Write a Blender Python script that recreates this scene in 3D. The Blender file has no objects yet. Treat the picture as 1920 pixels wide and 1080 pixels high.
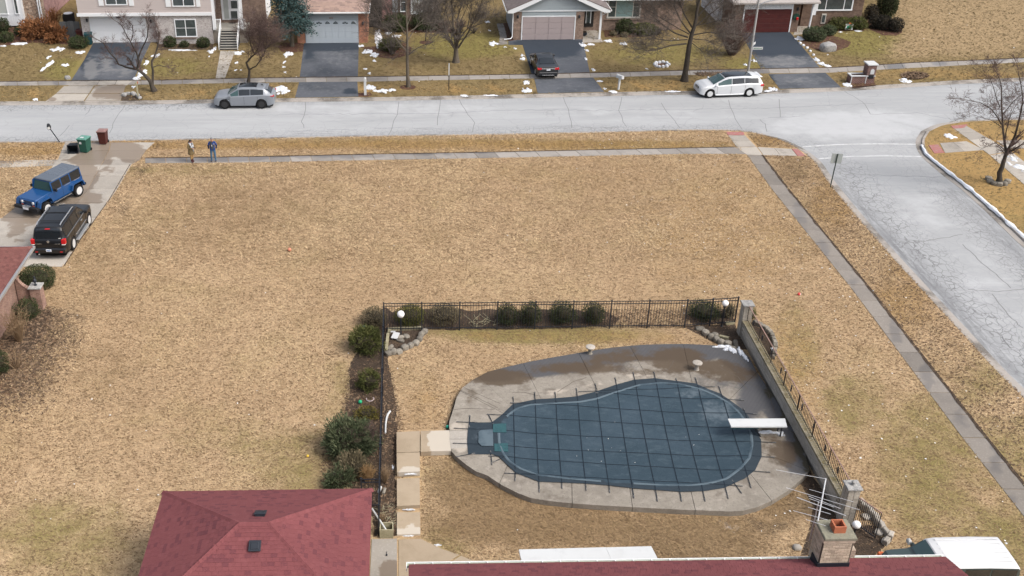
import bpy, bmesh, math, random
import numpy as np
from mathutils import Vector, Matrix, noise as mnoise

S = bpy.context.scene
COL = S.collection
R_ = math.radians

# ------------------------------------------------------------------ camera
FPX, PPX, PPY, HCAM = 1960.1, 780.8, 498.8, 28.067     # focal length and principal point in pixels of the 1920x1080 photo
def _axes():
    pi, ro, ya = 0.4976, -0.0043, -0.0136
    right = np.array([math.cos(ya), math.sin(ya), 0]); f0 = np.array([-math.sin(ya), math.cos(ya), 0])
    fwd = f0*math.cos(pi)-np.array([0, 0, math.sin(pi)]); up = f0*math.sin(pi)+np.array([0, 0, math.cos(pi)])
    return np.stack([right*math.cos(ro)+up*math.sin(ro), right*math.sin(ro)-up*math.cos(ro), fwd], 0)
RC = _axes(); CC = np.array([0, 0, HCAM])
cam_d = bpy.data.cameras.new('camera'); cam = bpy.data.objects.new('camera', cam_d); COL.objects.link(cam)
cam_d.sensor_width = 36; cam_d.lens = 36*FPX/1920; cam_d.clip_end = 2000; cam_d.clip_start = 0.5
cam_d.shift_x = (960-PPX)/1920; cam_d.shift_y = (PPY-540)/1920
_m = Matrix.Identity(4)
for i in range(3):
    _m[i][0] = RC[0][i]; _m[i][1] = -RC[1][i]; _m[i][2] = -RC[2][i]; _m[i][3] = CC[i]
cam.matrix_world = _m
S.camera = cam

# ------------------------------------------------------------------ world, sun, exposure
SUN_TO = Vector((1.0, -0.55, 1.32)).normalized()
SUN_EL = math.asin(SUN_TO.z); SUN_AZ = math.atan2(SUN_TO.x, SUN_TO.y)
w = bpy.data.worlds.new('World'); S.world = w; w.use_nodes = True
nt = w.node_tree; nt.nodes.clear()
sk = nt.nodes.new('ShaderNodeTexSky'); sk.sky_type = 'NISHITA'; sk.sun_disc = False
sk.sun_elevation = SUN_EL; sk.sun_rotation = SUN_AZ; sk.air_density = 1.0; sk.dust_density = 6.0; sk.ozone_density = 1.0
hs = nt.nodes.new('ShaderNodeHueSaturation'); hs.inputs['Saturation'].default_value = 0.55
bg = nt.nodes.new('ShaderNodeBackground'); bg.inputs[1].default_value = 0.14
ow = nt.nodes.new('ShaderNodeOutputWorld')
nt.links.new(sk.outputs[0], hs.inputs['Color']); nt.links.new(hs.outputs[0], bg.inputs[0]); nt.links.new(bg.outputs[0], ow.inputs[0])
sl = bpy.data.lights.new('sun', 'SUN'); sl.energy = 1.15; sl.angle = R_(22); sl.color = (1, .955, .89)
so = bpy.data.objects.new('sun', sl); COL.objects.link(so)
so.rotation_euler = (-SUN_TO).to_track_quat('-Z', 'Y').to_euler(); so.location = (60, 0, 80)
S.view_settings.view_transform = 'Standard'; S.view_settings.look = 'None'
S.view_settings.gamma = 1; S.view_settings.use_curve_mapping = False
S.view_settings.exposure = 0.6

# ------------------------------------------------------------------ projection helpers (photo pixel <-> ground)
def G(px, py, h=0.0):
    v = RC.T @ np.array([px-PPX, py-PPY, FPX])
    t = (h-CC[2])/v[2]
    q = CC+t*v
    return Vector((q[0], q[1], h))
def P(p):
    q = RC @ (np.array([p[0], p[1], p[2]])-CC)
    return (PPX+FPX*q[0]/q[2], PPY+FPX*q[1]/q[2])
def topz(g, py, hi=25.0):                 # height above point g at which the image row py is reached
    lo = 0.0
    for _ in range(40):
        m = (lo+hi)/2
        if P((g[0], g[1], m))[1] > py: lo = m
        else: hi = m
    return lo
def raydir(px, py):
    v = RC.T @ np.array([px-PPX, py-PPY, FPX]); return Vector(v)
def GP(pts, h=0.0): return [G(x, y, h) for x, y in pts]

# ------------------------------------------------------------------ materials
def _lin(c):
    return tuple(c)+(1.0,) if len(c) == 3 else c
def srgb(r, g, b):
    f = lambda c: (c/255/12.92) if c/255 <= .04045 else ((c/255+.055)/1.055)**2.4
    return (f(r), f(g), f(b))
class NT:
    def __init__(s, name):
        s.m = bpy.data.materials.new(name); s.m.use_nodes = True
        s.t = s.m.node_tree; s.b = s.t.nodes['Principled BSDF']
    def n(s, typ, **kw):
        x = s.t.nodes.new(typ)
        for k, v in kw.items(): setattr(x, k, v)
        return x
    def l(s, a, b): s.t.links.new(a, b)
def mat(name, base, rough=.85, layers=(), bump=None, spec=.25, metal=0.0, coord='pos', rnd=0.0, attr=None, hue=0.0, coat=0.0, alpha=None, trans=0.0, wetrough=None):
    """layers: (kind, scale, lo, hi, colour, opacity[, stretch[, detail]]); attr: [(name, colour, opacity)] ; bump: [(kind, scale, strength[, stretch])]"""
    k = NT(name); t = k.t
    if coord == 'pos':
        g = k.n('ShaderNodeNewGeometry'); co = g.outputs['Position']
    else:
        g = k.n('ShaderNodeTexCoord'); co = g.outputs['Object']
    def tex(kind, scale, stretch=None, detail=4.0):
        c = co
        if stretch:
            mp = k.n('ShaderNodeMapping'); k.l(co, mp.inputs[0])
            if len(stretch) == 4: mp.inputs['Rotation'].default_value = (0, 0, stretch[3])
            mp.inputs['Scale'].default_value = stretch[:3]; c = mp.outputs[0]
        if kind == 'noise':
            x = k.n('ShaderNodeTexNoise'); x.inputs['Scale'].default_value = scale; x.inputs['Detail'].default_value = detail
            x.inputs['Roughness'].default_value = .62
            k.l(c, x.inputs['Vector']); return x.outputs[0]
        if kind == 'warp':
            x = k.n('ShaderNodeTexNoise'); x.inputs['Scale'].default_value = scale; x.inputs['Detail'].default_value = detail
            x.inputs['Distortion'].default_value = 2.5
            k.l(c, x.inputs['Vector']); return x.outputs[0]
        if kind == 'vor':
            x = k.n('ShaderNodeTexVoronoi'); x.inputs['Scale'].default_value = scale
            k.l(c, x.inputs['Vector']); return x.outputs['Distance']
        if kind == 'cell':
            x = k.n('ShaderNodeTexVoronoi'); x.inputs['Scale'].default_value = scale
            k.l(c, x.inputs['Vector'])
            s_ = k.n('ShaderNodeSeparateColor'); k.l(x.outputs['Color'], s_.inputs[0]); return s_.outputs[0]
        if kind == 'edge':
            nz = k.n('ShaderNodeTexNoise'); nz.inputs['Scale'].default_value = scale*.9; k.l(c, nz.inputs['Vector'])
            ad = k.n('ShaderNodeVectorMath', operation='MULTIPLY_ADD'); k.l(nz.outputs['Color'], ad.inputs[0])
            ad.inputs[1].default_value = (.7/scale,)*3; k.l(c, ad.inputs[2])
            x = k.n('ShaderNodeTexVoronoi', feature='DISTANCE_TO_EDGE'); x.inputs['Scale'].default_value = scale
            k.l(ad.outputs[0], x.inputs['Vector']); return x.outputs['Distance']
        if kind == 'wave':
            x = k.n('ShaderNodeTexWave'); x.inputs['Scale'].default_value = scale; x.inputs['Distortion'].default_value = 1.0
            k.l(c, x.inputs['Vector']); return x.outputs['Fac']
        if kind == 'brick':
            x = k.n('ShaderNodeTexBrick'); x.inputs['Scale'].default_value = scale
            k.l(c, x.inputs['Vector']); return x.outputs['Fac']
    rgb = k.n('ShaderNodeRGB'); rgb.outputs[0].default_value = _lin(base); cur = rgb.outputs[0]
    def mix(fac, colour, cur):
        mx = k.n('ShaderNodeMix', data_type='RGBA'); k.l(fac, mx.inputs[0]); k.l(cur, mx.inputs[6])
        if hasattr(colour, 'links'): k.l(colour, mx.inputs[7])
        else: mx.inputs[7].default_value = _lin(colour)
        return mx.outputs[2]
    def ramp(src, lo, hi, op):
        mr = k.n('ShaderNodeMapRange', interpolation_type='SMOOTHSTEP'); k.l(src, mr.inputs[0])
        a, b_ = (lo, hi)
        mr.inputs[1].default_value = min(a, b_); mr.inputs[2].default_value = max(a, b_)
        mr.inputs[3].default_value, mr.inputs[4].default_value = (0, op) if a < b_ else (op, 0)
        return mr.outputs[0]
    for L in layers:
        kind, sc, lo, hi, colr, op = L[:6]
        st = L[6] if len(L) > 6 else None; det = L[7] if len(L) > 7 else 4.0; msk = L[8] if len(L) > 8 else None
        f = ramp(tex(kind, sc, st, det), lo, hi, op)
        if msk:
            at = k.n('ShaderNodeAttribute', attribute_name=msk)
            mu = k.n('ShaderNodeMath', operation='MULTIPLY'); k.l(f, mu.inputs[0]); k.l(at.outputs['Fac'], mu.inputs[1]); f = mu.outputs[0]
        cur = mix(f, colr, cur)
    for A in (attr or ()):
        at = k.n('ShaderNodeAttribute', attribute_name=A[0])
        f = at.outputs['Fac']
        nz = tex('noise', A[3] if len(A) > 3 else 1.3, None, 5.0)        # break the edge of the patch up
        ad = k.n('ShaderNodeMath', operation='ADD'); k.l(f, ad.inputs[0]); k.l(nz, ad.inputs[1])
        hard = A[4] if len(A) > 4 else (.75, 1.05)
        f = ramp(ad.outputs[0], hard[0], hard[1], A[2])
        cur = mix(f, A[1], cur)
        if wetrough is not None:
            mr = k.n('ShaderNodeMapRange'); k.l(f, mr.inputs[0]); mr.inputs[2].default_value = A[2]
            mr.inputs[3].default_value = rough; mr.inputs[4].default_value = wetrough
            k.l(mr.outputs[0], k.b.inputs['Roughness'])
    if rnd or hue:
        oi = k.n('ShaderNodeObjectInfo')
        h_ = k.n('ShaderNodeHueSaturation'); k.l(cur, h_.inputs['Color'])
        if rnd:
            mr = k.n('ShaderNodeMapRange'); k.l(oi.outputs['Random'], mr.inputs[0]); mr.inputs[3].default_value = 1-rnd; mr.inputs[4].default_value = 1+rnd
            k.l(mr.outputs[0], h_.inputs['Value'])
        if hue:
            m1 = k.n('ShaderNodeMath', operation='MULTIPLY'); k.l(oi.outputs['Random'], m1.inputs[0]); m1.inputs[1].default_value = 7.31
            m2 = k.n('ShaderNodeMath', operation='FRACT'); k.l(m1.outputs[0], m2.inputs[0])
            mr = k.n('ShaderNodeMapRange'); k.l(m2.outputs[0], mr.inputs[0]); mr.inputs[3].default_value = .5-hue; mr.inputs[4].default_value = .5+hue
            k.l(mr.outputs[0], h_.inputs['Hue'])
        cur = h_.outputs[0]
    k.l(cur, k.b.inputs['Base Color'])
    if wetrough is None or not attr: k.b.inputs['Roughness'].default_value = rough
    k.b.inputs['Specular IOR Level'].default_value = spec; k.b.inputs['Metallic'].default_value = metal
    if coat: k.b.inputs['Coat Weight'].default_value = coat; k.b.inputs['Coat Roughness'].default_value = .06
    if trans: k.b.inputs['Transmission Weight'].default_value = trans
    prev = None
    for B in (bump or ()):
        bp = k.n('ShaderNodeBump'); bp.inputs['Strength'].default_value = B[2]; bp.inputs['Distance'].default_value = B[4] if len(B) > 4 else .03
        k.l(tex(B[0], B[1], B[3] if len(B) > 3 else None, 5.0), bp.inputs['Height'])
        if prev: k.l(prev, bp.inputs['Normal'])
        prev = bp.outputs[0]
    if prev: k.l(prev, k.b.inputs['Normal'])
    return k.m

# ------------------------------------------------------------------ mesh helpers
def tag(o, label=None, cat=None, group=None, kind=None):
    if label: o['label'] = label
    if cat: o['category'] = cat
    if group: o['group'] = group
    if kind: o['kind'] = kind
    return o
def thing(name, label, cat, loc=(0, 0, 0), rz=0.0, group=None):
    o = bpy.data.objects.new(name, None); COL.objects.link(o)
    o.location = loc; o.rotation_euler = (0, 0, rz); o.empty_display_size = .3
    return tag(o, label, cat, group)
class MB:
    """collects geometry; build() links it as one mesh object"""
    def __init__(s): s.v = []; s.f = []; s.xf = None
    def add(s, vs, fs):
        n = len(s.v)
        s.v += [tuple(x) for x in vs]; s.f += [tuple(i+n for i in f) for f in fs]; return s
    def box(s, x0, x1, y0, y1, z0, z1, M=None):
        vs = [Vector(p) for p in ((x0,y0,z0),(x1,y0,z0),(x1,y1,z0),(x0,y1,z0),(x0,y0,z1),(x1,y0,z1),(x1,y1,z1),(x0,y1,z1))]
        if M is not None: vs = [M @ q for q in vs]
        return s.add(vs, [(0,3,2,1),(4,5,6,7),(0,1,5,4),(1,2,6,5),(2,3,7,6),(3,0,4,7)])
    def bevbox(s, x0, x1, y0, y1, z0, z1, b=.02, M=None):
        # box with chamfered top edges
        vs = [(x0,y0,z0),(x1,y0,z0),(x1,y1,z0),(x0,y1,z0),(x0,y0,z1-b),(x1,y0,z1-b),(x1,y1,z1-b),(x0,y1,z1-b),
              (x0+b,y0+b,z1),(x1-b,y0+b,z1),(x1-b,y1-b,z1),(x0+b,y1-b,z1)]
        vs = [Vector(q) for q in vs]
        if M is not None: vs = [M @ q for q in vs]
        fs = [(0,3,2,1),(8,9,10,11)]
        for i in range(4):
            j = (i+1) % 4; fs += [(i,j,4+j,4+i),(4+i,4+j,8+j,8+i)]
        return s.add(vs, fs)
    def prism(s, poly, z0, z1, M=None):
        n = len(poly)
        ar = sum(poly[i][0]*poly[(i+1) % n][1]-poly[(i+1) % n][0]*poly[i][1] for i in range(n))
        if ar < 0: poly = list(reversed(poly))
        vs = [Vector((p[0], p[1], z0)) for p in poly]+[Vector((p[0], p[1], z1)) for p in poly]
        if M is not None: vs = [M @ q for q in vs]
        return s.add(vs, [tuple(reversed(range(n))), tuple(range(n, 2*n))]+[(i, (i+1) % n, n+(i+1) % n, n+i) for i in range(n)])
    def tube(s, pts, rad, seg=6, cap=True):
        pts = [Vector(p) for p in pts]
        if not hasattr(rad, '__len__'): rad = [rad]*len(pts)
        vs = []; up = Vector((0, 0, 1))
        u = None
        for i, p in enumerate(pts):
            d = (pts[min(i+1, len(pts)-1)]-pts[max(i-1, 0)])
            if d.length < 1e-9: d = Vector((0, 0, 1))
            d.normalize()
            if u is None:
                a = up if abs(d.z) < .9 else Vector((1, 0, 0)); u = d.cross(a).normalized()
            else:
                u = (u-d*u.dot(d)); u = u.normalized() if u.length > 1e-6 else d.orthogonal().normalized()
            v = d.cross(u)
            for k in range(seg):
                a = 2*math.pi*k/seg; vs.append(p+(u*math.cos(a)+v*math.sin(a))*rad[i])
        fs = []
        for i in range(len(pts)-1):
            for k in range(seg):
                k2 = (k+1) % seg; fs.append((i*seg+k, i*seg+k2, (i+1)*seg+k2, (i+1)*seg+k))
        if cap:
            fs.append(tuple(reversed(range(seg)))); fs.append(tuple(range((len(pts)-1)*seg, len(pts)*seg)))
        return s.add(vs, fs)
    def lathe(s, prof, seg=16, M=None, caps=True):
        """prof: (r, z) from bottom to top, about z"""
        vs = []; fs = []
        for r, z in prof:
            for k in range(seg):
                a = 2*math.pi*k/seg; vs.append(Vector((r*math.cos(a), r*math.sin(a), z)))
        for i in range(len(prof)-1):
            for k in range(seg):
                k2 = (k+1) % seg; fs.append((i*seg+k, i*seg+k2, (i+1)*seg+k2, (i+1)*seg+k))
        if caps and prof[0][0] > 1e-6: fs.append(tuple(reversed(range(seg))))
        if caps and prof[-1][0] > 1e-6: fs.append(tuple(range((len(prof)-1)*seg, len(prof)*seg)))
        if M is not None: vs = [M @ q for q in vs]
        return s.add(vs, fs)
    def quad(s, a, b, c, d): return s.add([a, b, c, d], [(0, 1, 2, 3)])
    def mesh(s, name, smooth=0):
        me = bpy.data.meshes.new(name)
        me.from_pydata(s.v, [], s.f); me.update()
        if smooth:
            me.polygons.foreach_set('use_smooth', [True]*len(me.polygons))
            me.set_sharp_from_angle(angle=R_(smooth))
        return me
    def build(s, name, m, parent=None, smooth=0, world=False):
        if world and parent is not None:
            M = Matrix.LocRotScale(parent.location, parent.rotation_euler, None).inverted()
            if parent.parent is not None:
                M = M @ Matrix.LocRotScale(parent.parent.location, parent.parent.rotation_euler, None).inverted()
            s.v = [tuple(M @ Vector(q)) for q in s.v]
        me = s.mesh(name, smooth)
        me.materials.append(m)
        o = bpy.data.objects.new(name, me); COL.objects.link(o)
        if parent is not None: o.parent = parent
        return o
def inst(o_mesh, name, M, parent, m=None):
    o = bpy.data.objects.new(name, o_mesh); COL.objects.link(o); o.parent = parent; o.matrix_basis = M
    return o
def dup(root, loc=None, rz=None, label=None, group=None, scale=None):
    def cp(o, par):
        c = o.copy(); COL.objects.link(c)
        if par is not None: c.parent = par
        for ch in o.children: cp(ch, c)
        return c
    r = cp(root, None)
    if loc is not None: r.location = loc
    if rz is not None: r.rotation_euler = (0, 0, rz)
    if scale is not None: r.scale = scale
    if label: r['label'] = label
    if group: r['group'] = group
    return r

def gridcut(bm, step, box):
    x0, x1, y0, y1 = box
    for ax, a, b in ((0, x0, x1), (1, y0, y1)):
        n = int((b-a)/step)
        for i in range(n+1):
            co = [0, 0, 0]; no = [0, 0, 0]; co[ax] = a+i*step; no[ax] = 1
            bmesh.ops.bisect_plane(bm, geom=bm.verts[:]+bm.edges[:]+bm.faces[:], plane_co=co, plane_no=no, dist=1e-5)
def blobval(p, blobs):
    x, y = P(p); v = 0.0
    for b in blobs:
        d = ((x-b[0])/b[2])**2+((y-b[1])/b[3])**2
        if d < 6: v = max(v, (b[4] if len(b) > 4 else 1.0)*math.exp(-d*d*.5))
    return v
def sheet(name, pts, z, m, kind='structure', parent=None, thick=0.0, step=0, box=None, attrs=None, zfun=None):
    """flat polygon (world points), with an optional skirt, cut to a grid so that per-vertex masks can be stored"""
    bm = bmesh.new()
    vs = [bm.verts.new((p[0], p[1], z)) for p in pts]
    f = bm.faces.new(vs); f.normal_update()
    if f.normal.z < 0: f.normal_flip()
    bmesh.ops.triangulate(bm, faces=[f])
    if step: gridcut(bm, step, box or (min(p[0] for p in pts), max(p[0] for p in pts), min(p[1] for p in pts), max(p[1] for p in pts)))
    bmesh.ops.recalc_face_normals(bm, faces=bm.faces[:])
    if bm.faces and sum(ff.normal.z for ff in bm.faces) < 0: bmesh.ops.reverse_faces(bm, faces=bm.faces[:])
    me = bpy.data.meshes.new(name)
    names = list((attrs or {}).keys())
    lay = {k: bm.verts.layers.float.new(k) for k in names}
    for v in bm.verts:
        for k in names:
            a = attrs[k]; v[lay[k]] = a(v.co) if callable(a) else blobval(v.co, a)
        if zfun: v.co.z = zfun(v.co)
    if thick:
        ed = [e for e in bm.edges if len(e.link_faces) == 1]
        r = bmesh.ops.extrude_edge_only(bm, edges=ed)
        for v in [g for g in r['geom'] if isinstance(g, bmesh.types.BMVert)]: v.co.z = z-thick
        bmesh.ops.recalc_face_normals(bm, faces=bm.faces[:])
    bm.to_mesh(me); bm.free(); me.materials.append(m)
    o = bpy.data.objects.new(name, me); COL.objects.link(o)
    if kind: o['kind'] = kind
    if parent is not None: o.parent = parent
    return o
def shrink(poly, d):
    c = sum((Vector(p) for p in poly), Vector())/len(poly); out = []
    for p in poly:
        v = Vector(p)-c; L = v.length; out.append(c+v*((L-d)/L if L > d else 1))
    return out
def lerp2(poly, t):
    """point at arc-length fraction t of a polyline"""
    L = [0]
    for a, b in zip(poly, poly[1:]): L.append(L[-1]+(Vector(b)-Vector(a)).length)
    s_ = t*L[-1]
    for i in range(len(poly)-1):
        if s_ <= L[i+1] or i == len(poly)-2:
            u = (s_-L[i])/max(1e-9, L[i+1]-L[i]); return Vector(poly[i]).lerp(Vector(poly[i+1]), u)
def plen(poly): return sum((Vector(b)-Vector(a)).length for a, b in zip(poly, poly[1:]))
def distpoly(p, poly):
    best = 1e9
    for a, b in zip(poly, poly[1:]):
        ax, ay, bx, by = a[0], a[1], b[0], b[1]
        dx, dy = bx-ax, by-ay; L = dx*dx+dy*dy
        t = max(0, min(1, ((p[0]-ax)*dx+(p[1]-ay)*dy)/L)) if L else 0
        best = min(best, math.hypot(p[0]-ax-t*dx, p[1]-ay-t*dy))
    return best
# ================================================================== MATERIALS
M = {}
STRAW = (.46, .325, .195)
def grassmat(name, base, dk, gr, lt):
    return mat(name, base, .95, [
        ('noise', .11, .42, .68, lt, .6), ('noise', .55, .48, .7, dk, .22, (1.6, .10, 1, .03), 4), ('noise', .23, .5, .72, gr, .55, None, 6), ('noise', .9, .48, .75, dk, .45, (1, .55, 1, .35), 7), ('noise', 2.4, .50, .66, dk, .5, (.8, 1.3, 1, -.25), 5),
        ('noise', 5.5, .54, .68, dk, .62, (.55, 1.5, 1, -.3), 6), ('noise', 13, .52, .68, lt, .55, (.6, 1.6, 1, .25), 3),
        ('noise', 21, .59, .70, (dk[0]*.42, dk[1]*.42, dk[2]*.42), .7, (.55, 1.4, 1, -.15), 3)],
        bump=[('noise', 7, .55, (.6, 1.5, 1, -.3), .12), ('noise', 26, .6, (.7, 1.4, 1, .2), .05)], spec=.08,
        attr=[('green', (.22, .19, .062), .8, .9, (.55, 1.25)), ('dark', (.20, .135, .07), .72, 1.2, (.6, 1.3)), ('tan', (.37, .27, .158), .85, .6, (.6, 1.3)), ('orange', (.38, .245, .10), .8, .8, (.6, 1.3)), ('soil', (.085, .062, .045), .9, 1.6, (.72, 1.1)), ('grey', (.33, .31, .30), .7, 5, (.95, 1.15))])
M['lawn'] = grassmat('dry_grass', STRAW, (.27, .18, .10), (.40, .32, .155), (.57, .42, .265))
M['lawn_far'] = grassmat('olive_grass', (.225, .168, .082), (.12, .086, .040), (.165, .138, .058), (.30, .222, .118))
M['blade'] = mat('grass_blades', (.54, .395, .245), .95, [('noise', .3, .45, .7, (.43, .335, .16), .5), ('noise', .12, .42, .62, (.61, .465, .285), .8), ('noise', .07, .5, .62, (.47, .34, .20), .6), ('noise', .9, .5, .7, (.36, .25, .14), .35, (1, .4, 1, .3), 6), ('noise', 2.4, .50, .66, (.30, .205, .115), .6, (.8, 1.3, 1, -.25), 5), ('noise', 5.5, .54, .68, (.26, .175, .10), .5, (.55, 1.5, 1, -.3), 4)], spec=.1,
                 attr=[('green', (.25, .215, .08), .8, .9, (.55, 1.25)), ('dark', (.20, .135, .07), .75, 1.2, (.6, 1.3)), ('orange', (.40, .26, .11), .8, .8, (.6, 1.3)), ('g', (.215, .145, .085), .9, .5, (1.0, 1.4))])
M['road'] = mat('worn_road', (.325, .335, .343), .9, [
        ('noise', .16, .42, .66, (.40, .41, .42), .6, (.35, 1.8, 1)), ('noise', .5, .5, .75, (.31, .32, .335), .55, (.12, 2.2, 1), 5),
        ('noise', 1.1, .52, .72, (.415, .42, .43), .4, (.1, 2.6, 1), 6), ('noise', 3.2, .5, .7, (.29, .295, .305), .3, (.3, 1.2, 1), 6), ('noise', 40, .55, .72, (.29, .29, .295), .4, None, 2),
        ('noise', 2.6, .28, .60, (.155, .16, .17), .85, (2.2, .22, 1, 0), 7, 'kerbside'),
        ('edge', 2.1, .06, .0, (.12, .12, .125), .8, (1.25, .8, 1), 4, 'alligator'), ('edge', .8, .022, .0, (.11, .11, .115), .8, (1, 1, 1), 4, 'alligator'), ('edge', .45, .014, .0, (.22, .22, .225), .3, (1, 1, 1), 4)],
        bump=[('noise', 60, .12)], spec=.2, attr=[('dark', (.215, .22, .23), .7, 1.4, (.75, 1.25)), ('pale', (.48, .49, .505), .55, .7, (.75, 1.25))])
M['crack'] = mat('crack_fill', (.19, .19, .195), .95)
M['paint'] = mat('faded_white_paint', (.56, .57, .58), .9, [('noise', 3, .42, .62, (.40, .405, .41), .9)])
M['kerb'] = mat('kerb_concrete', (.33, .305, .28), .9, [('noise', .45, .44, .62, (.13, .118, .105), .9, None, 6), ('noise', 9, .5, .7, (.43, .41, .38), .4)], bump=[('noise', 30, .15)])
M['slab'] = mat('pavement_concrete', (.36, .33, .29), .9, [('noise', .8, .45, .7, (.28, .26, .235), .7), ('noise', 12, .5, .7, (.5, .47, .43), .4), ('noise', .35, .55, .65, (.21, .19, .17), .6)], bump=[('noise', 40, .15)], rnd=.16,
                attr=[('wet', (.215, .172, .132), .9, 1.1, (.86, .98))], wetrough=.35)
M['slabdark'] = mat('old_pavement_concrete', (.27, .25, .228), .9, [('noise', .8, .45, .7, (.20, .185, .17), .8), ('noise', 12, .5, .7, (.34, .32, .30), .4)], bump=[('noise', 40, .15)], rnd=.2,
                attr=[('wet', (.165, .155, .15), .85, 1.0, (.72, 1.05))], wetrough=.3)
M['slabtan'] = mat('tan_concrete', (.355, .285, .205), .9, [('noise', .9, .42, .68, (.29, .23, .16), .8, None, 6), ('noise', 25, .5, .7, (.40, .33, .25), .5)], bump=[('noise', 60, .12)], rnd=.06,
                attr=[('dry', (.48, .435, .37), .9, 2.0, (.85, 1.0))])
M['deck'] = mat('pool_deck_concrete', (.26, .235, .20), .88, [
        ('noise', .55, .42, .68, (.185, .165, .14), .75, None, 6), ('noise', 3, .48, .7, (.33, .30, .262), .65, None, 6), ('noise', 14, .5, .7, (.155, .14, .12), .55, None, 3), ('noise', .9, .55, .66, (.125, .105, .085), .55, None, 7), ('wave', 2.0, .45, .9, (.115, .108, .10), .6, (1, 1, 1, .6), 4, 'wet')], bump=[('noise', 45, .2)], rnd=.07,
        attr=[('wet', (.075, .077, .085), .92, 1.0, (.66, 1.08)), ('brown', (.085, .062, .042), .88, 2.2, (.78, 1.2)), ('moss', (.06, .052, .035), .9, 2.2, (.8, 1.05)), ('pale', (.40, .355, .30), .85, 1.5, (.8, 1.0))], wetrough=.78, spec=.12)
M['asphalt'] = mat('driveway_asphalt', (.10, .108, .124), .85, [('noise', .35, .42, .68, (.06, .068, .08), .8, None, 6), ('noise', 2.5, .5, .72, (.15, .157, .17), .5, None, 5), ('noise', 30, .5, .7, (.15, .15, .16), .35)],
        bump=[('noise', 70, .2)], attr=[('wet', (.035, .045, .06), .9, .9, (.6, 1.1)), ('dry', (.22, .22, .22), .6, 1.5, (.75, 1.15))], wetrough=.7, spec=.1)
M['red_pad'] = mat('red_tactile_paving', (.34, .135, .125), .85, [('noise', 5, .42, .66, (.30, .20, .185), .8)])
M['soil'] = mat('bed_soil', (.072, .052, .038), .98, [('noise', 3, .45, .7, (.12, .085, .06), .8, None, 6), ('noise', 17, .5, .7, (.035, .025, .018), .8, None, 4), ('noise', 1.1, .55, .7, (.17, .115, .07), .6)], bump=[('noise', 12, .9, None, .15)])
M['mulch'] = mat('red_mulch', (.105, .05, .038), .98, [('noise', 4, .45, .7, (.15, .075, .055), .8, None, 6), ('noise', 22, .5, .7, (.04, .02, .016), .8, None, 4)], bump=[('noise', 16, .9, None, .12)])
M['leaflit'] = mat('leaf_litter', (.15, .095, .058), .95, [('cell', 7, .3, .7, (.25, .175, .115), .9), ('cell', 9, .3, .7, (.065, .045, .032), .85)])
M['snow'] = mat('old_snow', (.66, .69, .735), .7, [('noise', 2.2, .5, .72, (.50, .51, .53), .6), ('noise', 9, .55, .72, (.36, .34, .31), .55)], bump=[('noise', 9, .6, None, .08)])
M['white_bit'] = mat('pale_litter', (.66, .66, .64), .8)
M['rock'] = mat('edging_stone', (.225, .205, .172), .92, [('noise', 2, .4, .7, (.135, .122, .102), .8), ('noise', 14, .5, .7, (.31, .285, .25), .6)], bump=[('noise', 9, .8, None, .06)], rnd=.25, coord='pos')
M['rockgrey'] = mat('grey_boulder', (.36, .355, .345), .92, [('noise', 6, .4, .7, (.2, .2, .2), .8)], bump=[('noise', 9, .9, None, .08)], rnd=.15)
M['timber'] = mat('weathered_timber', (.33, .30, .20), .9, [('noise', 3, .4, .7, (.22, .20, .12), .8, (1, 6, 1)), ('noise', 20, .5, .7, (.42, .39, .30), .5)], bump=[('noise', 20, .4)], rnd=.1)
M['blackmetal'] = mat('black_painted_metal', (.014, .018, .026), .4, spec=.5)
M['rustrail'] = mat('rusty_handrail', (.30, .19, .155), .6, [('noise', 9, .45, .65, (.20, .15, .13), .8)])
M['rustbar'] = mat('rusting_black_iron', (.03, .024, .022), .6, [('noise', 12, .55, .7, (.13, .06, .035), .7)])
M['white'] = mat('white_paint', (.52, .535, .54), .6, [('noise', 2, .5, .75, (.44, .45, .455), .6), ('noise', .5, .5, .7, (.47, .48, .48), .6)], spec=.15)
M['whiteglobe'] = mat('opal_white_globe', (.90, .90, .90), .25, spec=.5)
M['cover'] = mat('pool_cover_mesh', (.023, .044, .062), .75, [
        ('noise', .35, .4, .7, (.036, .060, .083), .8, None, 5), ('noise', 2.2, .48, .72, (.058, .086, .108), .6, (1, 2.2, 1, .4), 6), ('noise', 9, .55, .7, (.022, .038, .054), .5), ('noise', 60, .45, .7, (.064, .090, .11), .4, None, 2)],
        bump=[('noise', 1.4, .35, None, .12), ('noise', 130, .25, None, .02)], spec=.3, attr=[('rim', (.022, .032, .042), .8, 1.2, (.7, 1.15)), ('pale', (.11, .14, .165), .7, 2.5, (.8, 1.15))])
M['strap'] = mat('black_webbing', (.010, .018, .028), .8)
M['coping'] = mat('mesh_over_coping', (.095, .13, .155), .7, [('noise', 1.1, .42, .66, (.045, .07, .092), .9)])
M['teal'] = mat('teal_pad', (.030, .088, .100), .7, [('noise', 6, .45, .7, (.02, .055, .068), .8)])
M['steel'] = mat('galvanised_steel', (.52, .53, .54), .45, metal=.7, layers=[('noise', 9, .5, .7, (.40, .41, .42), .5)])
M['alu'] = mat('antenna_aluminium', (.72, .72, .72), .35, metal=.55)
M['whitebrick'] = mat('pale_wall_brick', (.44, .40, .345), .92, [('noise', 2, .4, .7, (.32, .29, .245), .75), ('noise', 14, .5, .7, (.52, .485, .43), .5)], bump=[('noise', 30, .4)], rnd=.12)
M['wallcap'] = mat('mossy_wall_cap', (.25, .215, .14), .95, [('noise', 2.5, .42, .66, (.15, .125, .06), .9, None, 6), ('noise', 9, .5, .7, (.33, .31, .27), .6)], bump=[('noise', 20, .6)])
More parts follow.
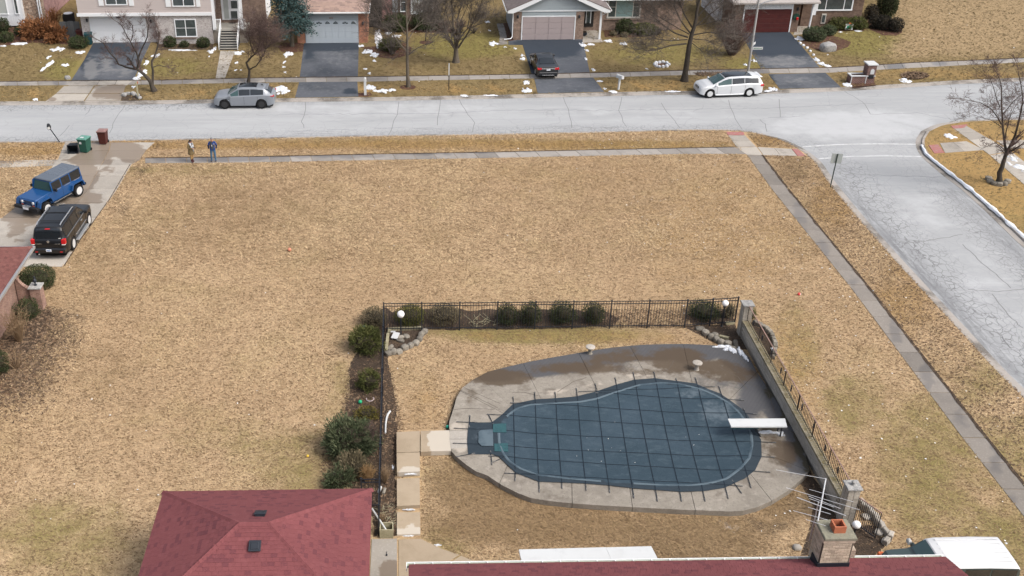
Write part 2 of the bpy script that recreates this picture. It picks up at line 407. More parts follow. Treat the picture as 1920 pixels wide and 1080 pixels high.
M['mortar'] = mat('mortar', (.27, .24, .205), .95, [('noise', 3, .45, .7, (.19, .17, .145), .7)])
M['mortard'] = mat('dark_joint', (.10, .085, .07), .95)

# ================================================================== GROUND, STREETS, LAWNS
big = [Vector((-700, -300, 0)), Vector((700, -300, 0)), Vector((700, 1100, 0)), Vector((-700, 1100, 0))]
sheet('ground', big, -.5, M['lawn_far'])
ZR = -.12
# kerb lines, traced along the top of the kerb
K_FAR = [(-400, 193), (0, 191), (80, 190.6), (225, 190), (400, 187), (517, 185), (730, 182.5), (880, 179.5), (960, 178), (1110, 174.5), (1235, 171.5), (1310, 171), (1440, 169.5), (1577, 164.5), (1630, 161.5), (1710, 156.5), (1790, 151.5), (1920, 146), (2200, 133)]
K_NEAR = [(-400, 270), (0, 267), (122, 266.5), (310, 262.5), (440, 260.5), (700, 255.5), (940, 252), (1200, 246.5), (1300, 244), (1356, 244), (1395, 246), (1425, 251), (1464, 262), (1490, 274), (1508, 285), (1529, 303), (1549, 334), (1580, 373), (1620, 421), (1667, 474), (1733, 546), (1800, 618), (1867, 692), (1920, 744), (2010, 835), (2120, 960)]
K_RIGHT = [(2250, 207), (1920, 224), (1815, 227), (1766, 234), (1741, 246), (1731, 262), (1733, 277), (1743, 292), (1778, 322), (1818, 352), (1862, 391), (1922, 448), (2060, 570), (2300, 790)]
kf, kn, kr = GP(K_FAR), GP(K_NEAR), GP(K_RIGHT)
def away(pl, d):           # nothing but a copy
    return pl
far_poly = [Vector((-250, kf[0].y, 0))]+kf+[Vector((260, kf[-1].y+60, 0)), Vector((260, 420, 0)), Vector((-250, 420, 0))]
near_poly = [Vector((-250, kn[0].y, 0))]+kn+[Vector((kn[-1].x, -120, 0)), Vector((-250, -120, 0))]
right_poly = kr+[Vector((kr[-1].x+40, kr[-1].y-40, 0)), Vector((260, kr[-1].y-40, 0)), Vector((260, kr[0].y, 0))]
road_poly = [Vector((-250, 70, 0)), Vector((26, 70, 0)), Vector((20, 20, 0)), Vector((20, -10, 0)), Vector((110, -10, 0)), Vector((110, 115, 0)), Vector((-250, 110, 0))]
kall = [kf, kn, kr]
def alligator(p):
    dn = distpoly(p, kn[:10]); df = distpoly(p, kn[14:]); dr = distpoly(p, kr[5:]); d2 = distpoly(p, kf)
    v = 0
    if .25 < dn < 3: v = max(v, .7-abs(dn-1.0)/1.4)
    if .5 < df < 4.2: v = max(v, (1.2-abs(df-2.0)/1.5)*(1 if p[1] < 66 else .4))
    if .5 < dr < 3.6: v = max(v, (1-abs(dr-2.0)/1.6)*(.9 if p[1] < 62 else .35))
    if d2 < 1.6 and p[0] < -14: v = max(v, .7)
    return max(0, min(1, v))
def kerbside(p):
    df = distpoly(p, kn[15:]); dn = distpoly(p, kn[:12]); d2 = distpoly(p, kf); dr = distpoly(p, kr[6:])
    v = 1.1*math.exp(-((df-1.0)/.55)**2)*(.55+.45*min(1, max(0, (66-p[1])/14))) if df < 4 else 0
    v = max(v, .8*math.exp(-(dn/.5)**2), .55*math.exp(-(d2/.7)**2), .8*math.exp(-((dr-.8)/.9)**2)*(1 if p[1] < 62 else .2))
    return v
sheet('street', road_poly, ZR, M['road'], step=1.1, box=(-45, 75, 40, 100), attrs={'alligator': alligator, 'kerbside': kerbside,
      'dark': [(1790, 300, 60, 40, .25), (1360, 195, 90, 12, .3), (1640, 470, 40, 60, .5)], 'pale': [(1600, 235, 160, 30, .7), (1730, 400, 60, 60, .45), (1840, 520, 60, 70, .45), (700, 205, 300, 14, .5), (1200, 210, 200, 12, .4)]})
ORA_N = [(700, 272, 700, 9, .8), (60, 284, 80, 9, .7), (1450, 264, 40, 10, .7), (1560, 380, 40, 60, .5), (1700, 560, 50, 70, .5), (1050, 630, 220, 10, .45), (800, 760, 40, 50, .4), (1180, 640, 120, 8, .4)]
GREEN_N = [(1740, 880, 90, 140, .55), (1600, 760, 60, 60, .5), (1880, 1010, 90, 60, .6), (1830, 840, 60, 60, .45), (110, 1010, 130, 70, .5), (560, 890, 60, 80, .5), (1010, 628, 190, 14, .95), (880, 612, 60, 12, .8),
           (1200, 1040, 0.1, .1, 0), (330, 320, 150, 10, .35), (800, 268, 420, 9, .45), (820, 1020, 50, 26, .6), (1500, 650, 40, 60, .45), (1480, 600, 30, 40, .3), (640, 760, 30, 120, .3), (1150, 272, 220, 8, .5), (520, 850, 90, 40, .4), (420, 820, 110, 30, .3), (1840, 720, 60, 40, .4), (1900, 850, 50, 60, .5)]
DARK_N = [(480, 385, 130, 55, .36), (330, 430, 120, 45, .28), (180, 500, 60, 60, .35), (640, 420, 70, 40, .25), (1020, 985, 220, 40, .95), (1300, 1010, 140, 50, .95), (900, 910, 90, 50, .9), (840, 980, 60, 50, .55), (1560, 400, 60, 50, .3), (1680, 560, 70, 70, .35), (1780, 690, 50, 60, .25), (200, 700, 90, 60, .3),
          (1480, 320, 40, 30, .5), (1470, 850, 30, 100, .5), (820, 870, 30, 50, .4), (1460, 950, 60, 40, .8), (1800, 270, 60, 40, .3), (770, 750, 30, 70, .25), (560, 480, 120, 30, .2)]
SOIL_N = [(120, 620, 50, 60, .42), (60, 720, 60, 50, .42), (700, 760, 36, 190, .35), (1440, 990, 50, 26, .5), (300, 275, 20, 10, .6), (262, 322, 20, 14, .55), (225, 380, 16, 30, .5), (690, 620, 40, 60, .3)]
GREY_N = [(600, 486, 14, 5, .8), (672, 486, 14, 7, .9), (635, 487, 10, 4, .7), (930, 928, 16, 10, 1.0), (1380, 978, 30, 10, .95), (1190, 968, 22, 8, .9), (985, 635, 30, 3, .5)]
sheet('lawn', near_poly, 0.0, M['lawn'], thick=.4, step=1.2, box=(-32, 50, 22, 82), attrs={'green': GREEN_N, 'dark': DARK_N, 'soil': SOIL_N, 'grey': GREY_N, 'orange': ORA_N+[(1360, 430, 150, 110, .5), (1480, 700, 70, 120, .5), (1100, 330, 250, 30, .3)]})
TAN_F = [(1830, 40, 130, 60, 1.0), (1720, 90, 60, 20, .7), (1700, 20, 40, 30, .7)]
ORA_F = [(150, 176, 400, 9, .75), (700, 166, 300, 9, .8), (1230, 160, 200, 9, .8), (1750, 140, 200, 9, .5)]
GREEN_F = [(870, 85, 90, 22, .85), (1240, 100, 120, 20, .55), (1620, 80, 60, 22, .9), (300, 125, 90, 18, .55), (120, 130, 40, 22, .7), (1400, 120, 40, 12, .8)]
sheet('lawn', far_poly, 0.0, M['lawn_far'], thick=.4, step=1.5, box=(-42, 75, 84, 126), attrs={'green': GREEN_F, 'dark': [(740, 120, 14, 4, 1.2), (760, 126, 16, 3, 1.2), (840, 106, 18, 2.5, 1.2), (905, 112, 9, 6, 1.0), (100, 100, 60, 14, .3)], 'soil': [(1330, 140, 60, 5, .6), (245, 184, 22, 8, .8)], 'grey': [], 'tan': TAN_F, 'orange': ORA_F})
sheet('lawn', right_poly, 0.0, M['lawn_far'], thick=.4, step=1.5, box=(38, 62, 45, 84), attrs={'green': [(1880, 400, 60, 40, .35)], 'orange': [(1850, 320, 140, 110, .75)], 'dark': [(1840, 340, 70, 40, .3)], 'soil': [], 'grey': [(1800, 246, 18, 6, .8)]})

def kerb(pl, name='kerb'):
    """kerb stone with its gutter apron, swept along the line (road on the right-hand side of travel)"""
    prof = [(-.06, -.3), (-.06, .012), (.10, .012), (.14, -.09), (.50, -.108), (.50, -.3)]
    b = MB(); n = len(prof); vs = []; fs = []
    for i, p in enumerate(pl):
        d = (pl[min(i+1, len(pl)-1)]-pl[max(i-1, 0)]); d.z = 0; d.normalize(); r = Vector((d.y, -d.x, 0))
        for o_, z in prof: vs.append((p.x+r.x*o_, p.y+r.y*o_, z))
    for i in range(len(pl)-1):
        for k in range(n-1): fs.append((i*n+k, (i+1)*n+k, (i+1)*n+k+1, i*n+k+1))
    b.add(vs, fs); o = b.build(name, M['kerb']); o['kind'] = 'structure'; return o
def dense(pl, st=1.0):
    n = max(2, int(plen(pl)/st)); return [lerp2(pl, i/n) for i in range(n+1)]
kerb(dense(kf)); kerb(dense(list(reversed(kn)), .8)); kerb(dense(kr, .8))

# ---- paving built slab by slab
def strip_slabs(name, A, B, n, z, m, parent_name, attrs=None, thick=.1, gap=.02, root=None):
    """slabs between two edge lines (world polylines A and B); n = number of slabs"""
    if root is None:
        root = bpy.data.objects.new(parent_name, None); COL.objects.link(root); root['kind'] = 'structure'
    for i in range(n):
        t0, t1 = i/n, (i+1)/n
        q = [lerp2(A, t0), lerp2(A, t1), lerp2(B, t1), lerp2(B, t0)]
        slab(q, z+random.uniform(-.006, .006), m, root, attrs, thick, gap, name)
    return root
def slab(q, z, m, root, attrs=None, thick=.1, gap=.02, name='slab', step=0.0):
    q = shrink(q, gap)
    xs = [p.x for p in q]; ys = [p.y for p in q]
    return sheet(name, q, z, m, kind=None, parent=root, thick=thick, step=step if attrs is None else (step or .5), box=(min(xs), max(xs), min(ys), max(ys)), attrs=attrs)
random.seed(3)
ZP = .022
WETF = {'wet': [(30, 157, 30, 6, .5), (112, 155, 12, 5, .9), (1370, 134, 60, 6, .9), (470, 150, 40, 4, .4), (330, 152, 40, 5, .6), (1680, 124, 14, 8, .9), (1860, 112, 30, 4, .8), (1760, 119, 14, 4, .8)]}
ft = GP([(-200, 154), (0, 153), (300, 150.5), (480, 146.5), (670, 144.3), (960, 140), (1132, 136.5), (1260, 132.8), (1440, 129), (1560, 127), (1615, 124), (1715, 117.5), (1815, 113.8), (1920, 109), (2100, 101)], ZP)
fb = GP([(-200, 162), (0, 160.5), (300, 158), (480, 154.5), (670, 153), (960, 147.5), (1132, 144.8), (1260, 141), (1440, 137.3), (1560, 136), (1615, 132.5), (1715, 127), (1815, 121.5), (1920, 116.5), (2100, 107)], ZP)
strip_slabs('slab', ft, fb, 62, ZP, M['slabdark'], 'pavement', WETF)
WETN = {'wet': [(390, 297, 100, 4.5, 1.1), (600, 292, 120, 4, .7), (800, 289, 60, 3, .6), (900, 286, 60, 3, .5), (215, 306, 50, 8, .4), (1000, 285, 60, 3, .4)]}
nt_ = GP([(272, 296.5), (480, 294), (700, 289.3), (940, 285), (1300, 277.3), (1380, 276)], ZP)
nb_ = GP([(272, 306), (480, 304.3), (700, 300), (940, 295.6), (1300, 288.2), (1399, 288.5)], ZP)
strip_slabs('slab', nt_, nb_, 29, ZP, M['slabdark'], 'pavement', WETN)
strip_slabs('slab', GP([(-160, 305), (0, 301.5), (122, 299)], ZP), GP([(-170, 318), (0, 314.5), (112, 310)], ZP), 6, ZP, M['slab'], 'pavement', {'wet': [(20, 303, 40, 3, .6)]})
# the walk that runs down the side street, corner apron and red pads
sl_ = GP([(1400.5, 290.3), (1447.5, 355), (1600, 545), (1798, 812), (1916, 963), (2010, 1090)], ZP)
sr_ = GP([(1430.5, 291), (1479.5, 355), (1637, 547), (1844.5, 812), (1962, 958), (2065, 1090)], ZP)
WETS = {'wet': [(1500, 420, 16, 50, .5), (1600, 545, 16, 50, .35), (1738, 700, 12, 40, .7), (1800, 780, 14, 30, .55), (1867, 855, 12, 40, .75), (1680, 620, 12, 30, .6), (1895, 930, 10, 20, .6), (1540, 470, 16, 20, .7)]}
M['slabwarm'] = mat('side_pavement_concrete', (.215, .194, .172), .9, [('noise', .8, .45, .7, (.185, .168, .15), .8), ('noise', 12, .5, .7, (.31, .285, .26), .4)], bump=[('noise', 40, .15)], rnd=.16, attr=[('wet', (.15, .138, .128), .85, 1.0, (.72, 1.05))], wetrough=.35)
strip_slabs('slab', sl_, sr_, 24, ZP, M['slabwarm'], 'pavement', WETS)
crn = strip_slabs('slab', GP([(1365, 253.5), (1381, 275.5)], ZP), GP([(1397, 253.5), (1418, 275)], ZP), 2, ZP, M['slab'], 'pavement')
strip_slabs('slab', GP([(1381, 276), (1400, 290)], ZP), GP([(1419, 275.5), (1430, 290.8)], ZP), 1, ZP, M['slab'], '', root=crn)
strip_slabs('slab', GP([(1420, 275.5), (1484, 279)], ZP), GP([(1431.5, 291), (1495, 292.3)], ZP), 2, ZP, M['slab'], '', root=crn)
def pad(q, root):
    o = sheet('red_pad', GP(q, ZP), ZP+.006, M['red_pad'], kind=None, parent=root, thick=.08); return o
pad([(1361, 247), (1394, 247.5), (1396, 253.3), (1365, 253)], crn); pad([(1484.5, 279), (1495, 279), (1511, 292.4), (1496, 292.4)], crn)
rc = strip_slabs('slab', GP([(1783, 236.5), (1855, 290)], ZP), GP([(1812, 235.5), (1895, 283)], ZP), 4, ZP, M['slab'], 'pavement')
strip_slabs('slab', GP([(1856, 291), (1925, 350), (2050, 450)], ZP), GP([(1896, 284), (1950, 325), (2100, 440)], ZP), 7, ZP, M['slab'], '', root=rc)
strip_slabs('slab', GP([(1762, 268), (1812, 264.5)], ZP), GP([(1772, 286.5), (1846, 281)], ZP), 2, ZP, M['slab'], '', root=rc)
strip_slabs('slab', GP([(1868, 263.5), (1990, 260), (2100, 257)], ZP), GP([(1890, 279), (1990, 275), (2120, 270)], ZP), 4, ZP, M['slab'], '', root=rc)
pad([(1783, 236), (1814, 233), (1808, 239.5), (1788, 241)], rc); pad([(1741, 272), (1759, 271), (1771, 286), (1752, 287.5)], rc)

# ---- driveways
def drive(name, px, z, m, attrs, step=.6, parent=None, thick=.1, kind='structure'):
    return sheet(name, GP(px, z), z, m, kind=kind, parent=parent, thick=thick, step=step, attrs=attrs)
drive('driveway', [(175, 80.5), (283, 78.5), (268, 110), (250, 150.5), (133, 151.5), (158, 112)], .018, M['asphalt'], {'wet': [(200, 90, 60, 10, .7), (165, 118, 18, 14, .8), (215, 112, 40, 14, .35)], 'dry': [(170, 130, 12, 22, .8), (200, 122, 12, 22, .6), (235, 135, 20, 12, .5)]})
drive('driveway', [(570, 80.5), (673, 79.5), (671, 144), (562, 146)], .018, M['asphalt'], {'wet': [(620, 87, 60, 7, 1.0), (580, 100, 8, 14, .8)], 'dry': [(640, 110, 40, 22, .35)]})
drive('driveway', [(953, 77), (975, 74), (1092, 72.5), (1106, 136.5), (997, 139.5), (980, 84), (953, 84)], .018, M['asphalt'], {'wet': [(1030, 84, 60, 11, 1.1), (1045, 97, 40, 10, .8), (990, 110, 10, 30, .7)], 'dry': []})
drive('driveway', [(1388, 61.5), (1481, 60), (1537, 126.5), (1427, 128.5), (1408, 96)], .018, M['asphalt'], {'wet': [(1440, 80, 60, 22, 1.1), (1500, 95, 20, 10, .7)], 'dry': [(1470, 115, 60, 12, .5)]})
ap = [([(561, 154), (670, 153), (672, 181), (553, 183)], {'wet': [(657, 171, 10, 5, 1.1)], 'dry': [(600, 165, 40, 10, .3)]}), ([(1002, 147.5), (1112, 145.5), (1133, 172), (1008, 175)], {'wet': [], 'dry': [(1060, 160, 40, 10, .25)]}), ([(1441, 139), (1548, 136.5), (1577, 163.5), (1462, 166.5)], {'wet': [(1445, 150, 8, 12, .6)], 'dry': [(1500, 150, 50, 10, .4)]})]
for q, at_ in ap: drive('driveway_apron', q, .018, M['asphalt'], at_)
WD = {'wet': [(215, 172, 30, 14, .8), (180, 172, 5, 14, .8), (95, 186, 12, 5, .6), (200, 180, 30, 6, .6)]}
dr1 = bpy.data.objects.new('driveway_apron', None); COL.objects.link(dr1); dr1['kind'] = 'structure'
for q in ([(134, 151.5), (186, 151), (180, 160), (128, 160.7)], [(187, 151), (219, 150.6), (214, 160), (182, 160)], [(220, 150.6), (250, 150.5), (238, 160), (215, 160)],
          [(120, 161.5), (176, 161), (167, 175), (105, 175.5)], [(178, 161), (236, 160.5), (231, 175), (169, 175)], [(104, 176.5), (166, 176), (157, 189), (86, 189.5)], [(168, 176), (231, 176), (226, 188.5), (159, 189)]):
    slab(GP(q, ZP), ZP+.012, M['slab'], dr1, WD)
# near-left driveway: concrete slabs, stained and wet
dl = bpy.data.objects.new('driveway', None); COL.objects.link(dl); dl['kind'] = 'structure'
WL = {'wet': [(190, 275, 55, 18, 1.0), (165, 300, 45, 10, .7), (250, 290, 30, 20, .7), (160, 330, 22, 26, .9), (205, 318, 14, 10, .5), (150, 372, 40, 12, .9), (60, 405, 60, 14, .9), (30, 430, 24, 30, .5), (120, 405, 40, 10, .8), (140, 445, 30, 20, .7), (90, 430, 20, 16, .5)]}
rows = [(267, 122, 208, 290), (282, 115, 204, 274), (300, 108, 195, 262), (309, 100, 190, 246), (330, 88, 178, 234), (354, 70, 165, 220), (380, 40, 145, 202), (408, 4, 112, 180), (440, -60, 80, 158), (472, -130, 50, 138), (500, -190, 20, 118)]
for a, b in zip(rows, rows[1:]):
    for i in (1, 2):
        slab(GP([(a[i], a[0]), (a[i+1], a[0]), (b[i+1], b[0]), (b[i], b[0])], ZP), ZP+.008+random.uniform(-.005, .005), M['slab'], dl, WL)
slab(GP([(-200, 405), (4, 409), (-60, 440), (-260, 440)], ZP), ZP, M['slab'], dl, WL)
for a, b in zip(rows[8:], rows[9:]): slab(GP([(-250, a[0]), (a[1], a[0]), (b[1], b[0]), (-280, b[0])], ZP), ZP, M['slab'], dl, WL)
# front walks
def walk(px, n, m=None, z=ZP, attrs=None, tall=.1):
    h = len(px)//2
    return strip_slabs('slab', GP(px[:h], z), GP(list(reversed(px[h:])), z), n, z, m or M['slab'], 'footpath', attrs, tall)
walk([(413, 95), (404, 147), (422, 146.5), (441, 95)], 6)
walk([(931, 44), (938, 70), (933, 84), (952, 83), (950, 66), (944, 44)], 5, M['slabdark'])
walk([(1094, 52), (1092, 80), (1131, 79), (1117, 50)], 3)
walk([(1498, 40), (1487, 66), (1517, 62), (1522, 40)], 3)

# ---- road markings and cracks
mk = MB()
def line_on(b, px, wd, z):
    pl = GP(px, z)
    for a, c in zip(pl, pl[1:]):
        d = (c-a); d.z = 0
        if d.length < 1e-6: continue
        d.normalize(); r = Vector((d.y, -d.x, 0))*wd/2
        b.quad(a-r, c-r, c+r, a+r)
line_on(mk, [(1505, 275), (1570, 271), (1640, 269.5), (1722, 270.5)], .16, ZR+.004); line_on(mk, [(1535, 297.5), (1600, 293), (1660, 292), (1737, 293.5)], .16, ZR+.004)
mk.build('crosswalk_line', M['paint'])['kind'] = 'structure'
ck = MB(); rr = random.Random(5)
def crack(px, wd=.05, jit=2.0):
    out = [px[0]]
    for a, b in zip(px, px[1:]):
        n = max(2, int(math.hypot(b[0]-a[0], b[1]-a[1])/9))
        for i in range(1, n+1):
            t = i/n; j = jit if i < n else 0
            out.append((a[0]+(b[0]-a[0])*t+rr.uniform(-j, j), a[1]+(b[1]-a[1])*t+rr.uniform(-j*.6, j*.6)))
    line_on(ck, out, wd, ZR+.004)
for c in ([(572, 190), (573, 205), (565, 228), (570, 240)], [(748, 191), (745, 215), (735, 240), (728, 254)], [(826, 186), (823, 210), (820, 235)], [(861, 186), (872, 205), (890, 230), (886, 248)], [(1056, 182), (1066, 205), (1072, 240)],
          [(1166, 182), (1160, 207), (1175, 238)], [(1240, 193), (1258, 218), (1275, 240)], [(1366, 187), (1375, 212), (1392, 243)], [(1425, 224), (1435, 232), (1438, 247)], [(172, 194), (168, 205), (160, 215)], [(236, 195), (222, 214), (205, 250)], [(130, 235), (112, 255)],
          [(1580, 168), (1600, 180), (1622, 196), (1632, 214)], [(1632, 214), (1720, 211), (1775, 222)], [(1461, 186), (1463, 220)], [(1440, 220), (1500, 218)],
          [(1570, 326), (1640, 328), (1700, 331), (1780, 332)], [(1695, 458), (1760, 447), (1805, 440)], [(1815, 543), (1870, 547), (1920, 542)], [(1805, 458), (1850, 500), (1895, 540)], [(1860, 551), (1890, 590), (1918, 615)], [(960, 206), (1160, 207), (1440, 203), (1640, 194)], [(480, 215), (800, 213), (960, 207)]):
    crack(c, .045 if c[0][1] < 300 else .05)
for _ in range(20):
    x = rr.uniform(470, 1250); y = 250-(x-470)*.011+rr.uniform(-8, 3); crack([(x, y), (x+rr.uniform(20, 80), y+rr.uniform(-3, 2))], .035, 1.2)
ck.build('road_cracks', M['crack'])['kind'] = 'stuff'
# ================================================================== SCATTER (grass blades, leaves, litter)
def inpoly(px, py, poly):
    c = np.zeros(len(px), bool); n = len(poly)
    for i in range(n):
        x0, y0 = poly[i][0], poly[i][1]; x1, y1 = poly[i-1][0], poly[i-1][1]
        if y0 == y1: continue
        k = ((y0 > py) != (y1 > py)) & (px < (x1-x0)*(py-y0)/(y1-y0)+x0); c ^= k
    return c
def scatter(name, polys, n, size, m, z=0.0, seed=1, holes=(), lift=.5, width=.3, label=None, attrs=None, blades=1, box=None, dirx=None, kind='stuff', parent=None, align=None):
    """thousands of little leaves or blades lying on the given polygons, joined into one mesh"""
    rg = np.random.default_rng(seed)
    allp = np.array([(p[0], p[1]) for poly in polys for p in poly])
    x0, y0 = allp.min(0); x1, y1 = allp.max(0)
    if box: x0, x1, y0, y1 = max(x0, box[0]), min(x1, box[1]), max(y0, box[2]), min(y1, box[3])
    X = rg.uniform(x0, x1, n); Y = rg.uniform(y0, y1, n)
    k = np.zeros(n, bool)
    for poly in polys: k |= inpoly(X, Y, poly)
    for h in holes: k &= ~inpoly(X, Y, h)
    X, Y = X[k], Y[k]; n = len(X)
    if not n: return None
    ang = rg.uniform(0, 2*np.pi, n) if align is None else rg.normal(align, .8, n)+np.pi*(rg.random(n) < .25)
    L = size*rg.uniform(.5, 1.5, n); W = L*width*rg.uniform(.7, 1.3, n)
    dx, dy = np.cos(ang), np.sin(ang); up = L*lift*rg.uniform(.1, 1.0, n)
    v = np.zeros((n, 4, 3)); zz = z+rg.uniform(0, .004, n)
    v[:, 0] = np.stack([X-dy*W, Y+dx*W, zz], 1); v[:, 1] = np.stack([X+dy*W, Y-dx*W, zz], 1)
    v[:, 2] = np.stack([X+dx*L*.6+dy*W*.8, Y+dy*L*.6-dx*W*.8, zz+up*.75], 1)
    v[:, 3] = np.stack([X+dx*L-dy*W*.2, Y+dy*L+dx*W*.2, zz+up], 1)
    me = bpy.data.meshes.new(name)
    me.vertices.add(n*4); me.vertices.foreach_set('co', v.reshape(-1))
    me.loops.add(n*4); me.loops.foreach_set('vertex_index', np.arange(n*4))
    me.polygons.add(n); me.polygons.foreach_set('loop_start', np.arange(0, n*4, 4)); me.polygons.foreach_set('loop_total', np.full(n, 4))
    me.update(calc_edges=True)
    if attrs:
        q = RC @ (np.stack([X, Y, np.zeros(n)], 0)-CC[:, None])
        ix, iy = PPX+FPX*q[0]/q[2], PPY+FPX*q[1]/q[2]
        for a, bl in attrs.items():
            if bl == 'rand': val = rg.uniform(0, 1, n)
            else:
                val = np.zeros(n)
                for b in bl:
                    d = ((ix-b[0])/b[2])**2+((iy-b[1])/b[3])**2
                    val = np.maximum(val, b[4]*np.exp(-d*d*.5))
            at = me.attributes.new(a, 'FLOAT', 'POINT'); at.data.foreach_set('value', np.repeat(val, 4).astype(np.float32))
    me.materials.append(m)
    o = bpy.data.objects.new(name, me); COL.objects.link(o); o['kind'] = kind
    if label: o['label'] = label
    if parent is not None: o.parent = parent
    return o

# ================================================================== SWIMMING POOL
ZD = .25                                            # the pool deck stands a step above the lawn
OUT = [(846, 845.5), (842.7, 822), (843, 807), (841.5, 797.4), (842.7, 788), (850, 766), (856, 744), (867, 726.6), (887.7, 711), (914.5, 696.7), (952, 687), (996, 677), (1040, 669), (1084.5, 661.4), (1119, 655.7), (1150.6, 651), (1200, 646.5), (1240, 645), (1281, 644.7), (1337, 647), (1375, 652.6), (1393, 658), (1405, 670), (1419, 697), (1447.6, 737.6), (1479, 788), (1510, 851), (1519, 882), (1507.5, 895), (1479, 920), (1447.6, 939), (1419, 951.7), (1394, 958), (1369, 959.6), (1321.7, 957.4), (1274.5, 955.8), (1200, 951.7), (1135, 948.6), (1072, 944), (1024.7, 939), (996, 934.4), (971, 925), (939.6, 909), (914.5, 892), (892.4, 884), (873.5, 871.4), (854.6, 855.7)]
CPX = [(940, 795), (951, 781), (970, 767), (996, 760), (1040, 758), (1088, 755), (1119, 749), (1151, 738), (1200, 723), (1240, 719), (1275, 722), (1310, 730), (1340, 742), (1366, 757), (1385, 775), (1400, 795), (1408, 815), (1410, 835), (1405, 860), (1388, 880), (1363, 899), (1331, 908), (1290, 912), (1240, 911), (1180, 908), (1135, 905), (1056, 898), (1009, 892), (977, 881), (955, 867), (943, 851), (936, 832), (935, 812)]
COVER = [(879.8, 793), (922.3, 792.7), (939.6, 780), (961.7, 759), (1002.6, 750), (1042, 747.7), (1081, 744), (1119, 734.5), (1153.7, 722.5), (1188, 713), (1227, 710), (1268, 715.6), (1304, 720), (1328, 731), (1350, 739), (1369, 752), (1388, 766), (1402, 780), (1416, 807), (1427, 826), (1428, 857), (1416, 882.4), (1397, 898), (1359.5, 915.5), (1321.7, 921.8), (1277.6, 923.4), (1230, 920), (1188, 917), (1141, 911.4), (1097, 908), (1053, 906), (1010.5, 904.5), (966, 887), (946, 868), (935, 857), (922, 852.5), (878, 852.5), (876, 829), (877, 810)]
deck_out = GP(OUT, ZD); cop = GP(CPX, ZD); cov_w = GP(COVER, ZD)
deck = bpy.data.objects.new('pool_deck', None); COL.objects.link(deck); deck['kind'] = 'structure'
def param(poly, p, closed=True):
    q = poly+[poly[0]]; best = (1e9, 0)
    acc = 0
    for a, b in zip(q, q[1:]):
        d = b-a; L = d.length; t = max(0, min(1, (p-a).dot(d)/(L*L))); e = (a+d*t-p).length
        if e < best[0]: best = (e, acc+t*L)
        acc += L
    return best[1], acc
def sub(poly, s0, s1):
    """points of a closed polyline from arc length s0 forward to s1"""
    q = poly+[poly[0]]; L = [0]
    for a, b in zip(q, q[1:]): L.append(L[-1]+(b-a).length)
    T = L[-1]
    if s1 <= s0: s1 += T
    def at(s):
        s %= T
        for i in range(len(q)-1):
            if L[i+1] >= s: return q[i].lerp(q[i+1], (s-L[i])/max(1e-9, L[i+1]-L[i]))
        return q[-1]
    ss = [s0]+sorted([l+k*T for l in L[:-1] for k in (0, 1) if s0+.02 < l+k*T < s1-.02])+[s1]
    return [at(s) for s in ss]
# joints: (outer px, inner px), clockwise in the picture
JO = [((842, 823), (936, 823)), ((843, 806.5), (936, 805)), ((863, 733), (950, 778)), ((898, 706), (965, 770)), ((981, 681), (1020, 758)), ((1085, 661), (1130, 748)), ((1181, 648), (1220, 720)), ((1281, 645), (1300, 727)), ((1420, 698), (1362, 754)), ((1520, 884), (1408, 840)), ((1447, 939), (1395, 873)), ((1304, 957), (1293, 911)), ((1186, 951), (1180, 908)), ((1073, 944), (1072, 900)), ((936, 907), (955, 866)), ((845, 841), (937, 836))]
BROWN = [(940, 708, 60, 14, .9), (1090, 690, 90, 12, .75), (1160, 672, 60, 10, .7), (1270, 675, 50, 22, .95), (1340, 690, 50, 16, .8), (1380, 705, 50, 14, .7), (1200, 700, 40, 10, .5), (1470, 850, 30, 24, .8), (1450, 830, 26, 20, .6), (1230, 668, 30, 8, .5), (880, 740, 20, 20, .45), (1170, 655, 40, 6, .5)]
WETD = [(930, 705, 40, 10, .75), (1000, 688, 70, 16, 1.0), (1060, 680, 60, 16, 1.05), (1120, 668, 70, 13, 1.05), (1200, 660, 100, 14, 1.05), (1290, 660, 70, 18, .9), (1410, 745, 26, 40, .7), (1330, 655, 60, 8, .8), (1400, 690, 18, 26, 1.2), (1430, 735, 14, 30, 1.2), (1460, 770, 16, 30, 1.1), (1490, 840, 16, 40, 1.2), (1375, 672, 20, 16, .8), (1500, 870, 22, 16, 1.1), (1170, 690, 30, 8, .4), (1340, 715, 50, 14, .35)]
PALE = [(1200, 705, 40, 6, .45), (1105, 720, 40, 6, .45), (860, 820, 20, 30, .6), (960, 900, 30, 8, .3), (1330, 935, 60, 8, .3), (1040, 735, 40, 6, .5)]
MOSS = [(1445, 715, 10, 30, .9), (1475, 770, 10, 30, .9), (1500, 830, 10, 30, .9), (1515, 870, 10, 14, .9), (1440, 800, 26, 7, .8)]
for i, (o_, i_) in enumerate(JO):
    o2, i2 = JO[(i+1) % len(JO)]
    so0, T = param(deck_out, G(*o_, ZD)); so1, _ = param(deck_out, G(*o2, ZD)); si0, T2 = param(cop, G(*i_, ZD)); si1, _ = param(cop, G(*i2, ZD))
    A = sub(deck_out, so0, so1); B = sub(cop, si0, si1)
    if i == 0: A = [G(842.5, 823, ZD), G(843, 807, ZD)]; B = [G(936, 823, ZD), G(936, 806, ZD)]
    if i == len(JO)-1: A = [G(846, 845, ZD), G(842.5, 823.5, ZD)]; B = [G(937, 836, ZD), G(936, 823.5, ZD)]
    poly = A+list(reversed(B)); 
    xs = [p.x for p in poly]; ys = [p.y for p in poly]
    d_ = sheet('deck_panel', shrink(poly, .012), ZD+random.uniform(-.004, .004), M['slab'] if i in (0, len(JO)-1) else M['deck'], kind=None, parent=deck, thick=.24, step=.35, box=(min(xs), max(xs), min(ys), max(ys)), attrs={'brown': BROWN, 'wet': WETD, 'pale': PALE, 'moss': MOSS})
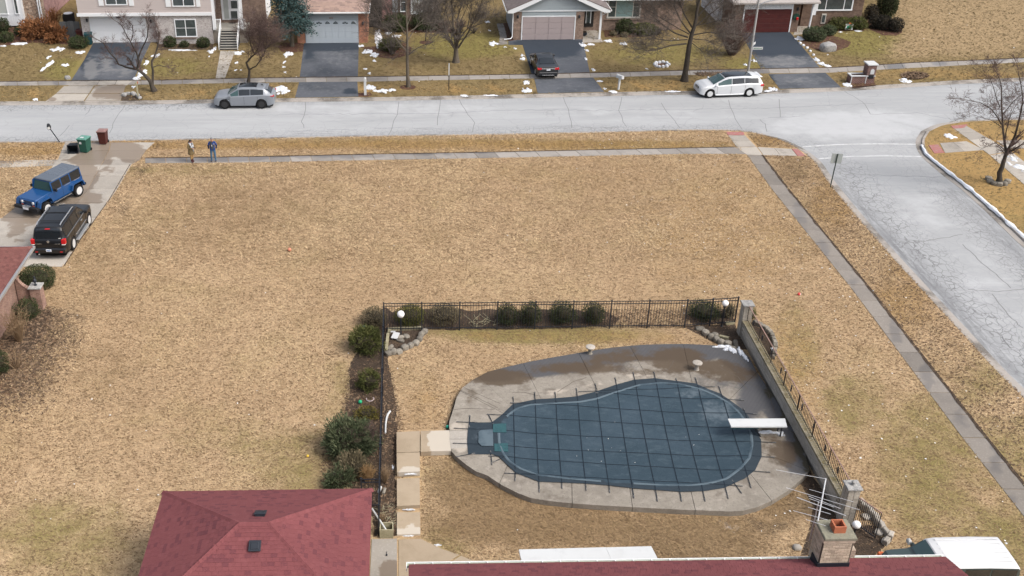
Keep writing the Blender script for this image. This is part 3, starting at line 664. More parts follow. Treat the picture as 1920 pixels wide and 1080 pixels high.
sheet('deck_base', shrink(deck_out, .05), .05, M['mortard'], kind=None, parent=deck, thick=.06)
dj = MB(); rj = random.Random(8)
for px_ in ([(862, 731), (900, 748), (934, 765)], [(871, 727), (905, 743), (938, 757)], [(846, 768), (880, 766), (938, 768)], [(1045, 735), (1075, 716), (1100, 708)], [(955, 735), (985, 736), (1010, 742)], [(1240, 700), (1256, 690), (1264, 676)], [(1350, 650), (1375, 665), (1420, 702)], [(1350, 690), (1385, 707), (1400, 730)], [(1400, 718), (1440, 735), (1453, 775)], [(1435, 850), (1470, 872), (1500, 885)]):
    pl = GP(px_, ZD); pl = [lerp2(pl, i/12)+Vector((rj.uniform(-.02, .02), rj.uniform(-.02, .02), 0)) for i in range(13)]
    for a, c in zip(pl, pl[1:]):
        d = (c-a).normalized(); r = Vector((d.y, -d.x, 0))*.012; dj.quad(*[Vector((q.x, q.y, ZD+.009)) for q in (a-r, c-r, c+r, a+r)])
dj.build('deck_cracks', M['mortard'], deck)['kind'] = 'stuff'
# cover: dark mesh lifted over the deck edge, sagging over the water
pc = thing('pool_cover', 'dark blue-grey mesh safety cover strapped over the kidney-shaped swimming pool', 'pool cover', (9, 36.5, 0))
inn = [(p.x, p.y) for p in cop]
def covz(p):
    d = distpoly(p, cop+[cop[0]])
    ins = bool(inpoly(np.array([p[0]]), np.array([p[1]]), inn)[0])
    n = mnoise.noise(Vector((p[0]*.9, p[1]*.9, 3)))*.02
    return (ZD+.055-.16*(1-math.exp(-d*.8))+n*1.5) if ins else ZD+.055-min(.03, d*.05)+n*.25
cv = sheet('mesh_sheet', cov_w, ZD+.03, M['cover'], kind=None, step=.22, attrs={'rim': lambda p: 0 if inpoly(np.array([p[0]]), np.array([p[1]]), inn)[0] else 1.0, 'pale': lambda p: blobval(p, [(1345, 770, 36, 24, .55), (1300, 735, 40, 10, .5), (1150, 840, 60, 30, .15), (905, 820, 22, 22, .35)])}, zfun=covz)
cv.parent = pc; cv.location = (-9, -36.5, 0)
for p in cv.data.polygons: p.use_smooth = True
# the pale coping that shows through the mesh
b = MB(); cl = cop+[cop[0]]
pts = [lerp2(cl, i/160) for i in range(161)]
for i, p in enumerate(pts):
    pass
off = []
for i, p in enumerate(pts):
    d = pts[(i+1) % 160]-pts[i-1 if i else 158]; d.normalize(); off.append(Vector((d.y, -d.x, 0)))
for s0, s1 in ((3, 118), (124, 157)):
    vs = []; fs = []
    for i in range(s0, s1):
        for t, zz in ((-.055, 0), (-.025, .008), (.025, .008), (.055, 0)): q = pts[i]+off[i]*t; vs.append((q.x, q.y, covz(q)+.004+zz))
    for i in range(s1-s0-1):
        for k in range(3): fs.append((i*4+k, i*4+k+1, (i+1)*4+k+1, (i+1)*4+k))
    b.add(vs, fs)
b.build('coping_ridge', M['coping'], pc, 30, world=True)
# webbing straps and their spring anchors
SV = [((962.3, 748), (966, 898)), ((1002.6, 739), (1011, 919)), ((1041, 739), (1053.6, 912)), ((1081, 732), (1098.7, 916)), ((1116.6, 723), (1142.7, 920)), ((1154, 712), (1187.8, 930)), ((1187.8, 702), (1232, 936)), ((1226.6, 701), (1277, 936)), ((1268, 713), (1321, 936)), ((1304.4, 712), (1364, 931)), ((1348.5, 728), (1406.7, 911)), ((1395, 770), (1408, 812))]
SH = [((1091, 735), (1335, 726)), ((1122, 738), (1389, 751)), ((963, 756.5), (1412, 777)), ((919, 778), (1384, 801.5)), ((857.8, 804), (1448, 830.5)), ((856, 832), (1445, 858)), ((923, 856), (1437, 886)), ((953, 888.5), (1385, 912))]
anch = []
def strap(a, b_):
    A, B = G(*a, ZD), G(*b_, ZD); n = max(4, int((B-A).length/.35)); s = MB()
    d = (B-A).normalized(); r = Vector((d.y, -d.x, 0))*.018
    vs = []; fs = []
    for i in range(n+1):
        p = A.lerp(B, i/n); ins = inpoly(np.array([p.x]), np.array([p.y]), [(q.x, q.y) for q in cov_w])[0]
        z = (covz(p)+.012) if ins else ZD+.03
        vs += [(p.x-r.x, p.y-r.y, z), (p.x+r.x, p.y+r.y, z)]
    for i in range(n): fs.append((2*i, 2*i+1, 2*i+3, 2*i+2))
    s.add(vs, fs); s.build('strap', M['strap'], pc, world=True)
    anch.append((A, -d)); anch.append((B, d))
for a, b_ in SV+SH: strap(a, b_)
for a, b_ in (((881, 783), (880, 798)), ((862, 792), (890, 793)), ((918, 782), (924, 795)), ((920, 850), (922, 868)), ((862, 856), (884, 852)), ((930, 865), (946, 858)), ((1375, 905), (1387, 921))): strap(a, b_)
am = MB(); am.tube([(0, 0, .03), (.12, 0, .03), (.16, 0, .015)], [.022, .026, .016], 6); ame = am.mesh('anchor'); ame.materials.append(mat('dull_anchor', (.12, .12, .12), .6))
for p, d in anch:
    inst(ame, 'anchor', Matrix.Translation(Vector((p.x-9, p.y-36.5, ZD)))@Matrix.Rotation(math.atan2(d.y, d.x), 4, 'Z'), pc)
for q in ([(924, 797), (949, 796), (949.5, 813), (924.5, 812.5)], [(926.5, 834), (952, 833), (953, 849), (927, 848)]):
    sheet('teal_patch', GP(q, ZD), ZD+.066, M['teal'], kind=None, parent=pc, thick=.01).location = (-9, -36.5, 0)
sheet('step_ridge', GP([(897, 812), (902, 808), (924, 807), (925, 838), (903, 838), (897, 832)], ZD), ZD+.062, M['coping'], kind=None, parent=pc, thick=.01).location = (-9, -36.5, 0)
# leaves and bits caught on the cover
scatter('leaf_litter', [[G(x, y, ZD) for x, y in ((1040, 790), (1330, 780), (1380, 880), (1050, 870))]], 15, .045, M['white_bit'], ZD-.03, 8, lift=.3)
# diving board
db = thing('diving_board', 'white diving board with a teal stand reaching over the covered pool', 'diving board', G(1452, 830, ZD))
def dbx(px, py): return G(px, py, ZD+.62)
q = [dbx(1365, 785), dbx(1472, 784.5), dbx(1476, 800), dbx(1371, 800)]
b = MB(); b.prism(q, ZD+.56, ZD+.62); b.build('board', M['white'], db, world=True)
x0, x1 = q[0].x, q[1].x; ym = (q[0].y+q[3].y)/2
b = MB(); b.prism([(x0+.05, ym-.2), (x0+1.2, ym-.2), (x0+1.2, ym+.2), (x0+.05, ym+.2)], ZD+.42, ZD+.555); b.build('spring_box', M['teal'], db, world=True)
b = MB()
for yy in (-.18, .18):
    b.tube([(x0+1.0, ym+yy, ZD+.5), (x0+1.35, ym+yy, ZD)], .035, 8); b.tube([(x1-.25, ym+yy, ZD+.56), (x1-.25, ym+yy, ZD)], .035, 8)
b.box(x0+1.2, x1-.2, ym-.14, ym-.06, ZD+.44, ZD+.555); b.box(x0+1.2, x1-.2, ym+.06, ym+.14, ZD+.44, ZD+.555)
b.build('stand', M['blackmetal'], db, world=True)
# mushroom stools
for k, (px, py, lab) in enumerate(((1306, 693, 'round concrete mushroom stool standing on the wet deck near the wall'), (1106, 663, 'round concrete mushroom stool at the lawn edge of the deck'))):
    st = thing('concrete_stool', lab, 'stool', G(px, py, ZD), 0, 'concrete stools by the pool')
    b = MB(); b.lathe([(.13, 0), (.10, .05), (.085, .22), (.10, .30)], 14); b.build('base', M['rock'] if k else M['slab'], st, 40)
    b = MB(); b.lathe([(.0, .29), (.15, .30), (.225, .36), (.23, .40), (.21, .415), (.03, .41), (.025, .39), (0, .39)], 20); b.build('seat', M['slab'], st, 40)
# ---- stepping walk down to the house
wk = bpy.data.objects.new('stepped_walk', None); COL.objects.link(wk); wk['kind'] = 'structure'
for q, z, at_ in (([(743.4, 810), (787.5, 807.8), (787.5, 847), (743.4, 848.4)], .24, []), ([(788.5, 807.7), (843, 806.5), (846, 845.5), (788.5, 847)], .24, [(830, 826, 26, 30, .8)]), ([(743.4, 849.2), (787.5, 847.8), (787.5, 884), (744.2, 886)], .24, [(776, 884, 30, 10, .9)]),
            ([(744, 897), (787, 896), (787.8, 947), (744, 949)], .16, []), ([(744, 960), (788, 960), (788.3, 1001), (744, 1002.5)], .08, [(765, 996, 40, 10, .9)])):
    slab(GP(q, z), z, M['slabtan'], wk, {'dry': at_}, thick=.22, gap=.008)
pt = bpy.data.objects.new('patio', None); COL.objects.link(pt); pt['kind'] = 'structure'
slab(GP([(747, 1011), (788, 1009.5), (830, 1029), (862, 1040), (800, 1080), (747, 1150)], .02), .02, M['slabtan'], pt, {'dry': []})
slab(GP([(864, 1041), (895, 1053.5), (960, 1076), (1000, 1150), (747, 1152), (803, 1081)], .02), .02, M['slabtan'], pt, {'dry': []})
slab(GP([(697, 1010), (744.5, 1009), (745, 1150), (690, 1150)], .03), .03, M['slab'], pt, {'wet': [(730, 1080, 20, 30, .7), (712, 1022, 8, 4, .5)]})

# ================================================================== PLANTING BEDS
def ragged(poly, amp, st=.25):
    out = []; n = len(poly)
    for i in range(n):
        a, b_ = poly[i], poly[(i+1) % n]; k = max(1, int((b_-a).length/st)); d = (b_-a).normalized(); r = Vector((d.y, -d.x, 0))
        for j in range(k):
            p = a.lerp(b_, j/k); o_ = (mnoise.noise(Vector((p.x*1.3, p.y*1.3, 2)))+.6*mnoise.noise(Vector((p.x*4, p.y*4, 5))))*amp if j else 0
            out.append(p+r*o_)
    return out
bedL = ragged(GP([(655, 690), (672, 640), (690, 605), (722, 575), (770, 612), (722, 640), (733, 700), (742, 770), (742, 905), (742, 1006), (700, 1006), (690, 930), (640, 905), (640, 800), (655, 740)], .006), .16)
sheet('planting_bed', bedL, .006, M['soil'])
bedB = ragged(GP([(722, 617), (722, 588), (760, 580), (1130, 582), (1160, 596), (1150, 612), (1080, 616), (890, 617), (800, 618)], .007), .2)
sheet('planting_bed', bedB, .007, M['soil'])
bedB2 = ragged(GP([(1284, 592), (1310, 582), (1378, 580), (1380, 606), (1300, 612)], .007), .2)
sheet('planting_bed', bedB2, .007, M['soil'])
bedC = GP([(728, 622), (793, 617), (800, 625), (790, 636), (770, 648), (745, 660), (727, 664)], .009)
sheet('planting_bed', bedC, .009, M['soil'])
bedD = GP([(1280, 612), (1378, 608), (1402, 656), (1340, 644), (1318, 632), (1300, 622)], .009)
sheet('planting_bed', bedD, .009, M['soil'])
bedH = ragged(GP([(-60, 720), (-40, 640), (0, 640), (40, 572), (84, 573), (96, 592), (84, 622), (62, 650), (40, 680), (0, 715)], .006), .3)
sheet('planting_bed', bedH, .006, M['soil'])
bedE = GP([(1500, 905), (1520, 890), (1580, 960), (1600, 985), (1640, 985), (1665, 1020), (1640, 1042), (1500, 1042), (1515, 1000), (1525, 950)], .006)
sheet('planting_bed', bedE, .006, M['soil'])
bedR = GP([(1396, 604), (1430, 612), (1446, 628), (1452, 645), (1448, 668), (1436, 672)], .008)
sheet('planting_bed', bedR, .008, M['soil'])
scatter('fallen_leaves', [GP([(1130, 580), (1300, 580), (1300, 614), (1130, 614)], .01)], 1500, .075, M['leaflit'], .03, 44, lift=.5, label='brown leaves caught along the right half of the far fence')
scatter('fallen_leaves', [bedL, bedB, bedB2, bedC, bedD, bedH, bedE, bedR], 24000, .075, M['leaflit'], .012, 4, lift=.5, label='brown fallen leaves lying on the planting beds', box=(-24, 20, 24, 52))
for i_ in range(4): scatter('fallen_leaves', [GP([(40-i_*8, 560), (96+i_*16, 580), (104+i_*20, 640), (50+i_*16, 730+i_*14), (-40, 760+i_*20), (-40, 660)], .01)], (9000, 5000, 3000, 2000)[i_], .09, M['leaflit'], .012, 40+i_, lift=.5, label='brown leaf litter thinning into the lawn beside the pink brick house')
scatter('fallen_leaves', [GP([(655, 690), (640, 770), (625, 900), (690, 930), (742, 1000), (756, 900), (752, 780), (735, 690)], .01), GP([(640, 770), (640, 930), (600, 900), (610, 800)], .01)], 9000, .07, M['leaflit'], .012, 5, lift=.5, label='brown leaf litter thinning into the lawn')

# ================================================================== BLACK METAL FENCES
def fence_run(root, a, b, npost, pick, H, first=True, last=True, topz_=None):
    d = b-a; L = d.length; d.normalize(); ang = math.atan2(d.y, d.x)
    Rm = Matrix.Rotation(ang, 4, 'Z'); o0 = a-root.location
    for i in range(npost+1):
        if (i == 0 and not first) or (i == npost and not last): continue
        p = o0+d*(L*i/npost)
        inst(FPOST, 'post', Matrix.Translation(p)@Rm@Matrix.Scale(H/1.6, 4, (0, 0, 1)), root)
    for i in range(npost):
        for z in (.16, H-.19, H-.045):
            p0 = o0+d*(L*i/npost+.03)
            r = inst(FRAIL, 'rail', Matrix.Translation(p0+Vector((0, 0, z)))@Rm@Matrix.Scale((L/npost-.06), 4, (1, 0, 0)), root)
        for k in range(1, pick+1):
            p = o0+d*(L*(i+k/(pick+1))/npost)
            inst(FPICK, 'picket', Matrix.Translation(p)@Rm@Matrix.Scale((H-.06)/1.55, 4, (0, 0, 1)), root)
b = MB(); b.box(-.028, .028, -.028, .028, 0, 1.6); b.bevbox(-.036, .036, -.036, .036, 1.6, 1.63, .015); FPOST = b.mesh('post'); FPOST.materials.append(M['blackmetal'])
b = MB(); b.box(0, 1, -.014, .014, -.017, .017); FRAIL = b.mesh('rail'); FRAIL.materials.append(M['blackmetal'])
b = MB(); b.box(-.0085, .0085, -.0085, .0085, .05, 1.55); FPICK = b.mesh('picket'); FPICK.materials.append(M['blackmetal'])
fb_ = thing('picket_fence', 'black metal picket fence between the open lawn and the pool garden', 'fence', (-1.03, 44.8, 0))
fence_run(fb_, Vector((-1.03, 44.82, 0)), Vector((14.15, 44.80, 0)), 8, 13, 1.65)
fence_run(fb_, Vector((14.15, 44.80, 0)), Vector((16.78, 45.08, 0)), 2, 8, 1.62, first=False)
fl_ = thing('picket_fence', 'black metal picket fence running along the shrub bed to the garage', 'fence', (-1.05, 30.2, 0))
fence_run(fl_, Vector((-1.05, 30.2, 0)), Vector((-1.04, 44.72, 0)), 8, 13, 1.5)
fence_run(fl_, Vector((-1.75, 31.7, 0)), Vector((-1.05, 31.7, 0)), 1, 4, 1.5, last=False)

# ================================================================== RETAINING WALL, PILLARS, RAILING
ZW = .95
rw = thing('retaining_wall', 'long low pale brick wall with mossy cap along the pool', 'wall', (16.85, 30.6, 0))
b = MB(); b.box(16.74, 17.0, 30.9, 43.9, 0, ZW-.08); b.build('core', M['mortar'], rw, world=True)
br = MB(); br.bevbox(-.2, .2, -.02, .03, -.047, .047, .008); BRK = MB()
rg = random.Random(11); cnt = 0; rest = MB()
brick_me = MB().bevbox(0, .016, -.195, .195, -.046, .046, .006).mesh('brick'); brick_me.materials.append(M['whitebrick'])
allb = []
for row in range(7):
    z = .26+.052+row*.104-.02
    for k in range(34):
        y = 30.95+.2+k*.395+(.197 if row % 2 else 0)
        if y > 43.75: continue
        allb.append((y, z))
allb.sort(key=lambda t: t[0])
for i, (y, z) in enumerate(allb):
    Mx = Matrix.Translation((16.742-16.85-rg.uniform(0, .007), y-30.6, z))@Matrix.Rotation(math.pi, 4, 'Z')
    if i < 290: inst(brick_me, 'brick', Mx, rw)
    else:
        yy = y-30.6; xx = Mx.translation.x
        rest.box(xx-.016, xx, yy-.195, yy+.195, z-.046, z+.046)
if rest.v: rest.build('brick', M['whitebrick'], rw)['kind'] = 'stuff'
for k in range(26):
    y0 = 30.9+k*.5; b = MB(); b.bevbox(16.70, 17.06, y0+.004, y0+.496, ZW-.08, ZW+rg.uniform(-.004, .004), .012); b.build('cap_stone', M['wallcap'], rw, world=True)
def pillar(lab, x, y, wd, H, n, finial, m=None):
    t = thing('brick_pillar', lab, 'pillar', (x, y, 0))
    b = MB(); b.box(-wd/2, wd/2, -wd/2, wd/2, 0, H); b.build('core', M['mortar'], t)
    me = MB().bevbox(-.095, .095, -.012, .004, -.033, .033, .004).mesh('brick'); me.materials.append(M['whitebrick'])
    rows_ = int(H/.078)
    for s_ in range(4):
        Rm = Matrix.Rotation(s_*math.pi/2, 4, 'Z')
        for r in range(rows_):
            for k in range(2):
                if s_ in (1, 2) and False: continue
                xx = (-.11+k*.215)*wd/.44+(.0 if r % 2 else .012)
                inst(me, 'brick', Rm@Matrix.Translation((xx, -wd/2-.001, .05+r*.078))@Matrix.Scale(wd/.44, 4, (1, 0, 0)), t)
    b = MB(); b.bevbox(-wd/2-.06, wd/2+.06, -wd/2-.06, wd/2+.06, H, H+.07, .02); b.build('cap', M['rockgrey'], t)
    if finial:
        b = MB(); b.lathe([(.05, H+.07), (.07, H+.09), (.045, H+.12), (.075, H+.17), (.07, H+.22), (.03, H+.25), (0, H+.26)], 12); b.build('finial', M['rockgrey'], t, 40)
    return t
pillar('pale brick pillar with flat stone cap where the fence meets the wall', 16.93, 44.16, .46, 1.75, 0, False)
pillar('pale brick pillar with knob on its cap at the chimney end of the wall', 16.93, 30.6, .46, 1.75, 0, True)
rl = thing('iron_railing', 'rusty iron railing with scroll panels standing on the pool wall', 'railing', (16.93, 31, ZW))
nb = 92; y0, y1 = 30.95, 43.85
bar = MB().box(-.008, .008, -.008, .008, .02, .82).mesh('baluster'); bar.materials.append(M['rustbar'])
for i in range(nb+1):
    inst(bar, 'baluster', Matrix.Translation((0, y0+(y1-y0)*i/nb-31, 0)), rl)
b = MB(); b.box(-.022, .022, y0-31, y1-31, .82, .845); b.build('handrail', M['rustrail'], rl)
b = MB(); b.box(-.012, .012, y0-31, y1-31, .06, .085); b.build('bottom_rail', M['rustbar'], rl)
sc = MB()
for s_ in (-1, 1):
    pts = [(0, s_*(.055*math.sin(a)), .45+.16*math.cos(a)*1.0) for a in [i*math.pi/6 for i in range(7)]]
    sc.tube(pts, .016, 5)
sc.lathe([(0, .40), (.03, .42), (.03, .48), (0, .50)], 8); sme = sc.mesh('scroll'); sme.materials.append(M['blackmetal'])
for i in range(9): inst(sme, 'scroll', Matrix.Translation((0, y0+1.0+i*1.38-31, 0)), rl)
pst = MB().box(-.016, .016, -.016, .016, 0, .84).mesh('post'); pst.materials.append(M['rustbar'])
for i in range(8): inst(pst, 'post', Matrix.Translation((0, y0+(y1-y0)*i/7-31+.01, 0)), rl)
# little iron gate beside the near pillar
gt = thing('iron_gate', 'low black iron gate leaning out past the capped pillar', 'gate', (17.2, 30.45, 0), -1.05)
b = MB(); b.box(0, .03, -.015, .015, .05, 1.3); b.box(1.0, 1.03, -.015, .015, .05, 1.3); b.box(0, 1.03, -.015, .015, .1, .13); b.build('gate_frame', M['blackmetal'], gt)
b = MB(); b.box(0, 1.03, -.02, .02, 1.3, 1.33); b.build('top_rail', M['rustrail'], gt)
for k in range(12): inst(FPICK, 'bar', Matrix.Translation((.08+k*.078, 0, .05))@Matrix.Scale(.82, 4, (0, 0, 1)), gt)

# ================================================================== GLOBE LAMPS
def globe(lab, g, H, r):
    t = thing('globe_lamp', lab, 'lamp', g, 0, 'white globe lamps in the pool garden')
    b = MB(); b.lathe([(.07, 0), (.07, .03), (.035, .05), (.03, H-.08), (.06, H-.05), (.07, H)], 12); b.build('post', M['blackmetal'], t, 40)
    b = MB(); b.lathe([(r*math.sin(a)+(.0001 if 0 < a < math.pi else 0), H+r-r*math.cos(a)) for a in [math.pi*i/16 for i in range(17)]], 24); b.build('globe', M['whiteglobe'], t, 60)
    return t
globe('white globe lamp on black post in the stone-edged left corner bed', G(752, 631), 1.12, .185)
globe('white globe lamp on black post beside the far wall pillar', G(1353, 612), 1.2, .165)
globe('white globe lamp half hidden behind the chimney by the iron gate', G(1601, 1003, .1), .35, .16)
# ================================================================== EDGING STONES, TIMBERS, SMALL THINGS IN THE BEDS
def stone(name, lab, px, py, sx, sy, sz, rot, group, m='rock', seed=0, cat='stone', z0=0.0, pebbly=.18, par=None):
    rg = random.Random(seed+int(px*7+py)); bm = bmesh.new(); bmesh.ops.create_icosphere(bm, subdivisions=2, radius=.5)
    for v in bm.verts:
        k = mnoise.noise(v.co*2.3+Vector((seed, px, py)))
        c = v.co.copy(); c = Vector([math.copysign(abs(x)**.62*.5**.38, x) for x in c]); v.co = c*(1+k*pebbly)
        v.co.x *= sx; v.co.y *= sy; v.co.z = max(-.35, v.co.z)*sz
    me = bpy.data.meshes.new(name); bm.to_mesh(me); bm.free(); me.materials.append(M[m])
    me.polygons.foreach_set('use_smooth', [True]*len(me.polygons)); me.set_sharp_from_angle(angle=R_(38))
    o = bpy.data.objects.new(name, me); COL.objects.link(o); g = G(px, py, z0); o.location = (g.x, g.y, z0+sz*.3); o.rotation_euler = (0, 0, rot)
    if par is not None: o.parent = par
    elif lab: tag(o, lab, cat, group)
    return o
def edging(name, lab, cat, pts, sx, sy, sz, m='rock', z0=0.0, jit=.15, block=False):
    t = thing(name, lab, cat, (0, 0, 0)); rg = random.Random(len(pts))
    W = GP(pts)
    for i, g in enumerate(W):
        d = W[min(i+1, len(W)-1)]-W[max(i-1, 0)]
        if block:
            q = MB(); a_, b_, c_ = sx*rg.uniform(.9, 1.08)/2, sy*rg.uniform(.9, 1.1)/2, sz*rg.uniform(.8, 1.15); q.bevbox(-a_, a_, -b_, b_, 0, c_, .03); o = q.build('block', M[m], t); o.location = (g.x, g.y, z0); o.rotation_euler = (rg.uniform(-.05, .05), rg.uniform(-.05, .05), math.atan2(d.y, d.x)+rg.uniform(-jit, jit)); continue
        stone('stone', None, pts[i][0], pts[i][1], .82*sx*rg.uniform(.85, 1.15), sy*rg.uniform(.85, 1.15), sz*rg.uniform(.85, 1.2), math.atan2(d.y, d.x)+rg.uniform(-jit, jit), None, m, seed=i, par=t, z0=z0)
    return t
edging('stone_edging', 'curved row of rounded stones edging the left corner bed', 'edging', [(729, 665), (738, 663), (748, 662), (759, 655), (770, 651), (780, 646), (787, 638), (790, 630), (796, 624)], .46, .32, .3)
edging('stone_edging', 'row of flat stones edging the far corner bed beside snow', 'edging', [(1323, 627), (1333, 634), (1340, 631), (1343, 639), (1352, 645), (1364, 648)], .44, .32, .3)
edging('stone_edging', 'semicircle of pale blocks edging the bed outside the railing', 'edging', [(1416, 608), (1423, 611), (1430, 614), (1437, 618), (1442, 624), (1447, 630), (1450, 637), (1452, 644), (1453, 651), (1452, 658), (1451, 665), (1448, 671)], .27, .22, .2, 'rock', block=True)
edging('stone_edging', 'zigzag line of pale blocks retaining the bed by the gate', 'edging', [(1614, 948), (1620, 956), (1628, 962), (1635, 970), (1641, 977), (1647, 985), (1653, 993), (1660, 1003), (1668, 1010), (1661, 1019)], .30, .2, .3, 'slab', jit=.35, block=True)
for k, (px, py, sx, sy, lab) in enumerate(((1313, 618, .5, .4, 'flat round stone lying apart at the lawn edge by the far bed'), (1373, 655, .42, .34, 'loose stone sitting in the snow at the deck corner'), (1379, 646, .75, .25, 'long flat stone lying against the foot of the wall'), (762, 632, .4, .3, 'pale flat stone right of the left globe lamp post'), (751, 640, .4, .28, 'grey stone just below the left globe lamp post'), (750, 634, .45, .3, 'stone at the foot of the left globe lamp'), (732, 653, .5, .22, 'narrow stone beside the timber edging'), (1624, 971, .38, .34, 'pale hexagonal block lying in the bed by the gate'), (1648, 1000, .36, .34, 'pale hexagonal block beside the zigzag stone edging'), (1494, 1028, .34, .3, 'pale stepping stone lying on the brown grass by the chimney'), (1660, 1017, .34, .3, 'pale square block at the corner of the gate bed'))):
    stone('loose_stone', lab, px, py, sx, sy, .16, k*.7, 'loose stones around the beds', 'rock' if k not in (7, 8, 9, 10) else 'slab', seed=k)
def timber(lab, a, b_, w_=.15, h_=.14, m='timber'):
    A, B = G(*a), G(*b_); d = B-A
    t = MB(); t.bevbox(0, d.length, -w_/2, w_/2, 0, h_, .012); o = t.build('landscape_timber', M[m]); o.location = A; o.rotation_euler = (0, 0, math.atan2(d.y, d.x)); return tag(o, lab, 'timber', 'timbers edging the left corner bed')
timber('lichened timber edging the back of the left corner bed, left length', (731, 619.5), (775, 618)); timber('short bleached timber end right of the long back timber', (776.5, 618), (792, 616.5))
timber('short timber standing out at the back corner by the fence', (729.5, 626), (730, 618)); timber('pale timber along the fence side of the left corner bed', (725.5, 645), (727.5, 628)); timber('lower pale timber along the fence side of the corner bed', (724, 660), (725.5, 646)); timber('pale timber lying at the fence foot beside the far pillar', (1360, 608.5), (1377, 607.5))
timber('short white log lying in the far corner bed', (1348, 633), (1366, 637), .16, .15)
b = MB(); b.box(-.16, .16, -.22, .22, .16, .2); b.box(-.13, -.09, -.18, .18, 0, .16); b.box(.09, .13, -.18, .18, 0, .16)
o = b.build('white_tray', M['white']); o.location = G(742, 634); o.rotation_euler = (R_(12), 0, -.35); tag(o, 'white tray tilted on the soil in the left corner bed', 'tray')
b = MB(); b.tube([(-.12, 0, .05), (.12, 0, .05)], .05, 8); o = b.build('white_bottle', M['white']); o.location = G(737, 623.5); tag(o, 'small white bottle lying behind the white tray', 'bottle')
b = MB(); b.tube([G(x, y, .04) for x, y in ((731.5, 771), (727, 777), (724.5, 785), (723, 795), (722.6, 812))], [.05, .05, .045, .04, .035], 8); tag(b.build('white_pipe', M['white']), 'bent white plastic pipe lying on the soil inside the fence', 'pipe')
b = MB(); b.lathe([(.001, 0), (.16, 0), (.02, .2), (0, .2)], 10); o = b.build('plastic_cone', mat('teal_plastic', (.12, .25, .24), .5)); o.location = G(684, 614); o.rotation_euler = (.3, .5, 0); tag(o, 'faded teal plastic cone between the two shrubs left of the fence', 'cone')
ball_m = {}
def ball(lab, px, py, r, c, name='ball', z=0.0):
    b = MB(); b.lathe([(r*math.sin(a), r-r*math.cos(a)) for a in [math.pi*i/10 for i in range(11)]], 14)
    o = b.build(name, mat(name+'_paint', c, .5), None, 60); o.location = G(px, py, z); return tag(o, lab, 'ball', None)
ball('orange ball lying alone on the dry lawn', 543, 471, .11, (.62, .25, .16)); ball('small red ball on the lawn right of the far globe lamp', 1497.5, 553.5, .08, (.65, .09, .08)); ball('bright green ball in the shrub bed left of the fence', 675.5, 756.5, .09, (.03, .42, .20)); ball('small teal ball at the deck corner by the walk', 839, 803, .08, (.03, .38, .27)); ball('tiny yellow ball on the lawn near the garage roof', 577, 857, .06, (.75, .52, .08))
b = MB(); b.tube([(.17*math.cos(a), .17*math.sin(a), .03) for a in [math.pi*(.9+1.3*i/10) for i in range(11)]], .022, 6); o = b.build('hose_loop', mat('pinkish_hose', (.5, .42, .42), .5)); o.location = G(694, 749); tag(o, 'pale curved hose piece lying in the shrub bed', 'hose')
t = thing('planter_box', 'open grey square planter box with a white stick by the garage', 'planter', G(725, 1002))
b = MB()
for x0, x1, y0, y1 in ((-.26, .26, -.22, -.18), (-.26, .26, .18, .22), (-.26, -.22, -.18, .18), (.22, .26, -.18, .18)): b.box(x0, x1, y0, y1, 0, .42)
b.build('box', M['timber'], t); b = MB(); b.box(-.22, .22, -.18, .18, .05, .1); b.build('soil_fill', M['soil'], t)
b = MB(); b.tube([(-.55, .45, .9), (.06, -.06, .12)], .035, 8); tag(b.build('white_stick', M['white']), 'white pole leaning into the grey planter box', 'pole').location = G(725, 1002)
b = MB(); b.lathe([(0, 0), (.07, 0), (.08, .12), (.05, .16), (0, .17)], 10); o = b.build('yellow_cup', mat('yellow_plastic', (.8, .5, .04), .5)); o.location = G(725, 1002)+Vector((.13, -.08, .1)); tag(o, 'yellow plastic cup inside the planter box', 'cup')
for k, (px, py, lab) in enumerate(((720, 923, 'pale tin lying by the fence above the garage, upper one'), (712, 920, 'short white tube lying right at the fence foot'))):
    b = MB(); b.tube([(0, -.16, .06), (0, .16, .06)], .065, 10); o = b.build('tin_can', M['white'] if k else M['rock']); o.location = G(px, py); o.rotation_euler = (0, 0, -.2); tag(o, lab, 'can')
b = MB(); rgl = random.Random(3)
for i in range(40):
    x, y = rgl.uniform(-.4, .4), rgl.uniform(-.5, .5); a = rgl.uniform(0, 6.28); L = rgl.uniform(.2, .5); b.tube([(x, y, .02), (x+L*math.cos(a), y+L*math.sin(a), rgl.uniform(.02, .1))], .008, 4, False)
o = b.build('twigs', M['timber']); o.location = G(728, 967); o['kind'] = 'stuff'
b = MB(); b.lathe([(0, .02), (.035, .02), (.035, .06), (0, .06)], 8); b.tube([(0, 0, .02), (0, .2, .02)], .01, 5); o = b.build('floor_drain_key', M['blackmetal']); o.location = G(725, 1042, .03); tag(o, 'small dark tool lying on the concrete beside the garage roof', 'tool')
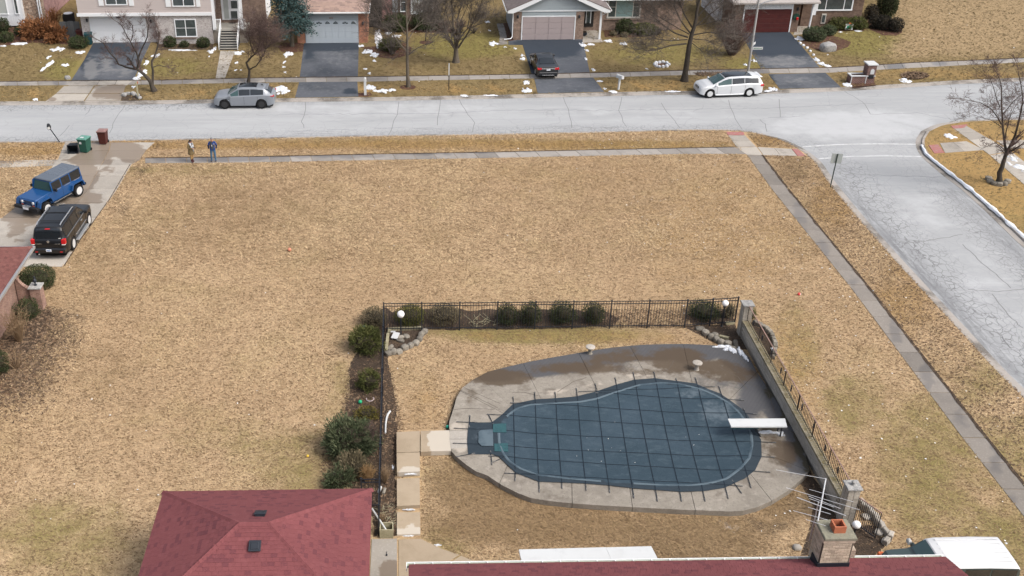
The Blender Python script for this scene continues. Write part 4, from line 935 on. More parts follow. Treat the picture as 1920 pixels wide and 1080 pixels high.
# ================================================================== NEAR BUILDINGS
def brickmat(name, c1, c2, mortar, bw=.21, bh=.075, ms=.012, bump=.4, blot=None):
    k = NT(name); g = k.n('ShaderNodeNewGeometry'); s_ = k.n('ShaderNodeSeparateXYZ'); k.l(g.outputs['Position'], s_.inputs[0])
    ad = k.n('ShaderNodeMath', operation='ADD'); k.l(s_.outputs[0], ad.inputs[0]); k.l(s_.outputs[1], ad.inputs[1])
    cb = k.n('ShaderNodeCombineXYZ'); k.l(ad.outputs[0], cb.inputs[0]); k.l(s_.outputs[2], cb.inputs[1])
    bt = k.n('ShaderNodeTexBrick'); k.l(cb.outputs[0], bt.inputs['Vector']); bt.inputs['Scale'].default_value = 1
    bt.inputs['Color1'].default_value = _lin(c1); bt.inputs['Color2'].default_value = _lin(c2); bt.inputs['Mortar'].default_value = _lin(mortar)
    bt.inputs['Brick Width'].default_value = bw; bt.inputs['Row Height'].default_value = bh; bt.inputs['Mortar Size'].default_value = ms; bt.inputs['Bias'].default_value = -.1
    nz = k.n('ShaderNodeTexNoise'); nz.inputs['Scale'].default_value = 3.0; nz.inputs['Detail'].default_value = 6; k.l(g.outputs['Position'], nz.inputs['Vector'])
    mr = k.n('ShaderNodeMapRange'); k.l(nz.outputs[0], mr.inputs[0]); mr.inputs[1].default_value = .3; mr.inputs[2].default_value = .7; mr.inputs[3].default_value = .72; mr.inputs[4].default_value = 1.2
    hv = k.n('ShaderNodeHueSaturation'); k.l(bt.outputs['Color'], hv.inputs['Color']); k.l(mr.outputs[0], hv.inputs['Value'])
    k.l(hv.outputs[0], k.b.inputs['Base Color']); k.b.inputs['Roughness'].default_value = .9; k.b.inputs['Specular IOR Level'].default_value = .15
    bp = k.n('ShaderNodeBump'); bp.inputs['Strength'].default_value = bump; bp.inputs['Distance'].default_value = .01; bp.invert = True
    k.l(bt.outputs['Fac'], bp.inputs['Height']); k.l(bp.outputs[0], k.b.inputs['Normal'])
    return k.m
M['brick_pink'] = brickmat('pink_brick', (.30, .175, .135), (.22, .115, .09), (.33, .25, .21))
M['brick_tan'] = brickmat('tan_brick', (.42, .35, .28), (.33, .265, .205), (.26, .225, .19))
M['chim_brick'] = mat('chimney_brick', (.50, .42, .325), .92, [('noise', 4, .4, .7, (.38, .31, .235), .8), ('noise', 30, .5, .7, (.58, .50, .41), .4)], rnd=.2, bump=[('noise', 40, .3)])
M['chim_mortar'] = mat('chimney_mortar', (.12, .10, .08), .95)
RED = (.182, .058, .062)
M['shingle'] = mat('red_shingle', RED, .92, [('noise', .5, .42, .68, (.160, .051, .056), .7), ('noise', 4, .48, .7, (.22, .076, .08), .5), ('noise', 45, .5, .7, (.10, .033, .037), .5, None, 2)], bump=[('noise', 90, .25, None, .01)], rnd=.07, attr=[('g', (.09, .030, .040), .5, 30, (1.28, 1.42))])  # g darkens some tabs to stand in for shadow lines at shingle edges
M['shingle_left'] = mat('brown_red_shingle', (.15, .062, .055), .92, [('noise', 3, .48, .7, (.20, .095, .082), .5), ('noise', 45, .5, .7, (.13, .05, .045), .5)], rnd=.1, attr=[('g', (.11, .045, .042), .6, 30, (1.15, 1.4))])
M['shingle_tan'] = mat('tan_shingle', (.33, .235, .195), .92, [('noise', 2.2, .45, .7, (.24, .17, .15), .6), ('noise', 20, .5, .7, (.40, .30, .26), .5)], rnd=.1, attr=[('g', (.2, .145, .13), .6, 30, (1.1, 1.4))])
M['underlay'] = mat('roof_underlay', (.09, .032, .032), .95)
M['gutter'] = mat('white_gutter', (.76, .78, .78), .5)
M['gutter_in'] = mat('pale_green_gutter_lining', (.38, .46, .34), .6)
M['flash'] = mat('black_flashing', (.012, .016, .024), .6, spec=.4)
M['terracotta'] = mat('terracotta_flue', (.42, .145, .075), .8, [('noise', 6, .45, .7, (.34, .12, .07), .6)])
M['vent'] = mat('dark_vent_metal', (.018, .023, .032), .5, spec=.4)
M['cement'] = mat('lichened_cement', (.235, .225, .17), .95, [('noise', 5, .42, .68, (.16, .16, .125), .8, None, 6), ('noise', 25, .5, .7, (.32, .31, .26), .5)], bump=[('noise', 30, .4)])
M['soffit'] = mat('dark_soffit', (.10, .09, .085), .9)

def shingles(parent, O, U, V, poly, m, ex=.143, tw=.21, nmax=300, seed=1, focus=None, name='shingle'):
    """rows of overlapping tabs over a roof plane; (u,v) polygon in plane coordinates; parent-local"""
    rg = random.Random(seed); N = U.cross(V).normalized()
    if N.z < 0: N = -N
    vmax = max(p[1] for p in poly); rows_ = int(vmax/ex)+1; tabs = []
    for r in range(rows_):
        v0 = r*ex; vm = v0+ex*.5
        xs = []
        for i in range(len(poly)):
            a, b = poly[i-1], poly[i]
            if (a[1] > vm) != (b[1] > vm): xs.append(a[0]+(b[0]-a[0])*(vm-a[1])/(b[1]-a[1]))
        if len(xs) < 2: continue
        ua, ub = min(xs), max(xs); u = ua-rg.uniform(0, tw)
        while u < ub:
            a, b = max(u, ua), min(u+tw-.006, ub)
            if b-a > .04: tabs.append((a, b, v0))
            u += tw
    meshes = []
    def tabmesh(wd, g):
        b = MB(); b.add([(0, -.012, .016), (wd, -.012, .016), (wd, ex+.05, .004), (0, ex+.05, .004), (0, -.012, .002), (wd, -.012, .002)], [(0, 1, 2, 3), (4, 5, 1, 0), (0, 3, 4), (1, 5, 2)])
        me = b.mesh(name); me.materials.append(m)
        at = me.attributes.new('g', 'FLOAT', 'POINT'); at.data.foreach_set('value', [g]*len(me.vertices)); return me
    std = [tabmesh(tw-.006, g) for g in (0, .2, .45, .6, .7, .85, 1.0, .1)]
    if focus: tabs.sort(key=lambda t: (O+U*t[0]+V*t[2]-focus).length)
    Rm = Matrix((U, V, N)).transposed().to_4x4(); k = 0; rest = MB(); gs = []
    for (a, b, v0) in tabs:
        full = abs((b-a)-(tw-.006)) < 1e-4
        Mx = Matrix.Translation(O+U*a+V*v0+N*rg.uniform(.001, .004))@Rm
        if full and k < nmax: inst(rg.choice(std), name, Mx, parent); k += 1
        else:
            wd = b-a; rest.add([Mx@Vector(q) for q in ((0, -.012, .016), (wd, -.012, .016), (wd, ex+.05, .004), (0, ex+.05, .004), (0, -.012, .002), (wd, -.012, .002))], [(0, 1, 2, 3), (4, 5, 1, 0), (0, 3, 4), (1, 5, 2)]); gs += [rg.random()]*6
    if rest.v:
        o = rest.build(name, m, parent); o['kind'] = 'stuff'
        at = o.data.attributes.new('g', 'FLOAT', 'POINT'); at.data.foreach_set('value', gs)
def caps(parent, a, b, m, wd=.27, st=.15, name='ridge_cap', slope=.42):
    d = b-a; n = int(d.length/st); d.normalize(); s_ = d.cross(Vector((0, 0, 1))).normalized(); up = s_.cross(d)
    me = MB()
    me.add([(-.02, -wd/2, -.055), (-.02, 0, .02), (-.02, wd/2, -.055), (st+.08, -wd/2, -.068), (st+.08, 0, .006), (st+.08, wd/2, -.068)], [(0, 3, 4, 1), (1, 4, 5, 2), (0, 1, 2)])
    mm = me.mesh(name); mm.materials.append(m); at = mm.attributes.new('g', 'FLOAT', 'POINT'); at.data.foreach_set('value', [.3]*6)
    Rm = Matrix((d, s_, up)).transposed().to_4x4()
    if Rm.determinant() < 0: Rm = Matrix((d, -s_, up)).transposed().to_4x4()
    for i in range(n): inst(mm, name, Matrix.Translation(a+d*(i*st)+Vector((0, 0, .028)))@Rm, parent)

# ---- garage with the red hip roof
gx0, gx1, gy1, gh = -8.82, -1.265, 29.62, 2.75; gy0, rx0, rx1, ry, rh = 23.0, -5.52, -4.56, 26.32, 4.2
ga = thing('garage', 'garage with red shingle hip roof and two dark vents beside the shrub bed', 'garage', (gx0, gy0, 0))
L3 = lambda x, y, z: Vector((x-gx0, y-gy0, z))
b = MB(); b.box(.45, gx1-gx0-.45, .45, gy1-gy0-.45, 0, gh-.02); b.build('wall', M['brick_tan'], ga)
c4 = [L3(gx0, gy0, gh), L3(gx1, gy0, gh), L3(gx1, gy1, gh), L3(gx0, gy1, gh)]; r2 = [L3(rx0, ry, rh), L3(rx1, ry, rh)]
b = MB(); b.add([v-Vector((0, 0, .004)) for v in c4+r2]+[v-Vector((0, 0, .16)) for v in c4], [(0, 1, 5, 4), (1, 2, 5), (2, 3, 4, 5), (3, 0, 4), (9, 8, 7, 6), (0, 6, 7, 1), (1, 7, 8, 2), (2, 8, 9, 3), (3, 9, 6, 0)])
roof = b.build('roof', M['underlay'], ga)
foc = L3(-4.5, 29, 3)
def plane(O, E, T0, T1, parent, m, nmax, foc, seed, ex=.143):
    """roof plane: eave from O to E, top edge from T0 (above O's side) to T1"""
    U = (E-O).normalized(); N = U.cross(T0-O).normalized(); N = N if N.z > 0 else -N; V = N.cross(U)
    f = lambda p: ((p-O).dot(U), (p-O).dot(V))
    shingles(parent, O, U, V, [f(O), f(E), f(T1), f(T0)], m, nmax=nmax, seed=seed, focus=foc, ex=ex)
plane(c4[2], c4[3], r2[1], r2[0], roof, M['shingle'], 75, foc, 1)
plane(c4[1], c4[2], r2[1], r2[1], roof, M['shingle'], 90, foc, 2)
plane(c4[3], c4[0], r2[0], r2[0], roof, M['shingle'], 90, foc, 3)
plane(c4[0], c4[1], r2[0], r2[1], roof, M['shingle'], 45, L3(-5, 26, 4), 4)
for i, r in ((0, 0), (3, 0), (1, 1), (2, 1)): caps(roof, c4[i].lerp(r2[r], .0), r2[r], M['shingle'])
caps(roof, r2[0], r2[1], M['shingle'])
def roof_vent(px, py, par, base, plane_n):
    pass
for (x, y, ty) in ((-4.92, 27.0, 1), (-4.93, 25.55, -1)):
    z = rh-abs(y-ry)*(rh-gh)/(gy1-ry); sl = math.atan((rh-gh)/(gy1-ry))*(-ty)
    Mx = Matrix.Translation(L3(x, y, z))@Matrix.Rotation(sl, 4, 'X')
    b = MB(); b.bevbox(-.16, .16, -.15, .15, .0, .15, .04, Mx); b.bevbox(-.2, .2, -.19, .19, .10, .13, .01, Mx); b.build('roof_vent', M['vent'], roof)

# ---- main house: only its far eave, gutter, chimney and gable end are in view
hx0, hx1, hye, hz = .045, 18.02, 25.80, 2.75; sl_m = .36; hyr = 19.5; hzr = hz+(hye-hyr)*sl_m
mh = thing('house', 'house with red shingle roof, pale green gutter and brick chimney', 'house', (hx0, hyr, 0))
Lh = lambda x, y, z: Vector((x-hx0, y-hyr, z))
b = MB(); b.box(.4, hx1-hx0-.4, hyr-6-hyr, hye-hyr-.5, 0, hz-.02); b.build('wall', M['brick_tan'], mh)
b = MB(); e0, e1, q0, q1, f0, f1 = Lh(hx0, hye, hz), Lh(hx1, hye, hz), Lh(hx0, hyr, hzr), Lh(hx1, hyr, hzr), Lh(hx0, hyr-6.3, hz), Lh(hx1, hyr-6.3, hz); dn = Vector((0, 0, .16))
b.add([e0, e1, q1, q0, f0, f1]+[v-dn for v in (e0, e1, q1, q0, f0, f1)], [(0, 3, 2, 1), (3, 4, 5, 2), (6, 7, 8, 9), (9, 8, 11, 10), (0, 1, 7, 6), (1, 2, 8, 7), (2, 5, 11, 8), (5, 4, 10, 11), (4, 3, 9, 10), (3, 0, 6, 9)])
mroof = b.build('roof', M['underlay'], mh)
U = (e0-e1).normalized(); N = U.cross(q1-e1).normalized(); N = N if N.z > 0 else -N; V = N.cross(U)
shingles(mroof, e1, U, V, [(0, 0), (hx1-hx0, 0), (hx1-hx0, 2.6), (0, 2.6)], M['shingle'], nmax=300, seed=7, focus=Lh(13, 25.6, 2.9))
b = MB(); b.box(0, hx1-hx0, 2.62*V.y*-1+hye-hyr-1.0, hye-hyr-2.4, 0, 0.001)
# gutter: a U-shaped trough
b = MB(); y = hye-hyr+.005; W_ = hx1-hx0
b.box(-.05, W_-.02, y+.115, y+.14, hz-.13, hz-.012); b.box(-.05, W_-.02, y, y+.14, hz-.145, hz-.13); b.box(-.075, -.05, y-.16, y+.14, hz-.145, hz-.012); b.build('gutter', M['gutter'], mh)
b = MB(); b.box(-.045, W_-.02, y+.004, y+.113, hz-.128, hz-.075); b.build('gutter_lining', M['gutter_in'], mh)
clip = MB().box(-.015, .015, 0, .14, hz-.035, hz-.02).mesh('gutter_strap'); clip.materials.append(M['gutter'])
for i in range(30): inst(clip, 'gutter_strap', Matrix.Translation((.2+i*.61, y, 0)), mh)
# chimney
cx0, cx1, cy0, cy1, czt = 13.50, 14.47, 25.25, 26.06, 4.12
chm = MB(); chm.box(cx0-hx0, cx1-hx0, cy0-hyr, cy1-hyr, 0, czt); chim = chm.build('chimney', M['chim_mortar'], mh)
rg = random.Random(2)
fb_me = MB().bevbox(-.098, .098, -.010, .004, -.030, .030, .004).mesh('brick'); fb_me.materials.append(M['chim_brick'])
hb_me = MB().bevbox(-.045, .045, -.010, .004, -.030, .030, .004).mesh('brick'); hb_me.materials.append(M['chim_brick'])
def brickface(parent, O, U_, wd, z0, z1, full=fb_me, half=hb_me, lim=10**9):
    Nn = U_.cross(Vector((0, 0, 1))); Rm = Matrix((U_, -Nn, Vector((0, 0, 1)))).transposed().to_4x4(); k = 0
    rows_ = int((z1-z0)/.074)
    for r in range(rows_):
        u = .008+(.102 if r % 2 else 0)
        if r % 2: inst(half, 'brick', Matrix.Translation(O+U_*.053+Nn*rg.uniform(0, .004)+Vector((0, 0, z0+.037+r*.074)))@Rm, parent)
        while u+.196 < wd+.004:
            inst(full, 'brick', Matrix.Translation(O+U_*(u+.098)+Nn*rg.uniform(0, .004)+Vector((0, 0, z0+.037+r*.074)))@Rm, parent); u += .206
        if wd-u > .09: inst(half, 'brick', Matrix.Translation(O+U_*(u+.045)+Vector((0, 0, z0+.037+r*.074)))@Rm, parent)
brickface(chim, Lh(cx0, cy0, 0), Vector((1, 0, 0)), cx1-cx0, 3.12, czt-.02)
brickface(chim, Lh(cx0, cy1, 0), Vector((0, -1, 0)), cy1-cy0, 2.75, czt-.02)
brickface(chim, Lh(cx1, cy0, 0), Vector((0, 1, 0)), cy1-cy0, 2.75, czt-.02)
b = MB(); b.box(cx0-.03-hx0, cx1+.03-hx0, cy0-.03-hyr, cy1+.03-hyr, czt-.13, czt); b.build('corbel', M['chim_brick'], chim)
b = MB(); b.bevbox(cx0-.02-hx0, cx1+.06-hx0, cy0-.06-hyr, cy1+.04-hyr, czt, czt+.1, .02); b.build('cap', M['cement'], chim)
b = MB(); fx, fy = 14.03-hx0, 25.62-hyr; o_, i_ = .19, .145
for x0, x1, y0, y1 in ((-o_, o_, -o_, -i_), (-o_, o_, i_, o_), (-o_, -i_, -i_, i_), (i_, o_, -i_, i_)): b.box(fx+x0, fx+x1, fy+y0, fy+y1, czt+.1, czt+.36)
b.build('flue', M['terracotta'], chim); b = MB(); b.box(fx-i_+.002, fx+i_-.002, fy-i_+.002, fy+i_-.002, czt+.1, czt+.13); b.build('flue_inside', M['soffit'], chim)
b = MB(); b.box(cx0-.06-hx0, cx1+.02-hx0, cy0-.05-hyr, cy0-hyr-.012, 2.9, 3.13); b.box(cx0-.06-hx0, cx0-hx0-.012, cy0-hyr-.012, cy1-hyr-.28, 2.72, 3.08); b.build('flashing', M['flash'], chim)
b = MB(); b.box(cx1+.012-hx0, cx1+.5-hx0, 25.86-hyr, 26.2-hyr, 0, 3.05); b.build('shoulder', M['brick_tan'], chim)
# TV antenna strapped to the chimney
an = thing('tv_antenna', 'old aluminium roof antenna with slanting rods strapped to the brick chimney', 'antenna', (13.44, 26.08, 0))
zb = topz(Vector((13.44, 26.08, 0)), 946)
b = MB(); b.tube([(0, 0, 3.3), (0, 0, zb+.1)], .022, 8); b.build('mast', M['steel'], an)
bp0, bp1 = G(1533.5, 977, zb), G(1548.5, 897.5, zb)
b = MB(); b.tube([bp0, bp1], .024, 8); b.build('boom', M['alu'], an, world=True)
for a, c, r in (((1455, 881), (1549.5, 898), .008), ((1474, 914.5), (1612, 956), .008), ((1517.5, 917.5), (1600, 941), .007), ((1516, 930), (1576, 953.7), .009), ((1494, 932.5), (1586, 967), .013), ((1517, 934.5), (1564, 951), .008), ((1515, 951), (1557.5, 964), .009), ((1487.5, 957.5), (1552, 975), .008), ((1511, 974), (1548, 986), .008)):
    b = MB(); b.tube([G(*a, zb+.03), G(*c, zb+.03)], r, 6); b.build('rod', M['alu'], an, world=True)
# white patio roof beyond the eave
pr = thing('patio_cover', 'flat white patio cover of two panels below the house eave', 'patio cover', G(1100, 1040, 0))
zc = 2.5
for a, c in ((0, .655), (.657, 1)):
    T0, T1, B0, B1 = G(973, 1030.5, zc), G(1221, 1024, zc), G(980, 1062, zc), G(1238, 1056, zc)
    q = [T0.lerp(T1, a), T0.lerp(T1, c), B0.lerp(B1, c), B0.lerp(B1, a)]
    b = MB(); b.prism(q, zc-.1, zc+(.0 if a else .006)); b.build('panel', M['white'], pr, world=True)
for px in (985, 1215):
    g = G(px, 1030, zc)-Vector((0, .15, 0)); b = MB(); b.box(g.x-.05, g.x+.05, g.y-.05, g.y+.05, 0, zc-.1); b.build('post', M['white'], pr, world=True)

# ---- house at the left edge
lh = thing('house', 'pink brick house with brown-red roof and pale gutter at the left edge', 'house', (-20.2, 36, 0))
Ll = lambda x, y, z: Vector((x+20.2, y-36, z))
ex_, ey_, ez_ = -19.55, 49.1, 2.8
b = MB(); b.box(-9, 0, -6, 48.2-36, 0, ez_-.02); b.build('wall', M['brick_pink'], lh)
e = [Ll(ex_, 29, ez_), Ll(ex_, ey_, ez_), Ll(-30, ey_, ez_), Ll(-30, 29, ez_)]; t_ = [Ll(-24.8, 34.2, ez_+2.2), Ll(-24.8, 43.8, ez_+2.2)]
b = MB(); b.add(e+t_+[v-Vector((0, 0, .18)) for v in e], [(0, 1, 5, 4), (1, 2, 5), (2, 3, 4, 5), (3, 0, 4), (9, 8, 7, 6), (0, 6, 7, 1), (1, 7, 8, 2), (2, 8, 9, 3), (3, 9, 6, 0)]); lroof = b.build('roof', M['underlay'], lh)
plane(e[0], e[1], t_[0], t_[1], lroof, M['shingle_left'], 220, Ll(-19.8, 46.5, 2.9), 21)
plane(e[1], e[2], t_[1], t_[1], lroof, M['shingle_left'], 60, Ll(-20, 49, 2.9), 22)
caps(lroof, e[1], t_[1], M['shingle_left'])
b = MB(); b.box(ex_+20.2+.004, ex_+20.2+.13, -7, ey_-36, ez_-.15, ez_-.02); b.box(-9.8, ex_+20.2+.13, ey_-36+.004, ey_-36+.12, ez_-.15, ez_-.02); b.build('gutter', M['steel'], lh)
b = MB(); b.box(.01, .08, 47.7-36, 47.8-36, .1, ez_-.2); b.build('downspout', M['brick_pink'], lh)
# wing wall and its pillar
ww = thing('wing_wall', 'brick wing wall sweeping down from the house corner to a capped pillar', 'wall', (-20.15, 47.55, 0))
g = G(79, 570); pw = .27; pz = topz(g, 531)
pxl = g.x+20.15; prof = [(0, 0)]+[(pxl-pw, 0), (pxl-pw, pz-.1)]+[(t*(pxl-pw), 1.95+(pz-.1-1.95)*(1-(1-t)**2.2)) for t in (.85, .7, .55, .4, .25, .12, 0)]
Mx = Matrix.Rotation(math.pi/2, 4, 'X')
b = MB(); b.prism(prof, -.1, .1, Mx); b.build('curved_wall', M['brick_pink'], ww)
cp_ = MB(); tp = list(reversed(prof[3:]))
for a, c in zip(tp, tp[1:]): cp_.prism([(a[0], a[1]), (c[0], c[1]), (c[0], c[1]+.06), (a[0], a[1]+.06)], -.12, .12, Mx)
cp_.build('brick_coping', M['brick_pink'], ww)
b = MB(); b.box(pxl-pw, pxl+pw, -.27, .27, 0, pz); b.build('pillar', M['brick_pink'], ww)
b = MB(); b.bevbox(pxl-pw-.06, pxl+pw+.06, -.33, .33, pz, pz+.08, .02); b.build('cap', M['rockgrey'], ww)
st = thing('garden_statue', 'small dark bird statue perched on the pillar cap', 'statue', (g.x, 47.55, pz+.08))
b = MB(); b.lathe([(.08, 0), (.09, .04), (.03, .07), (.03, .14), (.09, .2), (.11, .28), (.07, .36), (.03, .4), (.055, .45), (.05, .5), (0, .53)], 10); b.build('body', M['vent'], st, 50)
b = MB(); b.add([(.04, 0, .47), (.13, 0, .45), (.04, .02, .44), (.04, -.02, .44)], [(0, 1, 2), (0, 3, 1), (1, 3, 2)]); b.build('beak', M['vent'], st)
# ================================================================== SHRUBS
def leafmat(name, c, c2, c3, rough=.8):
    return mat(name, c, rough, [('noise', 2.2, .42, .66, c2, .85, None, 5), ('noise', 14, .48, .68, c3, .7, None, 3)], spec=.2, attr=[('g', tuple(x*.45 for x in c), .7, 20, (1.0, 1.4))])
M['yew'] = leafmat('dark_green_yew', (.046, .062, .026), (.075, .086, .036), (.026, .034, .017))
M['juniper'] = leafmat('blue_green_juniper', (.075, .098, .050), (.135, .145, .08), (.04, .055, .03))
M['olive'] = leafmat('olive_boxwood', (.105, .108, .028), (.15, .135, .04), (.05, .055, .016))
M['green'] = leafmat('green_juniper', (.085, .098, .030), (.145, .14, .05), (.042, .05, .018))
M['greybrush'] = leafmat('grey_brown_boxwood', (.155, .13, .078), (.21, .17, .11), (.075, .062, .036))
M['orange'] = leafmat('dead_orange_juniper', (.24, .105, .045), (.33, .155, .07), (.11, .052, .026))
M['yellowgreen'] = leafmat('yellow_green_spreader', (.165, .145, .035), (.23, .175, .05), (.08, .068, .02))
M['spruce'] = leafmat('blue_spruce_needles', (.052, .098, .095), (.105, .165, .165), (.022, .045, .042))
M['topiary'] = leafmat('dark_winter_topiary', (.035, .032, .026), (.06, .05, .036), (.018, .016, .014))
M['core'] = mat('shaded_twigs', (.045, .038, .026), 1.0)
M['drygrass'] = mat('dry_ornamental_grass', (.36, .235, .115), .9, [('noise', 6, .45, .7, (.22, .13, .06), .7)])
M['bark'] = mat('grey_brown_bark', (.125, .105, .082), .95, [('noise', 5, .4, .7, (.07, .058, .046), .8, (1, 1, .25)), ('noise', 16, .5, .7, (.19, .165, .13), .5)], bump=[('noise', 22, .8, (1, 1, .3), .04)])
M['bark_dark'] = mat('dark_bark', (.062, .052, .043), .95, [('noise', 6, .4, .7, (.035, .03, .025), .8, (1, 1, .25)), ('noise', 16, .5, .7, (.11, .095, .075), .5)], bump=[('noise', 22, .8, (1, 1, .3), .04)])
M['twig'] = mat('bare_twigs', (.115, .098, .085), .95, [('noise', 1.2, .4, .7, (.07, .06, .055), .7)])
M['twig_red'] = mat('reddish_bare_twigs', (.125, .085, .075), .95, [('noise', 1.2, .4, .7, (.075, .055, .05), .7)])
M['twig_tan'] = mat('tan_bare_twigs', (.27, .19, .115), .95, [('noise', 3, .4, .7, (.16, .105, .06), .7)])

def pxscale(g):
    q = RC @ (np.array([g[0], g[1], g[2]])-CC); return FPX/q[2]
def leaves(rg, n, rx, ry, rz, zc, leaf, lump, seed, aspect=.5, shell=.35, zmin=.02, spiky=0.0, clump=0):
    d = rg.normal(size=(n, 3)); d /= np.linalg.norm(d, axis=1)[:, None]
    if clump:
        cd = rg.normal(size=(clump, 3)); cd /= np.linalg.norm(cd, axis=1)[:, None]
        k = rg.integers(0, clump, n); d = cd[k]*1.0+rg.normal(size=(n, 3))*.28; d /= np.linalg.norm(d, axis=1)[:, None]
        bias = rg.uniform(.78, 1.12, clump)[k]
    else: bias = 1.0
    lr = np.array([1+lump*mnoise.noise(Vector(x)*2.1+Vector((seed, 0, 0)))*1.6 for x in d.tolist()])*bias
    rad = lr*(1-shell*rg.random(n)**1.5)
    p = d*rad[:, None]*np.array([rx, ry, rz]); p[:, 2] += zc
    k = p[:, 2] > zmin; p, d = p[k], d[k]; n = len(p)
    # leaf quad: direction mostly outward and up, with a random twist
    t = d*np.array([1/rx, 1/ry, 1/rz])*min(rx, rz)+rg.normal(size=(n, 3))*(.75-spiky*.4)+np.array([0, 0, .25]); t /= np.linalg.norm(t, axis=1)[:, None]
    s = np.cross(t, rg.normal(size=(n, 3))); s /= np.linalg.norm(s, axis=1)[:, None]
    L = leaf*rg.uniform(.6, 1.5, n)*(1+spiky); W = leaf*aspect*rg.uniform(.6, 1.3, n)
    v = np.stack([p-s*W[:, None]*.5, p+s*W[:, None]*.5, p+t*L[:, None]+s*W[:, None]*.3, p+t*L[:, None]-s*W[:, None]*.3], 1)
    return v.reshape(-1, 3)
def quadmesh(name, v, m, g=None):
    n = len(v)//4; me = bpy.data.meshes.new(name)
    me.vertices.add(n*4); me.vertices.foreach_set('co', v.reshape(-1)); me.loops.add(n*4); me.loops.foreach_set('vertex_index', np.arange(n*4))
    me.polygons.add(n); me.polygons.foreach_set('loop_start', np.arange(0, n*4, 4)); me.polygons.foreach_set('loop_total', np.full(n, 4)); me.update(calc_edges=True)
    if g is not None:
        at = me.attributes.new('g', 'FLOAT', 'POINT'); at.data.foreach_set('value', np.repeat(g, 4).astype(np.float32))
    me.materials.append(m); return me
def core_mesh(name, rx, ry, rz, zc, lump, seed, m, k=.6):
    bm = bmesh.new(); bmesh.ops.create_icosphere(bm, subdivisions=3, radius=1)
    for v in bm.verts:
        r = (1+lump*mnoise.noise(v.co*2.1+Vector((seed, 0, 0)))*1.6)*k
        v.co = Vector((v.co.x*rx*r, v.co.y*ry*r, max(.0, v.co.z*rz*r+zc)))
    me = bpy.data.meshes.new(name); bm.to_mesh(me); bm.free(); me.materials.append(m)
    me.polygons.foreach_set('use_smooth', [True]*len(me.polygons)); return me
def shrub(lab, cx, by, w_, h_, m, seed=1, leaf=.07, dens=1.0, lump=.22, group=None, name='shrub', cat='shrub', spiky=0.0, top=1.0, ry=None, clump=0, core=True, aspect=.5, flat=None):
    g0 = G(cx, by-h_*.3); sc = pxscale(g0); rx = w_/2/sc
    ph = math.atan2(HCAM, g0.y); hh = h_/2/sc
    ryy = ry or rx
    if hh <= ryy*math.sin(ph)*1.05: ryy = hh/math.sin(ph)*.75
    rz = max(.22, math.sqrt(max(.01, hh*hh-(ryy*math.sin(ph))**2))/math.cos(ph))
    if flat: rz = flat
    zc = rz*.82; g = G(cx, by-h_/2, zc); g.z = 0
    t = thing(name, lab, cat, g, 0, group)
    rg = np.random.default_rng(seed)
    area = rx*ryy+rx*rz+ryy*rz
    n = int(min(14000, max(350, 1500*area*dens*(.07/leaf)**1.2)))
    v = leaves(rg, n, rx, ryy, rz, zc, leaf, lump, seed, aspect, spiky=spiky, clump=clump)
    gg = np.clip(rg.uniform(0, 1, len(v)//4)*.6+.55*(1-np.clip(v[::4, 2]/(zc+rz), 0, 1)), 0, 1)  # leaves darken toward the foot, painting in the shade below
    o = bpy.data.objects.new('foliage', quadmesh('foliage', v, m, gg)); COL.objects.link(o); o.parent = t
    if core:
        o = bpy.data.objects.new('inner_branches', core_mesh('inner_branches', rx, ryy, rz, zc, lump, seed, M['core'])); COL.objects.link(o); o.parent = t  # solid dark core; the shade inside the shrub is in its colour
    return t
def stems(lab, cx, by, w_, h_, m, n=40, seed=1, r=.008, twig=3, spread=1.0, name='bare_shrub', cat='shrub', group=None, base=.15):
    """leafless shrub: many thin stems fanning out of one root, each with twigs"""
    g = G(cx, by); sc = pxscale(g); R0 = w_/2/sc; H = h_/sc/math.cos(math.atan2(HCAM, g.y)); rg = random.Random(seed)
    t = thing(name, lab, cat, g, 0, group); b = MB()
    for i in range(n):
        a = rg.uniform(0, 6.283); q = rg.random()**.6*R0*spread; h = H*rg.uniform(.65, 1.0)*(1-.25*(q/R0)**2)
        p0 = Vector((math.cos(a)*q*base, math.sin(a)*q*base, 0)); p2 = Vector((math.cos(a)*q, math.sin(a)*q, h)); p1 = p0.lerp(p2, .55)+Vector((rg.uniform(-.1, .1)*R0, rg.uniform(-.1, .1)*R0, h*.12))
        b.tube([p0, p1, p2], [r*1.6, r, r*.5], 3, False)
        for k in range(twig):
            s_ = rg.uniform(.35, .95); q0 = p0.lerp(p1, s_/.55) if s_ < .55 else p1.lerp(p2, (s_-.55)/.45); L = H*rg.uniform(.12, .3)
            d = Vector((rg.uniform(-1, 1), rg.uniform(-1, 1), rg.uniform(.1, 1))).normalized(); b.tube([q0, q0+d*L*.5+Vector((0, 0, .02)), q0+d*L], [r*.7, r*.55, r*.35], 3, False)
    b.build('stems', m, t); return t
# -- along the left pool fence
GL = 'shrubs along the left pool fence'
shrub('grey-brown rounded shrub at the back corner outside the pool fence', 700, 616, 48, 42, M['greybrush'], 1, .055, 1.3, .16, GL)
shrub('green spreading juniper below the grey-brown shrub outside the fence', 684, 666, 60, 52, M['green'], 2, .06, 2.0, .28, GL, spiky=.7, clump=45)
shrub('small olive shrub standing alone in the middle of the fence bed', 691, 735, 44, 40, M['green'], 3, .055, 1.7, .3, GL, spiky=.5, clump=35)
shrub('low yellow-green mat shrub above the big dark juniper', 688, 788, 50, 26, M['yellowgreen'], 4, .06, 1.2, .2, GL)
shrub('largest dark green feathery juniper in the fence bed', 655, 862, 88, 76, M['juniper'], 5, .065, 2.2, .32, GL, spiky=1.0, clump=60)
stems('leafless purplish shrub squeezed between the big juniper and fence', 690, 845, 44, 50, M['twig_red'], 90, 6, .009, 4)
